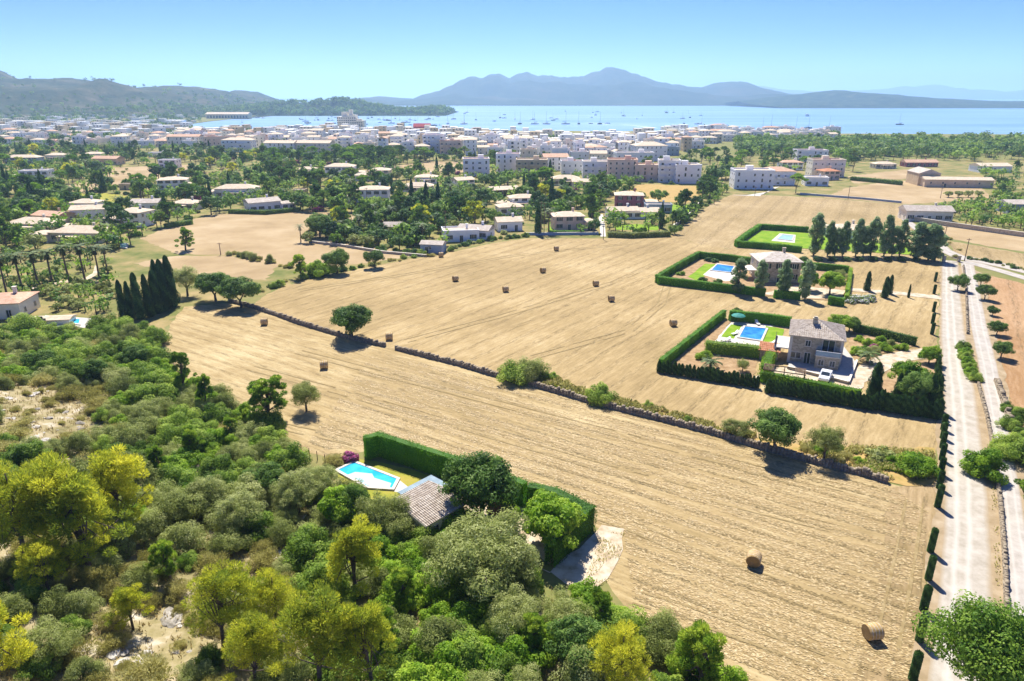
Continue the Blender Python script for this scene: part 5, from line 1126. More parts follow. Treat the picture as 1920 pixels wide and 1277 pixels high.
for ri, dy in enumerate(rowspy):
    px = -60 + R.uniform(0, 20)
    while px < 1560:
        py = town_edge(px) + dy + R.uniform(-1.5, 1.5); wpx = R.uniform(17, 34) * (1 - .04 * ri)
        if py > 238 + (6 if px < 330 else 0) - (12 if px < 300 else 0):
            x, y = pix(px, py)
            if y < shore(x) - 14 and all((x - a) ** 2 + (y - b) ** 2 > (r_ + 4) ** 2 for a, b, r_, _, _ in PADS):
                dep = y; w = wpx / F * dep * R.uniform(.75, 1.0); TX.append((px, py, x, y, min(20, max(7, w)), ri))
        px += wpx * 1.08
R.shuffle(TX); TX.sort(key=lambda t: t[5])
for px, py, x, y, w, ri in TX[:285]:
    wall = R.choice(WALLS); roof = 'flat' if R.random() < .55 else 'hip'; st = R.choice([2, 2, 2, 3, 3, 3, 4, 4]) if px < 1350 else R.choice([2, 2, 3])
    if px < 300: st = R.choice([1, 2, 2, 3])
    h = st * 3.0 + R.uniform(-.3, .6); d = R.uniform(8, 12)
    block('town_building', x, y, w, d, h, math.radians(R.uniform(-14, 14)), wall, roof, '%s %s-storey %s house' % (WN[wall], ['one', 'two', 'three', 'four', 'five'][st - 1], 'flat roofed' if roof == 'flat' else 'tile roofed'), 'building', 'houses of the harbour town', True)
# the roofs behind, too many to single out
g = G()
for px, py, x, y, w, ri in TX[285:]:
    h = R.choice([6, 6.5, 9, 9.5, 12]); k = R.choice([0, 0, 0, 1, 2]); d = R.uniform(9, 13); g.box(x - w / 2, x + w / 2, y - d / 2, y + d / 2, -.2, h, k)
    for s in range(int(h / 3)):
        for i in range(max(1, int(w / 4))):
            xx = x - w / 2 + 2 + i * 4
            if R.random() < .7: g.box(xx - .7, xx + .7, y - d / 2 - .05, y - d / 2 + .05, s * 3 + .8, s * 3 + 2.2, 3)
for i in range(150):      # scattered houses on the left shore plain
    px = R.uniform(-100, 370); py = R.uniform(219, 246); x, y = pix(px, py)
    if y < shore(x) - 20: w = R.uniform(9, 18); h = R.choice([4, 6, 7]); g.box(x - w / 2, x + w / 2, y - 5, y + 5, -.2, h, 0 if R.random() < .8 else 1)
if g.f:
    o = obj('town_houses', g.mesh('town_houses', ['white', 'cream', 'sandwall', 'glass'])); o['kind'] = 'stuff'; tag(o, 'massed white houses in the farthest rows of the harbour town', 'town')
MARKS += [('the middle of the waterfront', 1000, 245, 40), ('the left end of the town', 60, 268, 60), ('the left town centre', 250, 262, 50), ('the pine avenue', 720, 290, 40), ('the right end of the waterfront', 1330, 262, 50), ('the beach front pines', 1480, 258, 50)]

# ------------------------------------------------------------------ boats
hull = G(); prof = [(-4.5, 1.1, .2), (-2, 1.5, .1), (1.5, 1.4, .1), (4, .7, .3), (5.2, .03, .55)]; rw = []
for x, b, _ in prof: rw.append([(x, -b, 1.1 + .06 * max(0, x)), (x, -b * .6, -.2), (x, b * .6, -.2), (x, b, 1.1 + .06 * max(0, x))])
for r0, r1 in zip(rw, rw[1:]):
    for i in range(4): hull.poly([r0[i], r0[(i + 1) % 4], r1[(i + 1) % 4], r1[i]][::-1])
hull.poly(rw[0]); BH = hull.mesh('hull', ['boat']); BH2 = hull.mesh('hull', ['boatdark'])
BC = G().box(-1.8, 1.6, -.8, .8, 1.12, 1.75).box(-1.2, 1.0, -.82, .82, 1.3, 1.6, 1).mesh('cabin', ['boat', 'glass'])
BM = G().tube([(.6, 0, 1.1), (.6, 0, 13.5)], [.13, .09], 6).bar((.6, 0, 2.6), (-3.6, 0, 2.5), .22, .3).mesh('mast', ['metal'])
def boat(px, py, s, sail, lab='moored sailing boat', auto=True, label=None):
    x, y = pix(px, py, -1); o = thing('sailing_boat' if sail else 'motor_boat', (x, y, -1), R.uniform(0, 6.28), label or ('moored sailing boat' if sail else 'moored motor boat'), 'boat', 'boats moored in the bay', label is None, None, s)
    obj('hull', BH if R.random() < .6 else BH2, o); obj('cabin', BC, o)
    if sail: obj('mast', BM, o)
for i in range(95):
    px = R.choice([R.uniform(430, 880), R.uniform(560, 900), R.uniform(880, 1320)]); py = R.uniform(214, 236) if px < 850 else R.uniform(208, 234)
    if px < 500 and py < 219: continue
    boat(px, py, R.uniform(.8, 1.4), R.random() < .6)
for px in (975, 1003, 1025, 1060, 1085, 1125, 840, 870): boat(px, 233, 1.6, True)
for px, py in ((1367, 246), (1390, 244), (1404, 247), (1429, 246), (1446, 238), (1491, 243), (1515, 241), (1554, 241), (1551, 243), (1687, 234), (1250, 212), (1060, 209), (1120, 210)): boat(px, py, 1.4, R.random() < .6)
boat(1513, 218, 3.2, False, label='big white motor yacht under way in the open bay')
MARKS += [('the headland tip', 845, 212, 40), ('the open bay', 1200, 215, 60), ('the inner bay', 520, 225, 60)]
def wake(a, b, w, lab):
    p, q = pix(*a, -1), pix(*b, -1); d = Vector((q[0] - p[0], q[1] - p[1])); L = d.length; d.normalize(); n = Vector((-d.y, d.x)); pts = []
    for k in range(13):
        t = k / 12; c = Vector(p) + d * L * t; pts.append((c + n * w * (.25 + .75 * t) * R.uniform(.6, 1.2), c - n * w * (.25 + .75 * t) * R.uniform(.6, 1.2)))
    g = G()
    for (a1, b1), (a2, b2) in zip(pts, pts[1:]): g.poly([(*a1, -.97), (*a2, -.97), (*b2, -.97), (*b1, -.97)])
    o = obj('wake', g.mesh('wake', ['foam'])); o['kind'] = 'structure'; o['label'] = lab
wake((1330, 233), (1410, 236), 3, 'white wake behind a fast boat'); wake((1165, 233), (1230, 240), 3, 'long white wake before the waterfront'); wake((1281, 223), (1314, 223), 2, 'thin white wake in the open bay'); wake((1098, 229), (1140, 233), 2, 'short white wake near the marina')
# ------------------------------------------------------------------ dry stone walls
def stone_wall(path, h, w, label, st=.38, world=False):
    P = [Vector((*p, 0)) if world else Vector((*pix(*p), 0)) for p in path]; o = thing('stone_wall', tuple(P[0]), 0, label, 'wall'); V = []; Fq = []
    core = G()
    for a, b in zip(P, P[1:]):
        d = b - a; L = d.length; d = d / L; n = Vector((-d.y, d.x, 0)); core.bar(a - P[0] + Vector((0, 0, h * .4)), b - P[0] + Vector((0, 0, h * .4)), w * .55, h * .8)
        s = 0.
        while s < L:
            ln = st * R.uniform(.7, 1.5); z = 0.; hh = h * R.uniform(.75, 1.12)
            while z < hh:
                sh = st * R.uniform(.5, .9)
                for side in ((-1, 1) if z < hh - st * .6 else (0,)):
                    c = a + d * (s + ln / 2) + n * side * w * .27 + Vector((0, 0, z + sh / 2)) - P[0]; i = len(V); hx, hy, hz = ln / 2, w * (.27 if side else .42), sh / 2
                    for zz in (-1, 1):
                        for xx, yy in ((-1, -1), (1, -1), (1, 1), (-1, 1)):
                            j = [R.uniform(.72, 1.08) for _ in range(3)]; q = c + d * xx * hx * j[0] + n * yy * hy * j[1]; V.append((q.x, q.y, max(-.1, q.z + zz * hz * j[2])))
                    for f in ((4, 5, 6, 7), (0, 1, 5, 4), (1, 2, 6, 5), (2, 3, 7, 6), (3, 0, 4, 7)): Fq.append([i + k for k in f])
                z += sh
            s += ln
    obj('core', core.mesh('core', ['stone']), o); obj('stones', np_mesh('stones', V, Fq, ['stone']), o, kind='stuff'); return o
stone_wall(WALL1, .75, .7, 'dry stone wall running left from the gap to the spreading tree'); stone_wall(WALL2, .8, .7, 'long dry stone wall between the two stubble fields')
stone_wall([(1806, 500), (1811, 540), (1813, 600), (1814, 626)], .5, .45, 'low stone kerb wall between the roads, far length'); stone_wall([(1834, 722), (1850, 780), (1865, 860), (1876, 950), (1883, 1040), (1886, 1120), (1893, 1250)], .45, .45, 'low stone kerb wall between the roads, near length')
stone_wall([(1868, 715), (1882, 755), (1896, 800)], .7, .8, 'tumbled pale stone wall right of the concrete road', .5)
lowwall([(985, 441), (1040, 441), (1122, 440)], .9, .4, 'grey garden wall along the far edge of the upper field', 'bluegrey', 'garden_wall'); lowwall([(1698, 412), (1760, 422), (1930, 446)], 1.6, .5, 'long brown boundary wall below the pale farmhouse', 'stonewall', 'garden_wall')
lowwall([(1500, 365), (1620, 374), (1690, 381)], .9, .5, 'low wall along the top of the far stubble field', 'bluegrey', 'garden_wall'); lowwall([(1290, 408), (1262, 428)], 1.2, .5, 'sloping grey wall beside the bright lawn', 'stonewall', 'garden_wall'); lowwall([(1312, 382), (1290, 408)], 1.2, .5, 'upper grey wall beside the bright lawn', 'stonewall', 'garden_wall')
lowwall([(580, 455), (640, 462), (720, 475), (800, 482)], .7, .4, 'stone wall under the bushes between pasture and upper field', 'stonewall', 'garden_wall')
# ------------------------------------------------------------------ hay bales
g = G(); n = 20; g.tube([(-.62, 0, .66), (-.55, 0, .66), (.55, 0, .66), (.62, 0, .66)], [.58, .66, .66, .58], n)
M['bale'] = nmat('straw_bale', [C('9a7d4c'), C('bfa06a'), C('d6bb88')], 3.5, .95, 8, .8); M['baleend'] = nmat('straw_bale_end', [C('7a6038'), C('9c7d4c'), C('b5965f')], 5, .95, 8, .9)
m, nt, bs = base_mat('straw_bale_spiral'); v = coords(nt); wv = nt.nodes.new('ShaderNodeTexWave'); wv.wave_type = 'RINGS'; wv.rings_direction = 'X'; wv.inputs['Scale'].default_value = 3.2; wv.inputs['Distortion'].default_value = 2.5; wv.inputs['Detail'].default_value = 3
mp = nt.nodes.new('ShaderNodeMapping'); mp.inputs['Location'].default_value = (0, 0, -.66); nt.links.new(v, mp.inputs[0]); nt.links.new(mp.outputs[0], wv.inputs['Vector'])
r = mix_ramp(nt, [(.2, C('7a6038')), (.8, C('b5965f'))]); nt.links.new(wv.outputs['Fac'], r.inputs[0]); nt.links.new(r.outputs[0], bs.inputs['Base Color']); bs.inputs['Roughness'].default_value = .95; bump(nt, bs, wv.outputs['Fac'], .6, .04); M['baleend'] = m
gb = G(); gb.tube([(-.6, 0, .66), (-.52, 0, .66), (.52, 0, .66), (.6, 0, .66)], [.60, .66, .66, .60], n, cap=False); BALE = gb.mesh('straw_roll', ['bale'], True)
ge = G(); [ge.poly([(sx * .6, .60 * math.cos(2 * math.pi * j / n), .66 + .60 * math.sin(2 * math.pi * j / n)) for j in range(n)]) for sx in (-1, 1)]; BEND = ge.mesh('bale_face', ['baleend'])
gn = G()
for xx in (-.42, -.15, .13, .40): gn.tube([(xx, 0, .66), (xx + .02, 0, .66)], [.672, .672], n, cap=False)
BTW = gn.mesh('twine', ['plastic'])
BL = [(1412, 1058, 60, 'big straw bale alone in the middle of the lower field'), (1634, 1196, 5, 'nearest straw bale, close to the clipped cypress row at bottom right'), (608, 691, 15, 'straw bale in the lower field below the round tree'), (496, 609, 10, 'straw bale at the left end of the lower field'), (730, 637, 8, 'straw bale beside the gap in the dry stone wall'),
 (1262, 611, 5, 'straw bale left of the blue pool garden'), (1146, 565, 15, 'straw bale left of the poplar screened garden, lower of a close pair'), (1117, 536, 15, 'straw bale above and left of its close neighbour in mid field'), (948, 547, 20, 'straw bale in the upper field midway between wall and shed'), (854, 527, 30, 'straw bale in the left part of the upper field'), (1018, 511, 30, 'straw bale in the upper field below the pink villa'), (827, 482, 20, 'straw bale just below the blue grey shed'), (1043, 470, 15, 'farthest straw bale, near the garden wall of the pink villa')]
for px, py, rz, lab in BL:
    o = thing('straw_bale', (*pix(px, py), .0), math.radians(rz + R.uniform(-5, 5)), lab, 'hay bale', 'straw bales in the stubble', False, None, 1.12)
    obj('straw_roll', BALE, o); obj('bale_face', BEND, o); obj('twine', BTW, o)
MARKS += [('the gap in the stone wall', 732, 650, 30), ('the lone field bale', 1412, 1050, 40)]
# ------------------------------------------------------------------ hedges
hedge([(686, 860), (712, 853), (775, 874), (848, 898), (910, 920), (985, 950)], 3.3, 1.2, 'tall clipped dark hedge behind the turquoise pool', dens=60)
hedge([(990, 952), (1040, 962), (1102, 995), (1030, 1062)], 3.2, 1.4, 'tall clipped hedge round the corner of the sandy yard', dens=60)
hedge([(1238, 692), (1290, 650), (1357, 596)], 1.9, 1.0, 'long clipped hedge left of the blue pool garden', dens=36, size=.2)
hedge([(1366, 600), (1400, 603), (1440, 607), (1482, 613)], 2.2, 1.1, 'dark hedge behind the blue pool', dens=36, size=.2)
hedge([(1322, 660), (1360, 664), (1400, 668), (1424, 671)], 2.2, 1.8, 'flowering oleander hedge below the blue pool', 'lf_mastic', .24, 34, rag=.25)
hedge([(1432, 706), (1438, 690), (1446, 676)], 2.0, 1.7, 'bright green loose hedge left of the carport', 'lf_bright', .24, 34, rag=.22)
hedge([(1424, 714), (1470, 722), (1540, 736), (1612, 750)], 1.7, 1.5, 'long bright hedge along the front of the stone villa', 'lf_bright', .24, 34, rag=.22)
hedge([(1233, 532), (1300, 540), (1400, 552), (1434, 556)], 2.0, 1.2, 'dark clipped front hedge of the poplar screened villa, left length', dens=26, size=.25)
hedge([(1450, 558), (1500, 562)], 1.9, 1.2, 'dark clipped front hedge of the poplar screened villa, short middle', dens=26, size=.25); hedge([(1552, 570), (1582, 574)], 1.9, 1.2, 'dark clipped front hedge of the poplar screened villa, right end', dens=26, size=.25)
hedge([(1231, 530), (1270, 506), (1309, 484)], 2.0, 1.2, 'clipped side hedge of the poplar screened villa', dens=26, size=.25); hedge([(1309, 484), (1360, 489), (1412, 496)], 2.0, 1.2, 'dark rear hedge of the poplar screened villa, left length', dens=26, size=.25); hedge([(1500, 503), (1590, 512)], 2.0, 1.2, 'dark rear hedge of the poplar screened villa, right length', dens=26, size=.25)
hedge([(1586, 566), (1590, 540), (1594, 512)], 1.6, .9, 'yellow green side hedge of the poplar screened villa', 'lf_bright', .25, 26)
hedge([(1380, 462), (1400, 446), (1424, 430)], 2.0, 1.5, 'clipped side hedge of the farthest hedged garden', dens=20, size=.3); hedge([(1380, 463), (1440, 467), (1502, 474)], 2.0, 1.5, 'clipped front hedge of the farthest hedged garden', dens=20, size=.3); hedge([(1424, 430), (1515, 436)], 2.0, 1.5, 'dark rear hedge of the farthest hedged garden', dens=20, size=.3)
hedge([(1030, 439), (1095, 439)], 1.2, 1.5, 'clipped hedge in front of the pink villa', dens=18, size=.35); hedge([(1140, 444), (1180, 446), (1255, 443)], 1.7, 2.2, 'flowering hedge in front of the white walled villa', 'lf_olive', .4, 16, rag=.3)
hedge([(600, 386), (660, 392), (745, 400)], 1.6, 2, 'long clipped hedge before the big balcony villa', 'lf_mastic', .4, 16, rag=.2); hedge([(430, 400), (500, 402), (562, 396)], 1.6, 2, 'loose hedge along the far side of the pasture', 'lf_mastic', .4, 16, rag=.3); hedge([(310, 428), (360, 420)], 1.6, 2, 'dark hedge at the left corner of the pasture', 'lf_dark', .4, 16, rag=.2)
hedge([(1600, 622), (1650, 632), (1716, 648)], 1.7, 1.0, 'spiky hedge behind the garden of the stone villa', 'lf_dark', .25, 30, rag=.3)
hedge([(1595, 338), (1640, 342), (1690, 347)], 2.0, 3, 'dark hedge left of the long shed', 'lf_dark', .5, 12, rag=.4)
# rows of clipped cypress shrubs
def row(a, b, n, key, s, label, cat='shrub', name='cypress_shrub', group=None, auto=False, jit=.1, sz=None):
    p, q = pix(*a), pix(*b)
    for i in range(n):
        t = i / max(1, n - 1); plant(key, p[0] + (q[0] - p[0]) * t + R.uniform(-jit, jit), p[1] + (q[1] - p[1]) * t + R.uniform(-jit, jit), s * R.uniform(.9, 1.1), name, label, cat, group or label, auto, z=0, sz=sz)
row((1236, 698), (1420, 728), 26, 'hedgecyp', .95, 'small cypress shrub in the front hedge row below the soil garden')
row((1440, 736), (1630, 768), 27, 'hedgecyp', 1.0, 'small cypress shrub in the row under the long bright hedge')
row((1640, 768), (1758, 786), 15, 'hedgecyp', 1.25, 'cypress shrub in the row at the garden corner by the road')
row((1758, 690), (1756, 780), 10, 'hedgecyp', 1.0, 'cypress shrub in the row beside the gravel track')
CYP = [(1753, 528), (1751, 551), (1750, 585), (1748, 607), (1747, 627), (1768, 806), (1767, 822), (1766, 840), (1765, 863), (1763, 889), (1760, 916), (1757, 951), (1744, 1035), (1740, 1087), (1731, 1144), (1723, 1202), (1711, 1274), (1700, 1350)]
for px, py in CYP:
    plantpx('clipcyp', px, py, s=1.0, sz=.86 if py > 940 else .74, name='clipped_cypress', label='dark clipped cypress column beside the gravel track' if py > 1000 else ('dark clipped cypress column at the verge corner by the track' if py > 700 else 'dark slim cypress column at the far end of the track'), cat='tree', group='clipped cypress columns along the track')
# ------------------------------------------------------------------ single trees in and round the fields
plantpx('carob', 660, 634, 567, wf=1.22, name='carob_tree', label='dense round dark tree beside the dry stone wall, casting a round shadow', k=0); MARKS.append(('the round wall tree', 660, 610, 45))
plantpx('carob', 453, 577, 516, wf=1.05, name='carob_tree', label='dark spreading tree with bare stems at the wall end', k=1)
plantpx('carob', 405, 565, 505, wf=1.1, name='carob_tree', label='dense dark tree between cypress clump and spreading tree', k=2)
plantpx('olivetree', 352, 555, 498, wf=1.0, name='olive_tree', label='grey green tree right behind the cypress clump'); MARKS.append(('the spreading wall tree', 453, 560, 45))
plantpx('gpine', 504, 790, 706, wf=1.35, name='pine_tree', label='bushy green pine at the edge of the lower field', k=0)
plantpx('olivetree', 575, 771, 716, wf=.85, name='almond_tree', label='small thin dark tree standing in the lower field', k=0); MARKS.append(('the small field tree', 575, 760, 35))
plantpx('gpine', 347, 742, 658, wf=.8, name='pine_tree', label='slender green pine at the field edge by the fence', k=1); plantpx('gpine', 388, 775, 700, wf=.8, name='pine_tree', label='thin pine right of the slender fence pine', k=2)
plantpx('gpine', 565, 521, 474, wf=1.1, name='pine_tree', label='bright round pine on the upper edge of the upper field', k=0); plantpx('carob', 633, 512, 463, wf=1.0, name='carob_tree', label='dark round tree right of the bright round pine', k=0); plantpx('brightbush', 602, 518, 486, name='bush', label='green bush between bright pine and dark round tree', cat='bush'); plantpx('carob', 703, 502, 468, wf=1.0, name='carob_tree', label='dark bushy tree alone above the upper field edge', k=1)
plantpx('gpine', 348, 470, 424, wf=1.2, name='pine_tree', label='yellow green round pine at the left end of the pasture', k=1); plantpx('carob', 600, 445, 400, wf=1.1, name='carob_tree', label='tall dark tree at the right tip of the pasture', k=2); plantpx('brighttree', 628, 446, 417, name='tree', label='bright green tree right of the pasture tip tree')
MARKS += [('the pasture pine', 348, 450, 40), ('the pasture tip trees', 610, 435, 40), ('the bright field pine', 590, 505, 45)]
plantpx('mastic', 958, 712, 672, wf=1.15, name='bush', label='big dark bush against the dry stone wall, left of a close pair', cat='bush', k=0); plantpx('olivebush', 995, 712, 672, wf=1.1, name='bush', label='grey green bush against the wall, right of a close pair', cat='bush', k=1); plantpx('mastic', 1130, 755, 720, wf=.95, name='bush', label='dark rounded bush at the wall midway to the road', cat='bush', k=2)
plantpx('olivetree', 1377, 820, 786, wf=1.6, name='olive_tree', label='low wide grey green tree at the right part of the wall', k=1); plantpx('carob', 1450, 848, 772, wf=1.0, name='carob_tree', label='big dark bushy tree at the right part of the wall', k=1); plantpx('olivetree', 1544, 865, 795, wf=.75, name='olive_tree', label='small round olive tree near the right end of the wall', k=2)
plantpx('f_bush', 1640, 858, 838, s=1.0, name='bush', label='pale dry purple bush near the right end of the wall', cat='bush', k=2); plantpx('brightbush', 1722, 886, 846, wf=1.1, name='bush', label='bluish green dense bush beside the clipped cypress verge', cat='bush', k=1)
MARKS += [('the wall bush pair', 975, 695, 40), ('the big dark wall tree', 1450, 820, 45), ('the small wall olive', 1544, 840, 35)]
# tall cypress clump at left
for px, py, pt, wf in ((234, 600, 520, .85), (248, 598, 524, .9), (264, 598, 512, 1.05), (282, 594, 516, 1.0), (296, 588, 508, 1.05), (312, 580, 480, .95), (325, 575, 476, 1.0), (300, 572, 482, .9)): plantpx('cypress', px, py, pt, wf=wf * .95, name='cypress_tree', label='tall dark cypress in the clump left of the lower field', group='tall cypress clump')
MARKS.append(('the tall cypress clump', 280, 560, 60))
for px, py, pt in ((43, 545, 468), (73, 540, 466), (100, 535, 460), (131, 530, 455), (160, 527, 450), (186, 522, 458), (203, 512, 455), (12, 548, 478)): plantpx('palm', px, py, pt, wf=1.0, name='palm_tree', label='tall fan palm in the garden row at left', cat='palm', group='palm row in the left garden')
MARKS.append(('the tall palm row', 120, 500, 70))
# poplars
for px, pt in ((1525, 396), (1551, 412), (1565, 424), (1579, 414), (1604, 406), (1618, 422), (1632, 402), (1657, 404), (1672, 420), (1686, 412)): plantpx('poplar', px, 480, pt, wf=1.2 if px != 1525 else 1.4, name='poplar_tree', label='tall poplar in the row of the farthest hedged garden', group='row of poplars')
for px, py, pt in ((1715, 486, 415), (1740, 488, 422), (1752, 490, 430)): plantpx('poplar', px, py, pt, wf=1.9, name='poplar_tree', label='broad dense poplar at the lane end of the row')
for px in (1508, 1533, 1560, 1586, 1612, 1638, 1664, 1690, 1718): plantpx('f_bush', px, 489, None, s=.75, name='round_shrub', label='clipped dark round shrub at the foot of the poplar row', cat='shrub', group='round shrubs under the poplars', k=3)
for px, py, pt in ((1383, 550, 480), (1424, 553, 485), (1467, 557, 486), (1509, 561, 487)): plantpx('poplar', px, py, pt, wf=1.35, name='poplar_tree', label='poplar before the brown stone villa', group='four poplars before the villa')
MARKS += [('the poplar row', 1620, 460, 60)]
plantpx('brighttree', 1555, 553, 508, wf=1.0, name='tree', label='bright round tree in the poplar screened garden', k=0); plantpx('brighttree', 1515, 545, 505, wf=.8, name='tree', label='green tree left of the bright round garden tree', k=1); plantpx('olivetree', 1572, 530, 503, name='olive_tree', label='grey green tree at the rear corner of the poplar screened garden')
for px, py in ((1341, 492), (1276, 516), (1316, 527), (1345, 532), (1328, 490)): plantpx('f_bush', px, py, None, s=.7, name='round_shrub', label='clipped ball shrub in the poplar screened garden', cat='shrub', group='topiary balls', k=3 if px > 1300 else 1)
for i in range(6): plantpx('oleander', 1596 + i * 7, 566 + R.uniform(-3, 3), None, s=.9, name='oleander_bush', label='grey flowering bush outside the poplar screened garden', cat='bush', group='flowering bushes by the thin drive')
plantpx('cypress', 1625, 545, 508, wf=1.3, name='cypress_tree', label='single cypress left of the thin drive'); plantpx('cypress', 1658, 558, 516, wf=1.2, name='cypress_tree', label='front cypress of the pair beside the thin drive'); plantpx('cypress', 1667, 551, 514, wf=1.1, name='cypress_tree', label='rear cypress of the pair beside the thin drive'); plantpx('cypress', 1703, 558, 531, wf=.7, name='cypress_tree', label='thin young cypress right of the cypress pair')
# stone villa garden
plantpx('cypress', 1637, 745, 680, wf=1.5, name='cypress_tree', label='broad dark cypress beside the pale drive', k=0)
for px, py, pt, wf in ((1680, 755, 700, 1.3), (1692, 758, 695, 1.3), (1740, 770, 700, 1.1), (1752, 768, 705, 1.1), (1655, 757, 728, 1.0)): plantpx('cypress', px, py, pt, wf=wf, name='cypress_tree', label='dark cypress in the roadside corner of the stone villa garden', group='corner cypresses')
plantpx('brighttree', 1702, 735, 678, wf=1.0, name='tree', label='feathery light green tree in the roadside corner garden', k=1); plantpx('carob', 1715, 765, 697, wf=.9, name='tree', label='dark dense tree among the corner cypresses', k=2); plantpx('brighttree', 1741, 682, 645, wf=.9, name='tree', label='small round tree at the gate of the pale drive', k=2)
plantpx('brighttree', 1573, 622, 590, wf=1.3, name='tree', label='bright leafy tree behind the stone villa', k=0); plantpx('carob', 1592, 622, 592, wf=1.1, name='tree', label='dark tree right behind the stone villa', k=0)
plantpx('smallpalm', 1333, 693, 668, wf=1.0, name='yucca_plant', label='spiky palm-like plant in the bare soil garden', cat='plant'); plantpx('olivetree', 1392, 697, 672, wf=.9, name='fruit_tree', label='small fruit tree in the bare soil garden'); plantpx('brightbush', 1318, 672, 655, name='bush', label='green bush beside the bare soil garden', cat='bush'); plantpx('carob', 1380, 596, 577, wf=1.1, name='tree', label='small dark tree at the pool garden corner')
for px, py in ((1610, 640), (1630, 648), (1650, 645), (1668, 650), (1690, 655), (1622, 660), (1605, 665), (1640, 662), (1655, 657)): plantpx('brightbush' if px % 4 else 'olivebush', px, py, None, s=R.uniform(.5, .8), name='bush', label='garden bush right of the stone villa', cat='bush', group='garden bushes by the stone villa')
plantpx('bougain', 1638, 655, None, s=.5, name='flowering_bush', label='pink flowering bush right of the stone villa', cat='bush'); plantpx('smallpalm', 1625, 680, None, s=1.1, name='dwarf_palm', label='dwarf palm at the corner of the stone villa terrace', cat='palm')
# along the two roads
for px, py, pt, key in ((1795, 545, 512, 'carob'), (1838, 536, 512, 'carob'), (1846, 562, 534, 'carob'), (1860, 592, 572, 'carob'), (1868, 628, 598, 'carob'), (1876, 672, 640, 'carob')): plantpx(key, px, py, pt, wf=1.0, name='carob_tree', label='small round tree beside the concrete road' if px > 1800 else 'small round tree between the two roads', group='small trees along the road')
for i in range(7): plantpx('brightbush' if i % 2 else 'mastic', 1803 + i * 3.2, 655 + i * 9.5, None, s=R.uniform(.62, .8), name='bush', label='leafy bush in the clump between the two roads', cat='bush', group='bush clump between the roads')
plantpx('brightbush', 1842, 890, 836, wf=1.0, name='bush', label='lone leafy bush between the two roads', cat='bush', k=0); plantpx('mastic', 1893, 855, 812, name='bush', label='upper roadside bush at the right edge', cat='bush'); plantpx('mastic', 1912, 868, 820, name='bush', label='second roadside bush at the right edge', cat='bush'); plantpx('mastic', 1886, 800, 775, name='bush', label='small bush below the tumbled pale wall', cat='bush'); plantpx('gpine', 1925, 975, 870, wf=1.0, name='pine_tree', label='yellowish pine cut by the right edge', k=0)
plantpx('figtree', 1858, 1345, 1138, wf=.82, name='fig_tree', label='big bright leafy tree in the bottom right corner', k=0); MARKS += [('the big corner tree', 1850, 1300, 70), ('the road bush clump', 1815, 680, 30)]
# round the near villa
plantpx('carob', 903, 975, 853, wf=.95, name='carob_tree', label='tall dark tree rising over the tiled villa', k=2); plantpx('brighttree', 1033, 1025, 928, wf=1.0, name='tree', label='bright spreading tree inside the clipped hedge corner', k=1); plantpx('brightbush', 956, 966, 938, wf=.8, name='bush', label='small round bush by the yard bench', cat='bush'); plantpx('bougain', 655, 864, 846, wf=1.1, name='bougainvillea', label='magenta bougainvillea left of the tall clipped hedge', cat='bush'); plantpx('scrub', 625, 868, None, name='scrub_bush', label='greyish dry shrub left of the bougainvillea', cat='bush')
plantpx('olivetree', 905, 1110, 985, wf=1.15, name='olive_tree', label='wide grey green olive below the tiled villa', k=0); plantpx('olivetree', 962, 1105, 1000, wf=1.0, name='olive_tree', label='airy olive with bare stems beside the gravel yard', k=1); plantpx('brighttree', 645, 990, 905, wf=.85, name='tree', label='green tree just below the turquoise pool', k=2); plantpx('olivetree', 720, 1010, 925, wf=.8, name='olive_tree', label='small olive left of the tiled villa', k=2); plantpx('carob', 665, 985, 905, wf=.75, name='carob_tree', label='dark tree below the turquoise pool', k=0)
plantpx('olivetree', 740, 1020, 955, wf=1.0, name='olive_tree', label='olive pressed against the left wall of the tiled villa', k=0); plantpx('mastic', 800, 1028, 985, wf=1.0, name='bush', label='dark bush below the eaves of the tiled villa', cat='bush', k=1); plantpx('brightbush', 852, 1005, 955, wf=1.1, name='bush', label='bright bush at the lower corner of the tiled villa', cat='bush', k=2); plantpx('olivetree', 560, 960, 880, wf=1.0, name='olive_tree', label='grey green olive left of the turquoise pool', k=1)
MARKS += [('the wide olive', 905, 1050, 60), ('the hedge corner tree', 1033, 980, 45)]
# smaller pines standing in the scrub
for px, py, key, s_ in ((300, 900, 'gpine', .8), (360, 860, 'gpine', .8), (95, 1120, 'pine', .7), (320, 1090, 'gpine', .8), (520, 1180, 'pine', .75), (480, 1290, 'pine', .8), (760, 1150, 'gpine', .9), (1010, 1230, 'gpine', .8), (1060, 1190, 'olivetree', .8), (960, 1200, 'olivetree', .9), (560, 960, 'olivetree', .9), (600, 930, 'olivetree', .8), (400, 960, 'olivetree', .8), (450, 1010, 'olivetree', .9), (330, 980, 'olivetree', .8), (180, 720, 'carob', .7), (260, 690, 'carob', .7), (80, 700, 'carob', .7), (250, 1180, 'pine', .6), (100, 1240, 'olivetree', .7), (500, 930, 'carob', .7), (430, 830, 'gpine', .7), (280, 800, 'olivetree', .8), (720, 1230, 'gpine', .8), (1090, 1260, 'carob', .8)):
    x, y, z = gp(px, py); plant(key, x, y, s_, {'pine': 'pine_tree', 'gpine': 'pine_tree', 'olivetree': 'olive_tree', 'carob': 'carob_tree'}[key], {'pine': 'smaller yellow pine', 'gpine': 'small green pine', 'olivetree': 'grey green olive tree', 'carob': 'dense dark tree'}[key], 'tree', None, True)
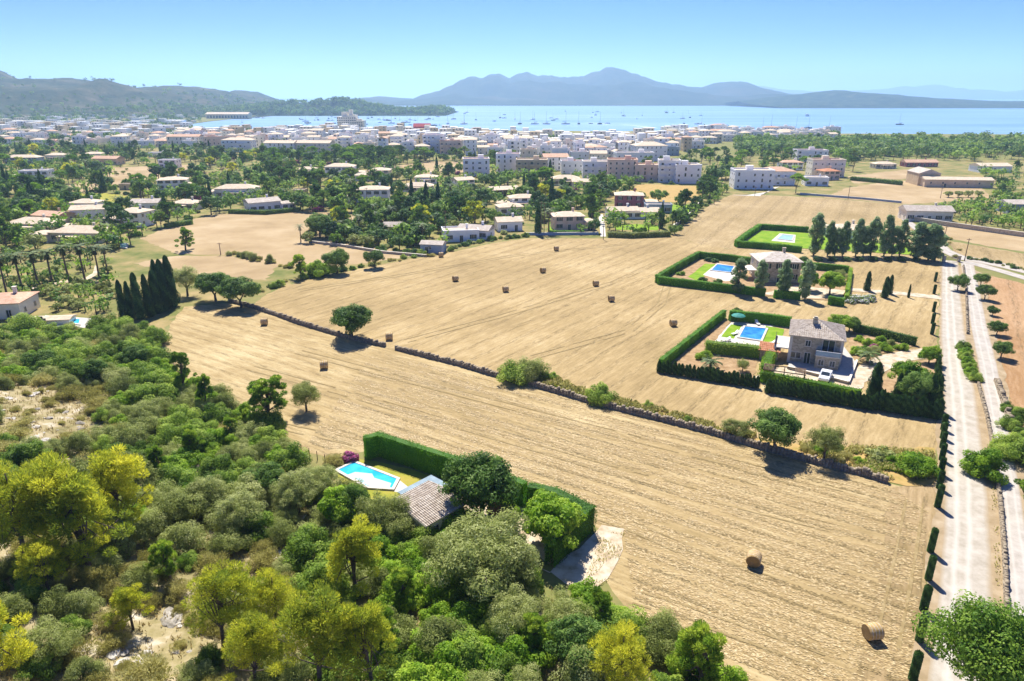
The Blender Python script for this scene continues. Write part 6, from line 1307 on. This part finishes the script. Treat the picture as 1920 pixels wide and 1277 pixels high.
# tall yellow-green pines of the foreground
for i, (px, py, pt, wf, lab) in enumerate(((50, 1050, 858, .9, 'tall yellow pine with bare trunk near the left edge'), (140, 1040, 845, .95, 'tall yellow pine second from the left edge'), (170, 1075, 880, 1.0, 'broad yellow pine in front of the two tall ones'), (232, 1010, 832, .85, 'tall yellow pine with a slanting dark trunk'), (420, 1215, 1062, .95, 'bright yellow pine above the rocky opening'), (600, 1290, 1090, 1.0, 'large yellow pine at the bottom, left of the bright thicket'), (668, 1125, 978, .95, 'yellow pine below the tiled villa'), (5, 1300, 1115, 1.0, 'yellow pine in the bottom left corner'), (1165, 1300, 1165, 1.0, 'yellow green pine at the bottom edge, right of the thicket'), (700, 1300, 1130, .8, 'yellow pine right of the large bottom pine'))):
    plantpx('pine', px, py, pt, wf=wf, name='pine_tree', label=lab, k=i); MARKS.append(('the ' + ('left edge pines' if px < 150 else 'slanting pine' if px == 232 else 'rocky opening pine' if px == 420 else 'large bottom pine' if px == 600 else 'yellow villa pine' if px == 668 else 'corner pine' if px < 20 else 'bottom right pine'), px, (py + pt) / 2, 50))
plantpx('gpine', 1310, 1300, 1165, wf=1.0, name='pine_tree', label='dark green bushy pine at the bottom edge of the field', k=0); plantpx('gpine', 1120, 1190, 1105, wf=1.0, name='pine_tree', label='dark pine beside the gravel yard', k=1); plantpx('gpine', 1270, 1280, 1190, wf=.8, name='pine_tree', label='thin green pine left of the dark bushy pine', k=2)
for px, py in ((830, 1225), (880, 1190), (900, 1240), (850, 1270), (800, 1080), (790, 1250), (930, 1270), (740, 1090)): plantpx('brightbush', px, py, None, s=R.uniform(1.0, 1.25), name='bush', label='bright green bush in the thicket', cat='bush', auto=True)
MARKS += [('the bright thicket', 870, 1220, 50), ('the rocky clearing', 70, 770, 60), ('the rocky bottom opening', 260, 1240, 60), ('the fence line', 320, 680, 40), ('the hillside thicket', 200, 680, 60), ('the thicket above the pool', 480, 900, 60), ('the field edge scrub', 470, 810, 50), ('the bottom edge', 1000, 1270, 60)]
# ------------------------------------------------------------------ scrub of the foreground hillside
FG = [(-260, 640), (0, 625), (110, 625), (205, 615), (285, 625), (296, 668), (330, 705), (400, 750), (470, 790), (520, 805), (556, 860), (600, 892), (630, 925), (700, 965), (740, 1000), (780, 1015), (850, 1040), (1000, 1075), (1050, 1110), (1120, 1150), (1180, 1165), (1270, 1200), (1375, 1285), (1440, 1360), (-400, 1420)]
FGW = [pix(*p) for p in FG]; GAPS = [(60, 760, 80, 34), (110, 800, 60, 22), (285, 1235, 90, 30), (560, 1055, 22, 22), (330, 1160, 40, 20), (1035, 1120, 45, 30), (210, 930, 16, 24), (975, 1165, 20, 20), (60, 830, 40, 14), (600, 1000, 22, 16)]
pts = []; xs_ = [p[0] for p in FGW]; ys_ = [p[1] for p in FGW]; tries = 0
while tries < 14000 and len(pts) < 700:
    tries += 1; x = R.uniform(min(xs_), max(xs_)); y = R.uniform(min(ys_), max(ys_))
    if not inpoly(x, y, FGW): continue
    px, py = proj(x, y, hill(x, y))
    if px < -160 or py > 1400: continue
    gap = any(((px - a) / c) ** 2 + ((py - b) / d) ** 2 < 1 for a, b, c, d in GAPS)
    dry = inpoly(px, py, [(-200, 1040), (560, 1040), (560, 1110), (700, 1180), (520, 1400), (-200, 1400)]) or inpoly(px, py, [(-200, 720), (190, 720), (250, 850), (-200, 870)])
    q = R.random()
    if gap: key, s = 'scrub', R.uniform(.35, .6)
    elif dry: key, s = ('scrub', R.uniform(.7, 1.3)) if q < .55 else ('olivebush', R.uniform(.5, .85)) if q < .85 else ('mastic', R.uniform(.5, .8))
    elif px > 700 and py > 1030: key, s = ('brightbush', R.uniform(.6, 1.05)) if q < .40 else ('olivebush', R.uniform(.7, 1.15)) if q < .75 else ('mastic', R.uniform(.7, 1.1))
    elif py < 860: key, s = ('mastic', R.uniform(.75, 1.3)) if q < .50 else ('olivebush', R.uniform(.7, 1.15)) if q < .75 else ('brightbush', R.uniform(.6, .95)) if q < .90 else ('scrub', 1.1)
    else: key, s = ('olivebush', R.uniform(.75, 1.3)) if q < .48 else ('mastic', R.uniform(.7, 1.15)) if q < .8 else ('scrub', R.uniform(.8, 1.2)) if q < .93 else ('brightbush', .8)
    s *= 1.3; rad = 1.42 * s * (1.25 if gap else 1)
    if any((x - a) ** 2 + (y - b) ** 2 < (rad + r_) ** 2 * .62 for a, b, r_ in pts): continue
    pts.append((x, y, rad))
    if gap and R.random() < .45: continue
    NM = {'scrub': ('scrub_bush', 'low dry scrub bush'), 'olivebush': ('wild_olive', 'grey green wild olive bush'), 'mastic': ('mastic_bush', 'dark green mastic bush'), 'brightbush': ('bush', 'bright green bush')}[key]
    plant(key, x, y, s, NM[0], NM[1], 'bush', None, True)
print('foreground bushes', len(pts))
# rocks and dry grass on the slope
def rockmesh():
    V = []; a = unit(26) 
    import bmesh
    bm = bmesh.new(); bmesh.ops.create_icosphere(bm, subdivisions=2, radius=.5)
    d = unit(9); o_ = NR.uniform(.28, .42, 9)
    for v in bm.verts:
        for k in range(9):
            e = v.co.dot(Vector(d[k])) - o_[k]
            if e > 0: v.co -= Vector(d[k]) * e
        v.co.z *= .55; v.co.x *= 1.3
    me = bpy.data.meshes.new('rock'); bm.to_mesh(me); bm.free(); me.materials.append(M['rock']); return me
RK = [rockmesh() for _ in range(4)]
for px, py in [(a + R.uniform(-c, c) * .8, b + R.uniform(-d, d) * .8) for a, b, c, d in GAPS[:5] + GAPS[6:9:2] for _ in range(14)]:
    x, y, z = gp(px, py); thing('limestone_rock', (x, y, z - .02), R.uniform(0, 6), 'pale limestone rock', 'rock', None, True, R.choice(RK), R.uniform(.3, 1.3))
Cn = []; al = []
for i in range(26000):
    px = R.uniform(-100, 1400); py = R.uniform(640, 1320)
    x, y, z = 0, 0, 0
    x = R.uniform(min(xs_), max(xs_)); y = R.uniform(min(ys_), 110)
    if not inpoly(x, y, FGW): continue
    z = hill(x, y); h = R.uniform(.2, .5)
    for k in range(3): Cn.append((x + R.uniform(-.2, .2), y + R.uniform(-.2, .2), z + h * .45)); al.append((R.uniform(-.4, .4), R.uniform(-.4, .4), 1))
Cn = np.array(Cn); al = nz(np.array(al)); Nn = nz(np.cross(al, unit(len(al)))); V, _ = cards(Cn, Nn, np.full(len(Cn), .5), .16, al)
o = obj('dry_grass', leaf_mesh('dry_grass', V, np.repeat(NR.random(len(Cn)), 4), 'grass')); o['kind'] = 'stuff'; tag(o, 'dry straw coloured grass between the hillside bushes', 'grass')
# weeds along the wall and garden strips
def weeds(poly, n, mat, size, label, name='weeds', hgt=.4):
    W_ = [pix(*p) for p in poly]; Cn = []; al = []; a0, a1 = min(p[0] for p in W_), max(p[0] for p in W_); b0, b1 = min(p[1] for p in W_), max(p[1] for p in W_); t = 0
    while len(Cn) < n and t < n * 8:
        t += 1; x = R.uniform(a0, a1); y = R.uniform(b0, b1)
        if inpoly(x, y, W_) and math.sin(x * .9 + 2 * math.sin(y * .5)) * math.cos(y * .7) > -.35: Cn.append((x, y, R.uniform(.05, hgt))); al.append((R.uniform(-.6, .6), R.uniform(-.6, .6), 1))
    Cn = np.array(Cn); al = nz(np.array(al)); Nn = nz(np.cross(al, unit(len(al))) + .3 * unit(len(al))); V, _ = cards(Cn, Nn, np.full(len(Cn), size), .4, al)
    o = obj(name, leaf_mesh(name, V, np.repeat(NR.random(len(Cn)), 4), mat)); o['kind'] = 'stuff'; tag(o, label, 'weeds')
weeds([(1005, 700), (1060, 722), (1140, 745), (1240, 768), (1330, 795), (1420, 818), (1400, 828), (1250, 786), (1110, 752), (1010, 725)], 9000, 'lf_scrub', .45, 'brown and green weeds along the long dry stone wall', hgt=.7); weeds([(1480, 830), (1600, 838), (1750, 850), (1752, 900), (1660, 900), (1560, 872)], 7000, 'lf_scrub', .4, 'tangled weeds at the right end of the stone wall', hgt=.6); weeds([(1010, 715), (1120, 748), (1250, 780), (1240, 788), (1110, 754)], 5000, 'lf_bright', .35, 'fresh green weeds at the foot of the dry stone wall', hgt=.4); weeds([(1600, 850), (1752, 862), (1752, 896), (1640, 892)], 4000, 'lf_bright', .35, 'fresh green weeds beside the clipped cypresses', hgt=.4)
weeds([(1130, 1000), (1172, 1000), (1165, 1040), (1140, 1090), (1105, 1112), (1100, 1080)], 500, 'lf_scrub', .22, 'sparse weeds on the pale gravel yard', hgt=.2); weeds([(1856, 860), (1864, 860), (1878, 1100), (1866, 1100)], 900, 'lf_scrub', .3, 'weeds in the strip between the roads', hgt=.25)
# stubble: standing straw rows of the nearer part of the lower field, and darker weedy dashes
FA = [pix(*p) for p in ((566, 846), (700, 660), (1000, 730), (1400, 838), (1660, 908), (1740, 960), (1700, 1300), (1400, 1300), (1190, 1150), (1170, 995), (985, 935), (845, 880), (710, 836))]
dv = Vector(dirpx((735, 690), (1480, 890))).normalized(); nvv = Vector((-dv.y, dv.x))
def stubble(n, mat, hgt_, ln, step, label, thr):
    Cn = []; al = []; a0, a1 = min(p[0] for p in FA), max(p[0] for p in FA); b0, b1 = min(p[1] for p in FA), max(p[1] for p in FA); t = 0
    while len(Cn) < n and t < n * 12:
        t += 1; x = R.uniform(a0, a1); y = R.uniform(b0, b1); s_ = x * nvv.x + y * nvv.y; k = round(s_ / step) * step - s_ + R.gauss(0, .16); x += nvv.x * k; y += nvv.y * k
        u = x * dv.x + y * dv.y; q = math.sin(u * .21 + 3 * math.sin(s_ * .9)) + math.sin(u * .083 + s_ * 2.3) + .7 * math.sin(u * .6 + s_ * 5)
        if q > thr + max(0, (y - 62) / 32) * R.uniform(.2, 1.6) and inpoly(x, y, FA): Cn.append((x, y, .022 + R.random() * .03)); al.append((dv.x + R.uniform(-.25, .25), dv.y + R.uniform(-.25, .25), R.uniform(-.03, .06)))
    Cn = np.array(Cn); al = nz(np.array(al)); Nn = nz(np.tile([0, 0, 1.], (len(al), 1)) + .16 * unit(len(al)))
    V, _ = cards(Cn, Nn, np.full(len(Cn), ln), hgt_ / ln, al); o = obj('stubble', leaf_mesh('stubble', V, np.repeat(NR.random(len(Cn)), 4), mat)); o['kind'] = 'stuff'; tag(o, label, 'stubble')
M['straw'] = leafmat('pale_straw', C('b89c68'), C('cdb380'), C('dfc898'), .1, .2); M['dkstraw'] = leafmat('weedy_stubble', C('7c6a40'), C('957f50'), C('ab9462'), .1, .2)
stubble(60000, 'straw', .10, .34, .62, 'pale cut straw lying in rows on the lower field', -.6); stubble(20000, 'dkstraw', .09, .3, 2.48, 'brown broken drill rows across the lower field', .35)
# tractor wheelings
WZ = [.045]
M['wheeling'] = nmat('pressed_wheel_mark', [C('857048'), C('97835a'), C('ac9870')], .9, .95, 8, .4, True, .1)
def wheelings(path, label, gauge=1.8, w=.38):
    P = [Vector(pix(*p)) for p in path]; Q = []
    for a, b in zip(P, P[1:]): k = max(2, int((b - a).length / 2)); Q += [a + (b - a) * i / k for i in range(k)]
    g = G(); WZ[0] += .002; z = WZ[0]
    for s_ in (-1, 1):
        pr = None
        for i in range(len(Q) - 1):
            d = (Q[i + 1] - Q[i]).normalized(); n = Vector((-d.y, d.x)); c = Q[i] + n * s_ * gauge / 2; ww = w * R.uniform(.35, 1.0) / 2; cur = (c + n * ww, c - n * ww)
            if pr and R.random() < .88: g.poly([(*pr[1], z), (*cur[1], z), (*cur[0], z), (*pr[0], z)])
            pr = cur
    o = obj('wheel_tracks', g.mesh('wheel_tracks', ['wheeling'])); o['kind'] = 'structure'; o['label'] = label
wheelings([(470, 690), (640, 735), (850, 795), (1100, 868), (1400, 950), (1640, 1010)], 'pair of tractor wheel marks across the lower field'); wheelings([(560, 660), (800, 722), (1100, 800), (1420, 880), (1650, 930)], 'upper pair of tractor wheel marks near the stone wall')
wheelings([(530, 800), (600, 815), (760, 850), (1000, 925), (1180, 985), (1350, 1060), (1560, 1130)], 'lower pair of tractor wheel marks past the hedge'); wheelings([(1190, 1120), (1260, 1140), (1400, 1190), (1540, 1240), (1640, 1290)], 'nearest pair of tractor wheel marks'); wheelings([(1715, 940), (1700, 1030), (1680, 1130), (1650, 1270)], 'tractor wheel marks along the headland')
wheelings([(560, 545), (760, 515), (960, 480), (1200, 455)], 'pair of wheel marks across the upper field'); wheelings([(760, 640), (950, 590), (1150, 530), (1260, 480)], 'second pair of wheel marks across the upper field'); wheelings([(1000, 670), (1180, 620), (1240, 570), (1260, 510), (1330, 470)], 'wheel marks turning past the hedged gardens')
# ------------------------------------------------------------------ fence posts, gate, poles
PO = G().tube([(0, 0, -.2), (0, 0, 1.3)], [.06, .05], 6).mesh('fence_post', ['wood'])
for a, b, n in (((292, 660), (330, 702), 7), ((452, 792), (470, 782), 2), ((566, 850), (610, 868), 4)):
    for i in range(n):
        t = i / max(1, n - 1); x, y, z = gp(a[0] + (b[0] - a[0]) * t, a[1] + (b[1] - a[1]) * t); thing('fence_post', (x, y, z), 0, 'thin wooden fence post at the left edge of the lower field', 'post', 'fence posts of the lower field', False, PO)
def pole(px, py, pt, label, cross=True):
    x, y = pix(px, py); h = high(px, py, pt); o = thing('utility_pole', (x, y, 0), 0, label, 'pole'); obj('mast', G().tube([(0, 0, -.2), (0, 0, h)], [.14, .09], 7).mesh('mast', ['wood']), o)
    if cross: obj('crossarm', G().box(-.7, .7, -.05, .05, h - .4, h - .28).mesh('crossarm', ['wood']), o)
for px, py, pt, lab in ((1808, 490, 447, 'wooden pole at the lane corner'), (1769, 455, 424, 'wooden pole beside the brown field'), (1014, 441, 378, 'left utility pole of the pair before the pink villa'), (1020, 441, 380, 'right utility pole of the pair before the pink villa'), (690, 402, 352, 'utility pole before the big balcony villa'), (836, 446, 395, 'utility pole left of the field edge villa'), (1131, 449, 415, 'short pole at the drive by the pink villa'), (1590, 374, 348, 'thin pole on the low wall of the far field'), (1415, 368, 350, 'thin pole beside the modern terraced flats'), (414, 478, 455, 'dark slim post in the dry pasture strip'), (10, 470, 425, 'utility pole at the left edge'), (1763, 372, 352, 'thin pole in the pinkish bare field')): pole(px, py, pt, lab)
o = thing('gate', (*pix(1783, 491), 0), 0, 'stone pillared wooden gate at the top of the gravel track', 'gate')
for sx in (-2.2, 2.2): obj('pillar', G().box(sx - .35, sx + .35, -.35, .35, 0, 1.7).box(sx - .42, sx + .42, -.42, .42, 1.7, 1.85).mesh('pillar', ['stonewall']), o)
for zz in (.5, .9, 1.3): obj('bar', G().box(-1.8, 1.8, -.04, .04, zz, zz + .1).mesh('bar', ['wood']), o)
# ------------------------------------------------------------------ gardens and groves of the middle distance
AREA = [(-60, 262), (500, 284), (700, 287), (900, 300), (1100, 308), (1260, 308), (1330, 345), (1345, 360), (1300, 395), (1265, 436), (1140, 441), (985, 440), (900, 452), (830, 470), (700, 462), (620, 448), (640, 430), (690, 405), (560, 396), (400, 402), (330, 418), (255, 450), (235, 468), (60, 470), (-80, 476)]
CLR = [[(738, 312), (800, 303), (870, 303), (915, 310), (880, 323), (738, 328)], [(190, 315), (370, 308), (360, 330), (235, 340), (195, 330)], [(95, 350), (250, 332), (250, 345), (140, 362)], [(120, 364), (200, 362), (262, 372), (255, 388), (180, 384), (120, 376)], [(1140, 372), (1200, 345), (1330, 350), (1318, 374), (1290, 380), (1210, 378)], [(1212, 385), (1310, 383), (1290, 404), (1255, 402), (1215, 395)], [(1152, 424), (1190, 420), (1240, 424), (1232, 432), (1155, 431)], [(1040, 410), (1105, 408), (1104, 432), (1040, 432)], [(1118, 400), (1136, 400), (1138, 446), (1122, 446)], [(60, 545), (110, 525), (160, 520), (190, 500), (190, 518), (160, 530)], [(75, 612), (85, 590), (205, 598), (205, 618)]]
CLRW = [[pix(*p) for p in c] for c in CLR]
KINDS = {'f_pine': ('pine_tree', 'green pine', 'tree'), 'f_ypine': ('pine_tree', 'yellow green pine', 'tree'), 'f_umbrella': ('umbrella_pine', 'flat topped stone pine', 'tree'), 'f_round': ('holm_oak', 'dark round tree', 'tree'), 'f_bright': ('garden_tree', 'bright green garden tree', 'tree'), 'f_mid': ('garden_tree', 'mid green garden tree', 'tree'), 'f_olive': ('olive_tree', 'grey green olive tree', 'tree'), 'f_bush': ('shrub', 'garden shrub', 'shrub'), 'f_cypress': ('cypress_tree', 'slim dark cypress', 'tree'), 'f_palm': ('palm_tree', 'garden palm', 'palm'), 'f_bougain': ('flowering_bush', 'pink flowering bush', 'bush')}
used = {}; spots = []; HT = {'f_pine': 8, 'f_ypine': 7.5, 'f_umbrella': 8, 'f_round': 6, 'f_bright': 5.5, 'f_mid': 6, 'f_olive': 4, 'f_bush': 2, 'f_cypress': 10, 'f_palm': 7, 'f_bougain': 2.2}
STUFF = []
def scatter(poly, n, weights, smin, smax, sep, maxk=285):
    W_ = [pix(*p) for p in poly]; a0, a1 = min(p[0] for p in W_), max(p[0] for p in W_); b0, b1 = min(p[1] for p in W_), max(p[1] for p in W_); t = k = 0
    keys = list(weights); ww = [weights[q] for q in keys]
    while k < n and t < n * 25:
        t += 1; py_ = R.uniform(min(p[1] for p in poly), max(p[1] for p in poly)); px_ = R.uniform(min(p[0] for p in poly), max(p[0] for p in poly))
        if R.random() < .55: x, y = pix(px_, py_)
        else: x, y = R.uniform(a0, a1), R.uniform(b0, b1)
        if not inpoly(x, y, W_) or any(inpoly(x, y, c) for c in CLRW): continue
        key = R.choices(keys, ww)[0]; s = R.uniform(smin, smax); h = HT[key] * s; bad = False
        for a, b, r_, w_, d_ in PADS:
            dx, dy = x - a, y - b
            if dx * dx + dy * dy < (r_ + 1.5 + (2.2 * s if h > 3 else .5)) ** 2: bad = True; break
            # in front of a house only low things, so that its face is seen
            f = (dx * a + dy * b) / math.hypot(a, b)
            if f < 0 and abs(dx * b - dy * a) / math.hypot(a, b) < w_ * .5 and -f < 26 * (b / 300) + 8 and h > 2.6: 
                key = 'f_bush'; s = R.uniform(.7, 1.1); h = 2; 
        if bad: continue
        rr = sep * s * (.55 if key in ('f_bush', 'f_cypress', 'f_bougain') else 1)
        if any((x - a) ** 2 + (y - b) ** 2 < (rr + r_) ** 2 for a, b, r_ in spots): continue
        spots.append((x, y, rr)); k += 1; nm, lab, cat = KINDS[key]
        if used.get(nm, 0) >= maxk: STUFF.append((key, x, y, s)); continue
        used[nm] = used.get(nm, 0) + 1; plant(key, x, y, s, nm, lab, cat, None, True, z=0)
    print('scatter', k)
BUSHY = [(110, 384), (140, 362), (230, 350), (330, 362), (320, 372), (200, 372)]
scatter([(150, 366), (180, 350), (240, 346), (310, 354), (318, 368), (240, 370)], 34, {'f_bush': 3, 'f_bright': 2, 'f_mid': 2}, .6, .9, 1.5)
scatter([(480, 292), (620, 294), (800, 296), (880, 298), (880, 306), (780, 306), (700, 316), (500, 316)], 130, {'f_umbrella': 4, 'f_pine': 3, 'f_mid': 2, 'f_bright': 2}, 1.0, 1.4, 1.6)
scatter([(560, 455), (600, 425), (660, 415), (790, 420), (850, 440), (830, 470), (720, 470), (640, 460)], 80, {'f_mid': 2, 'f_bright': 2, 'f_olive': 2, 'f_round': 2, 'f_palm': .6}, .7, 1.05, 1.15)
scatter([(1010, 306), (1120, 298), (1120, 306), (1010, 312)], 12, {'f_umbrella': 2, 'f_pine': 2}, .9, 1.3, 2.0)
scatter(AREA, 1800, {'f_pine': 2.0, 'f_ypine': .5, 'f_umbrella': .8, 'f_round': 2.4, 'f_bright': 2.6, 'f_mid': 3.0, 'f_olive': 2.0, 'f_bush': 2.4, 'f_cypress': .5, 'f_palm': .7, 'f_bougain': .4}, .85, 1.4, 1.12)
scatter([(-60, 480), (200, 480), (215, 560), (200, 595), (-60, 610)], 120, {'f_bright': 2, 'f_olive': 3, 'f_bush': 4, 'f_mid': 1}, .45, .8, 1.0)
scatter([(1290, 420), (1270, 405), (1330, 345), (1370, 352), (1340, 385), (1310, 400)], 16, {'f_mid': 2, 'f_bush': 2, 'f_round': 1}, .7, 1.0, 1.4)
scatter([(1320, 325), (1370, 320), (1370, 350), (1320, 350)], 10, {'f_mid': 2, 'f_round': 2, 'f_bright': 1}, 1.0, 1.5, 1.6)
scatter([(1280, 296), (1480, 290), (1600, 300), (1600, 322), (1490, 330), (1380, 322), (1290, 306)], 90, {'f_umbrella': 3, 'f_pine': 2, 'f_mid': 2, 'f_bush': 1, 'f_bright': 1}, .8, 1.2, 1.8)
scatter([(1750, 400), (1800, 385), (1960, 385), (1960, 436), (1850, 428), (1770, 415)], 100, {'f_bright': 2.5, 'f_mid': 2, 'f_olive': 1.5, 'f_bush': 3}, .6, 1.0, 1.4)
scatter([(1820, 325), (1960, 320), (1960, 385), (1840, 384), (1870, 355)], 70, {'f_mid': 2, 'f_olive': 2, 'f_pine': 1, 'f_bush': 2, 'f_round': 1}, .7, 1.1, 1.5)
scatter([(205, 318), (365, 310), (355, 328), (235, 337)], 22, {'f_olive': 1}, .35, .55, 2.5) if False else None
for i in range(24):
    x, y = pix(R.uniform(205, 360), R.uniform(312, 333)); plant('f_olive', x, y, R.uniform(.4, .6), 'orchard_tree', 'small orchard tree in the brown orchard plot', 'tree', 'orchard trees', z=0)
for px in (1778, 1796, 1815, 1834): plantpx('f_olive', px, 370, None, s=.9, name='orchard_tree', label='small tree in the row before the long shed', cat='tree', group='four trees before the long shed')
plantpx('f_umbrella', 1492, 362, None, s=1.15, name='umbrella_pine', label='broad stone pine beside the drive to the modern flats', cat='tree', k=1)
# scrubby borders of the fields
def border(path, n, keys, s0, s1, label, jit=1.2, name='border_bush', cat='bush'):
    P = [pix(*p) for p in path]; L = [math.hypot(b[0] - a[0], b[1] - a[1]) for a, b in zip(P, P[1:])]; T_ = sum(L)
    for i in range(n):
        t = (i + R.random()) / n * T_; k = 0
        while k < len(L) - 1 and t > L[k]: t -= L[k]; k += 1
        a, b = P[k], P[k + 1]; q = t / L[k]; plant(R.choice(keys), a[0] + (b[0] - a[0]) * q + R.uniform(-jit, jit), a[1] + (b[1] - a[1]) * q + R.uniform(-jit, jit), R.uniform(s0, s1), name, label, cat, label, False, z=0)
border([(490, 548), (530, 532), (600, 516), (690, 498), (760, 486), (820, 478)], 30, ['scrub', 'mastic', 'f_bush', 'scrub'], .45, .8, 'low scrub bush on the bank above the upper field')
border([(430, 478), (480, 489), (540, 500), (590, 506)], 24, ['scrub', 'scrub', 'olivebush'], .5, .9, 'dry brown bush on the bank across the small paddock', 2.0)
border([(840, 470), (880, 458), (930, 450), (985, 444)], 22, ['f_bush', 'mastic'], .4, .75, 'hedge bush under the field edge villa')
border([(620, 450), (700, 468), (800, 478)], 16, ['f_bush', 'mastic'], .5, .8, 'bush along the wall between pasture and gardens')
border([(1262, 440), (1275, 425), (1300, 405), (1325, 385), (1345, 372)], 22, ['f_bush', 'f_mid'], .45, .8, 'bush on the slope left of the far stubble field')
border([(1810, 484), (1860, 492), (1930, 508)], 14, ['scrub', 'f_bush'], .35, .6, 'low weed bush between the two lanes')
border([(1765, 430), (1800, 478), (1790, 484)], 6, ['scrub'], .5, .8, 'low weed bush at the lane bend')
border([(1012, 700), (1060, 724), (1130, 748), (1230, 772), (1330, 800), (1400, 822)], 20, ['scrub', 'scrub', 'mastic'], .3, .6, 'brown weed bush along the long dry stone wall')
border([(1490, 842), (1560, 852), (1660, 868), (1740, 872)], 18, ['scrub', 'scrub', 'brightbush'], .3, .6, 'tangled bush at the right end of the wall')
border([(1900, 760), (1912, 800), (1925, 850)], 5, ['mastic'], .6, .9, 'bush on the bank at the right edge')
# ------------------------------------------------------------------ woods and trees too far to single out
def wood(name, label, items):
    VV = []; FF = []; vv = []; mm = []; tot = 0; mats = ['lf_fp', 'lf_fd', 'lf_fm', 'lf_fb', 'bark', 'lf_olive']
    for x, y, z, s, k in items:
        n = int(70 * min(1.6, max(.6, s))); nc = 6; c = np.array([x, y, z + 4.2 * s]); cc = c + NR.normal(size=(nc, 3)) * np.array([1.5, 1.5, .9]) * s; idx = NR.integers(0, nc, n)
        d = unit(n); P = cc[idx] + d * (1.6 * s) * np.array([1, 1, .75]); N = nz(d + .5 * unit(n) + np.array([0, 0, .4])); V, _ = cards(P, N, np.full(n, 1.35 * s), .75)
        VV.append(V); FF.append(tot + np.arange(4 * n).reshape(n, 4)); vv.append(np.repeat(np.clip(.5 * R.random() + .5 * NR.random(n), 0, 1), 4)); mm += [k] * n; tot += 4 * n
        t = np.array([[x - .2, y, z - .3], [x + .2, y, z - .3], [x + .12, y, z + 4 * s], [x - .12, y, z + 4 * s], [x, y - .2, z - .3], [x, y + .2, z - .3], [x, y + .12, z + 4 * s], [x, y - .12, z + 4 * s]]); VV.append(t); FF.append(tot + np.arange(8).reshape(2, 4)); vv.append(np.full(8, .3)); mm += [4, 4]; tot += 8
    o = obj(name, np_mesh(name, np.concatenate(VV), np.concatenate(FF), mats, np.concatenate(vv), mm)); o['kind'] = 'stuff'; tag(o, label, 'wood'); return o
it = []
for i in range(950):
    px = R.uniform(1380, 2000); py = R.triangular(256, 304 if px > 1560 else 292, 285); x, y = pix(px, py)
    if py < 268 and R.random() < .4 or any((x - a) ** 2 + (y - b) ** 2 < (r_ + 3) ** 2 for a, b, r_, _, _ in PADS): continue
    it.append((x, y, 0, R.uniform(.9, 1.6), R.choice([0, 0, 1, 2, 0])))
wood('pine_wood', 'dark pine wood between the right fields and the bay', it)
it = []
for i in range(900):
    px = R.uniform(-150, 400); py = R.uniform(216, 270); x, y = pix(px, py)
    if y < shore(x) - 15 and (py < 236 or R.random() < .35): it.append((x, y, 0, R.uniform(.8, 1.6), R.choice([0, 1, 2])))
for i in range(150):
    px = R.uniform(-40, 1400); py = town_edge(px) - R.uniform(0, 30); x, y = pix(px, max(240, py))
    if y < shore(x) - 10 and all((x - a) ** 2 + (y - b) ** 2 > (r_ + 2) ** 2 for a, b, r_, _, _ in PADS): it.append((x, y, 0, R.uniform(.8, 1.5), R.choice([0, 1, 2])))
wood('town_trees', 'scattered trees among the houses of the left plain and town', it)
def on_mesh(name, cond, n, s0, s1, label, mesh, ks):
    V, ni, nj = mesh; it = []
    while len(it) < n:
        j = R.randrange(nj); i = R.randrange(ni); a = V[j * (ni + 1) + i]; b = V[(j + 1) * (ni + 1) + i + 1]; t = R.random(); u = R.random()
        c = V[j * (ni + 1) + i + 1]; d = V[(j + 1) * (ni + 1) + i]
        p = [(a[k] * (1 - t) + c[k] * t) * (1 - u) + (d[k] * (1 - t) + b[k] * t) * u for k in range(3)]
        if p[2] > .5 and cond(p): it.append((p[0], p[1], p[2] - .5, R.uniform(s0, s1), R.choice(ks)))
    return wood(name, label, it)
on_mesh('headland_wood', lambda p: p[1] < 2150, 1300, 1.0, 2.0, 'pine trees covering the wooded headland', HEAD, [0, 1, 2])
on_mesh('hill_scrub', lambda p: p[1] < 2600 and p[0] > -2100 and R.random() < (1.0 if p[2] < 22 else .4 if p[2] < 50 else .1), 900, .7, 1.9, 'dark scrub and pines on the slopes of the left hills', LEFTHILL, [0, 1, 1, 2])
if STUFF:
    wood('garden_trees', 'remaining trees massed between the middle distance villas', [(x, y, 0, s * .8, R.choice([0, 1, 2, 3])) for k, x, y, s in STUFF])
# far villas on the slopes across the bay
# ------------------------------------------------------------------ haze over land and bay
m = bpy.data.materials.new('haze'); m.use_nodes = True; nt = m.node_tree; nt.nodes.remove(nt.nodes['Principled BSDF']); vp = nt.nodes.new('ShaderNodeVolumePrincipled')
vp.inputs['Color'].default_value = (.52, .76, 1.0, 1); vp.inputs['Density'].default_value = HAZE_DENSITY; vp.inputs['Anisotropy'].default_value = .4
nt.links.new(vp.outputs[0], nt.nodes['Material Output'].inputs['Volume']); M['haze'] = m
o = obj('haze', G().box(-15000, 15000, -600, 16000, -3, 420).mesh('haze', ['haze'])); o['kind'] = 'stuff'; tag(o, 'pale blue summer haze over the bay and hills', 'haze')
bpy.context.view_layer.update()
finish_labels()
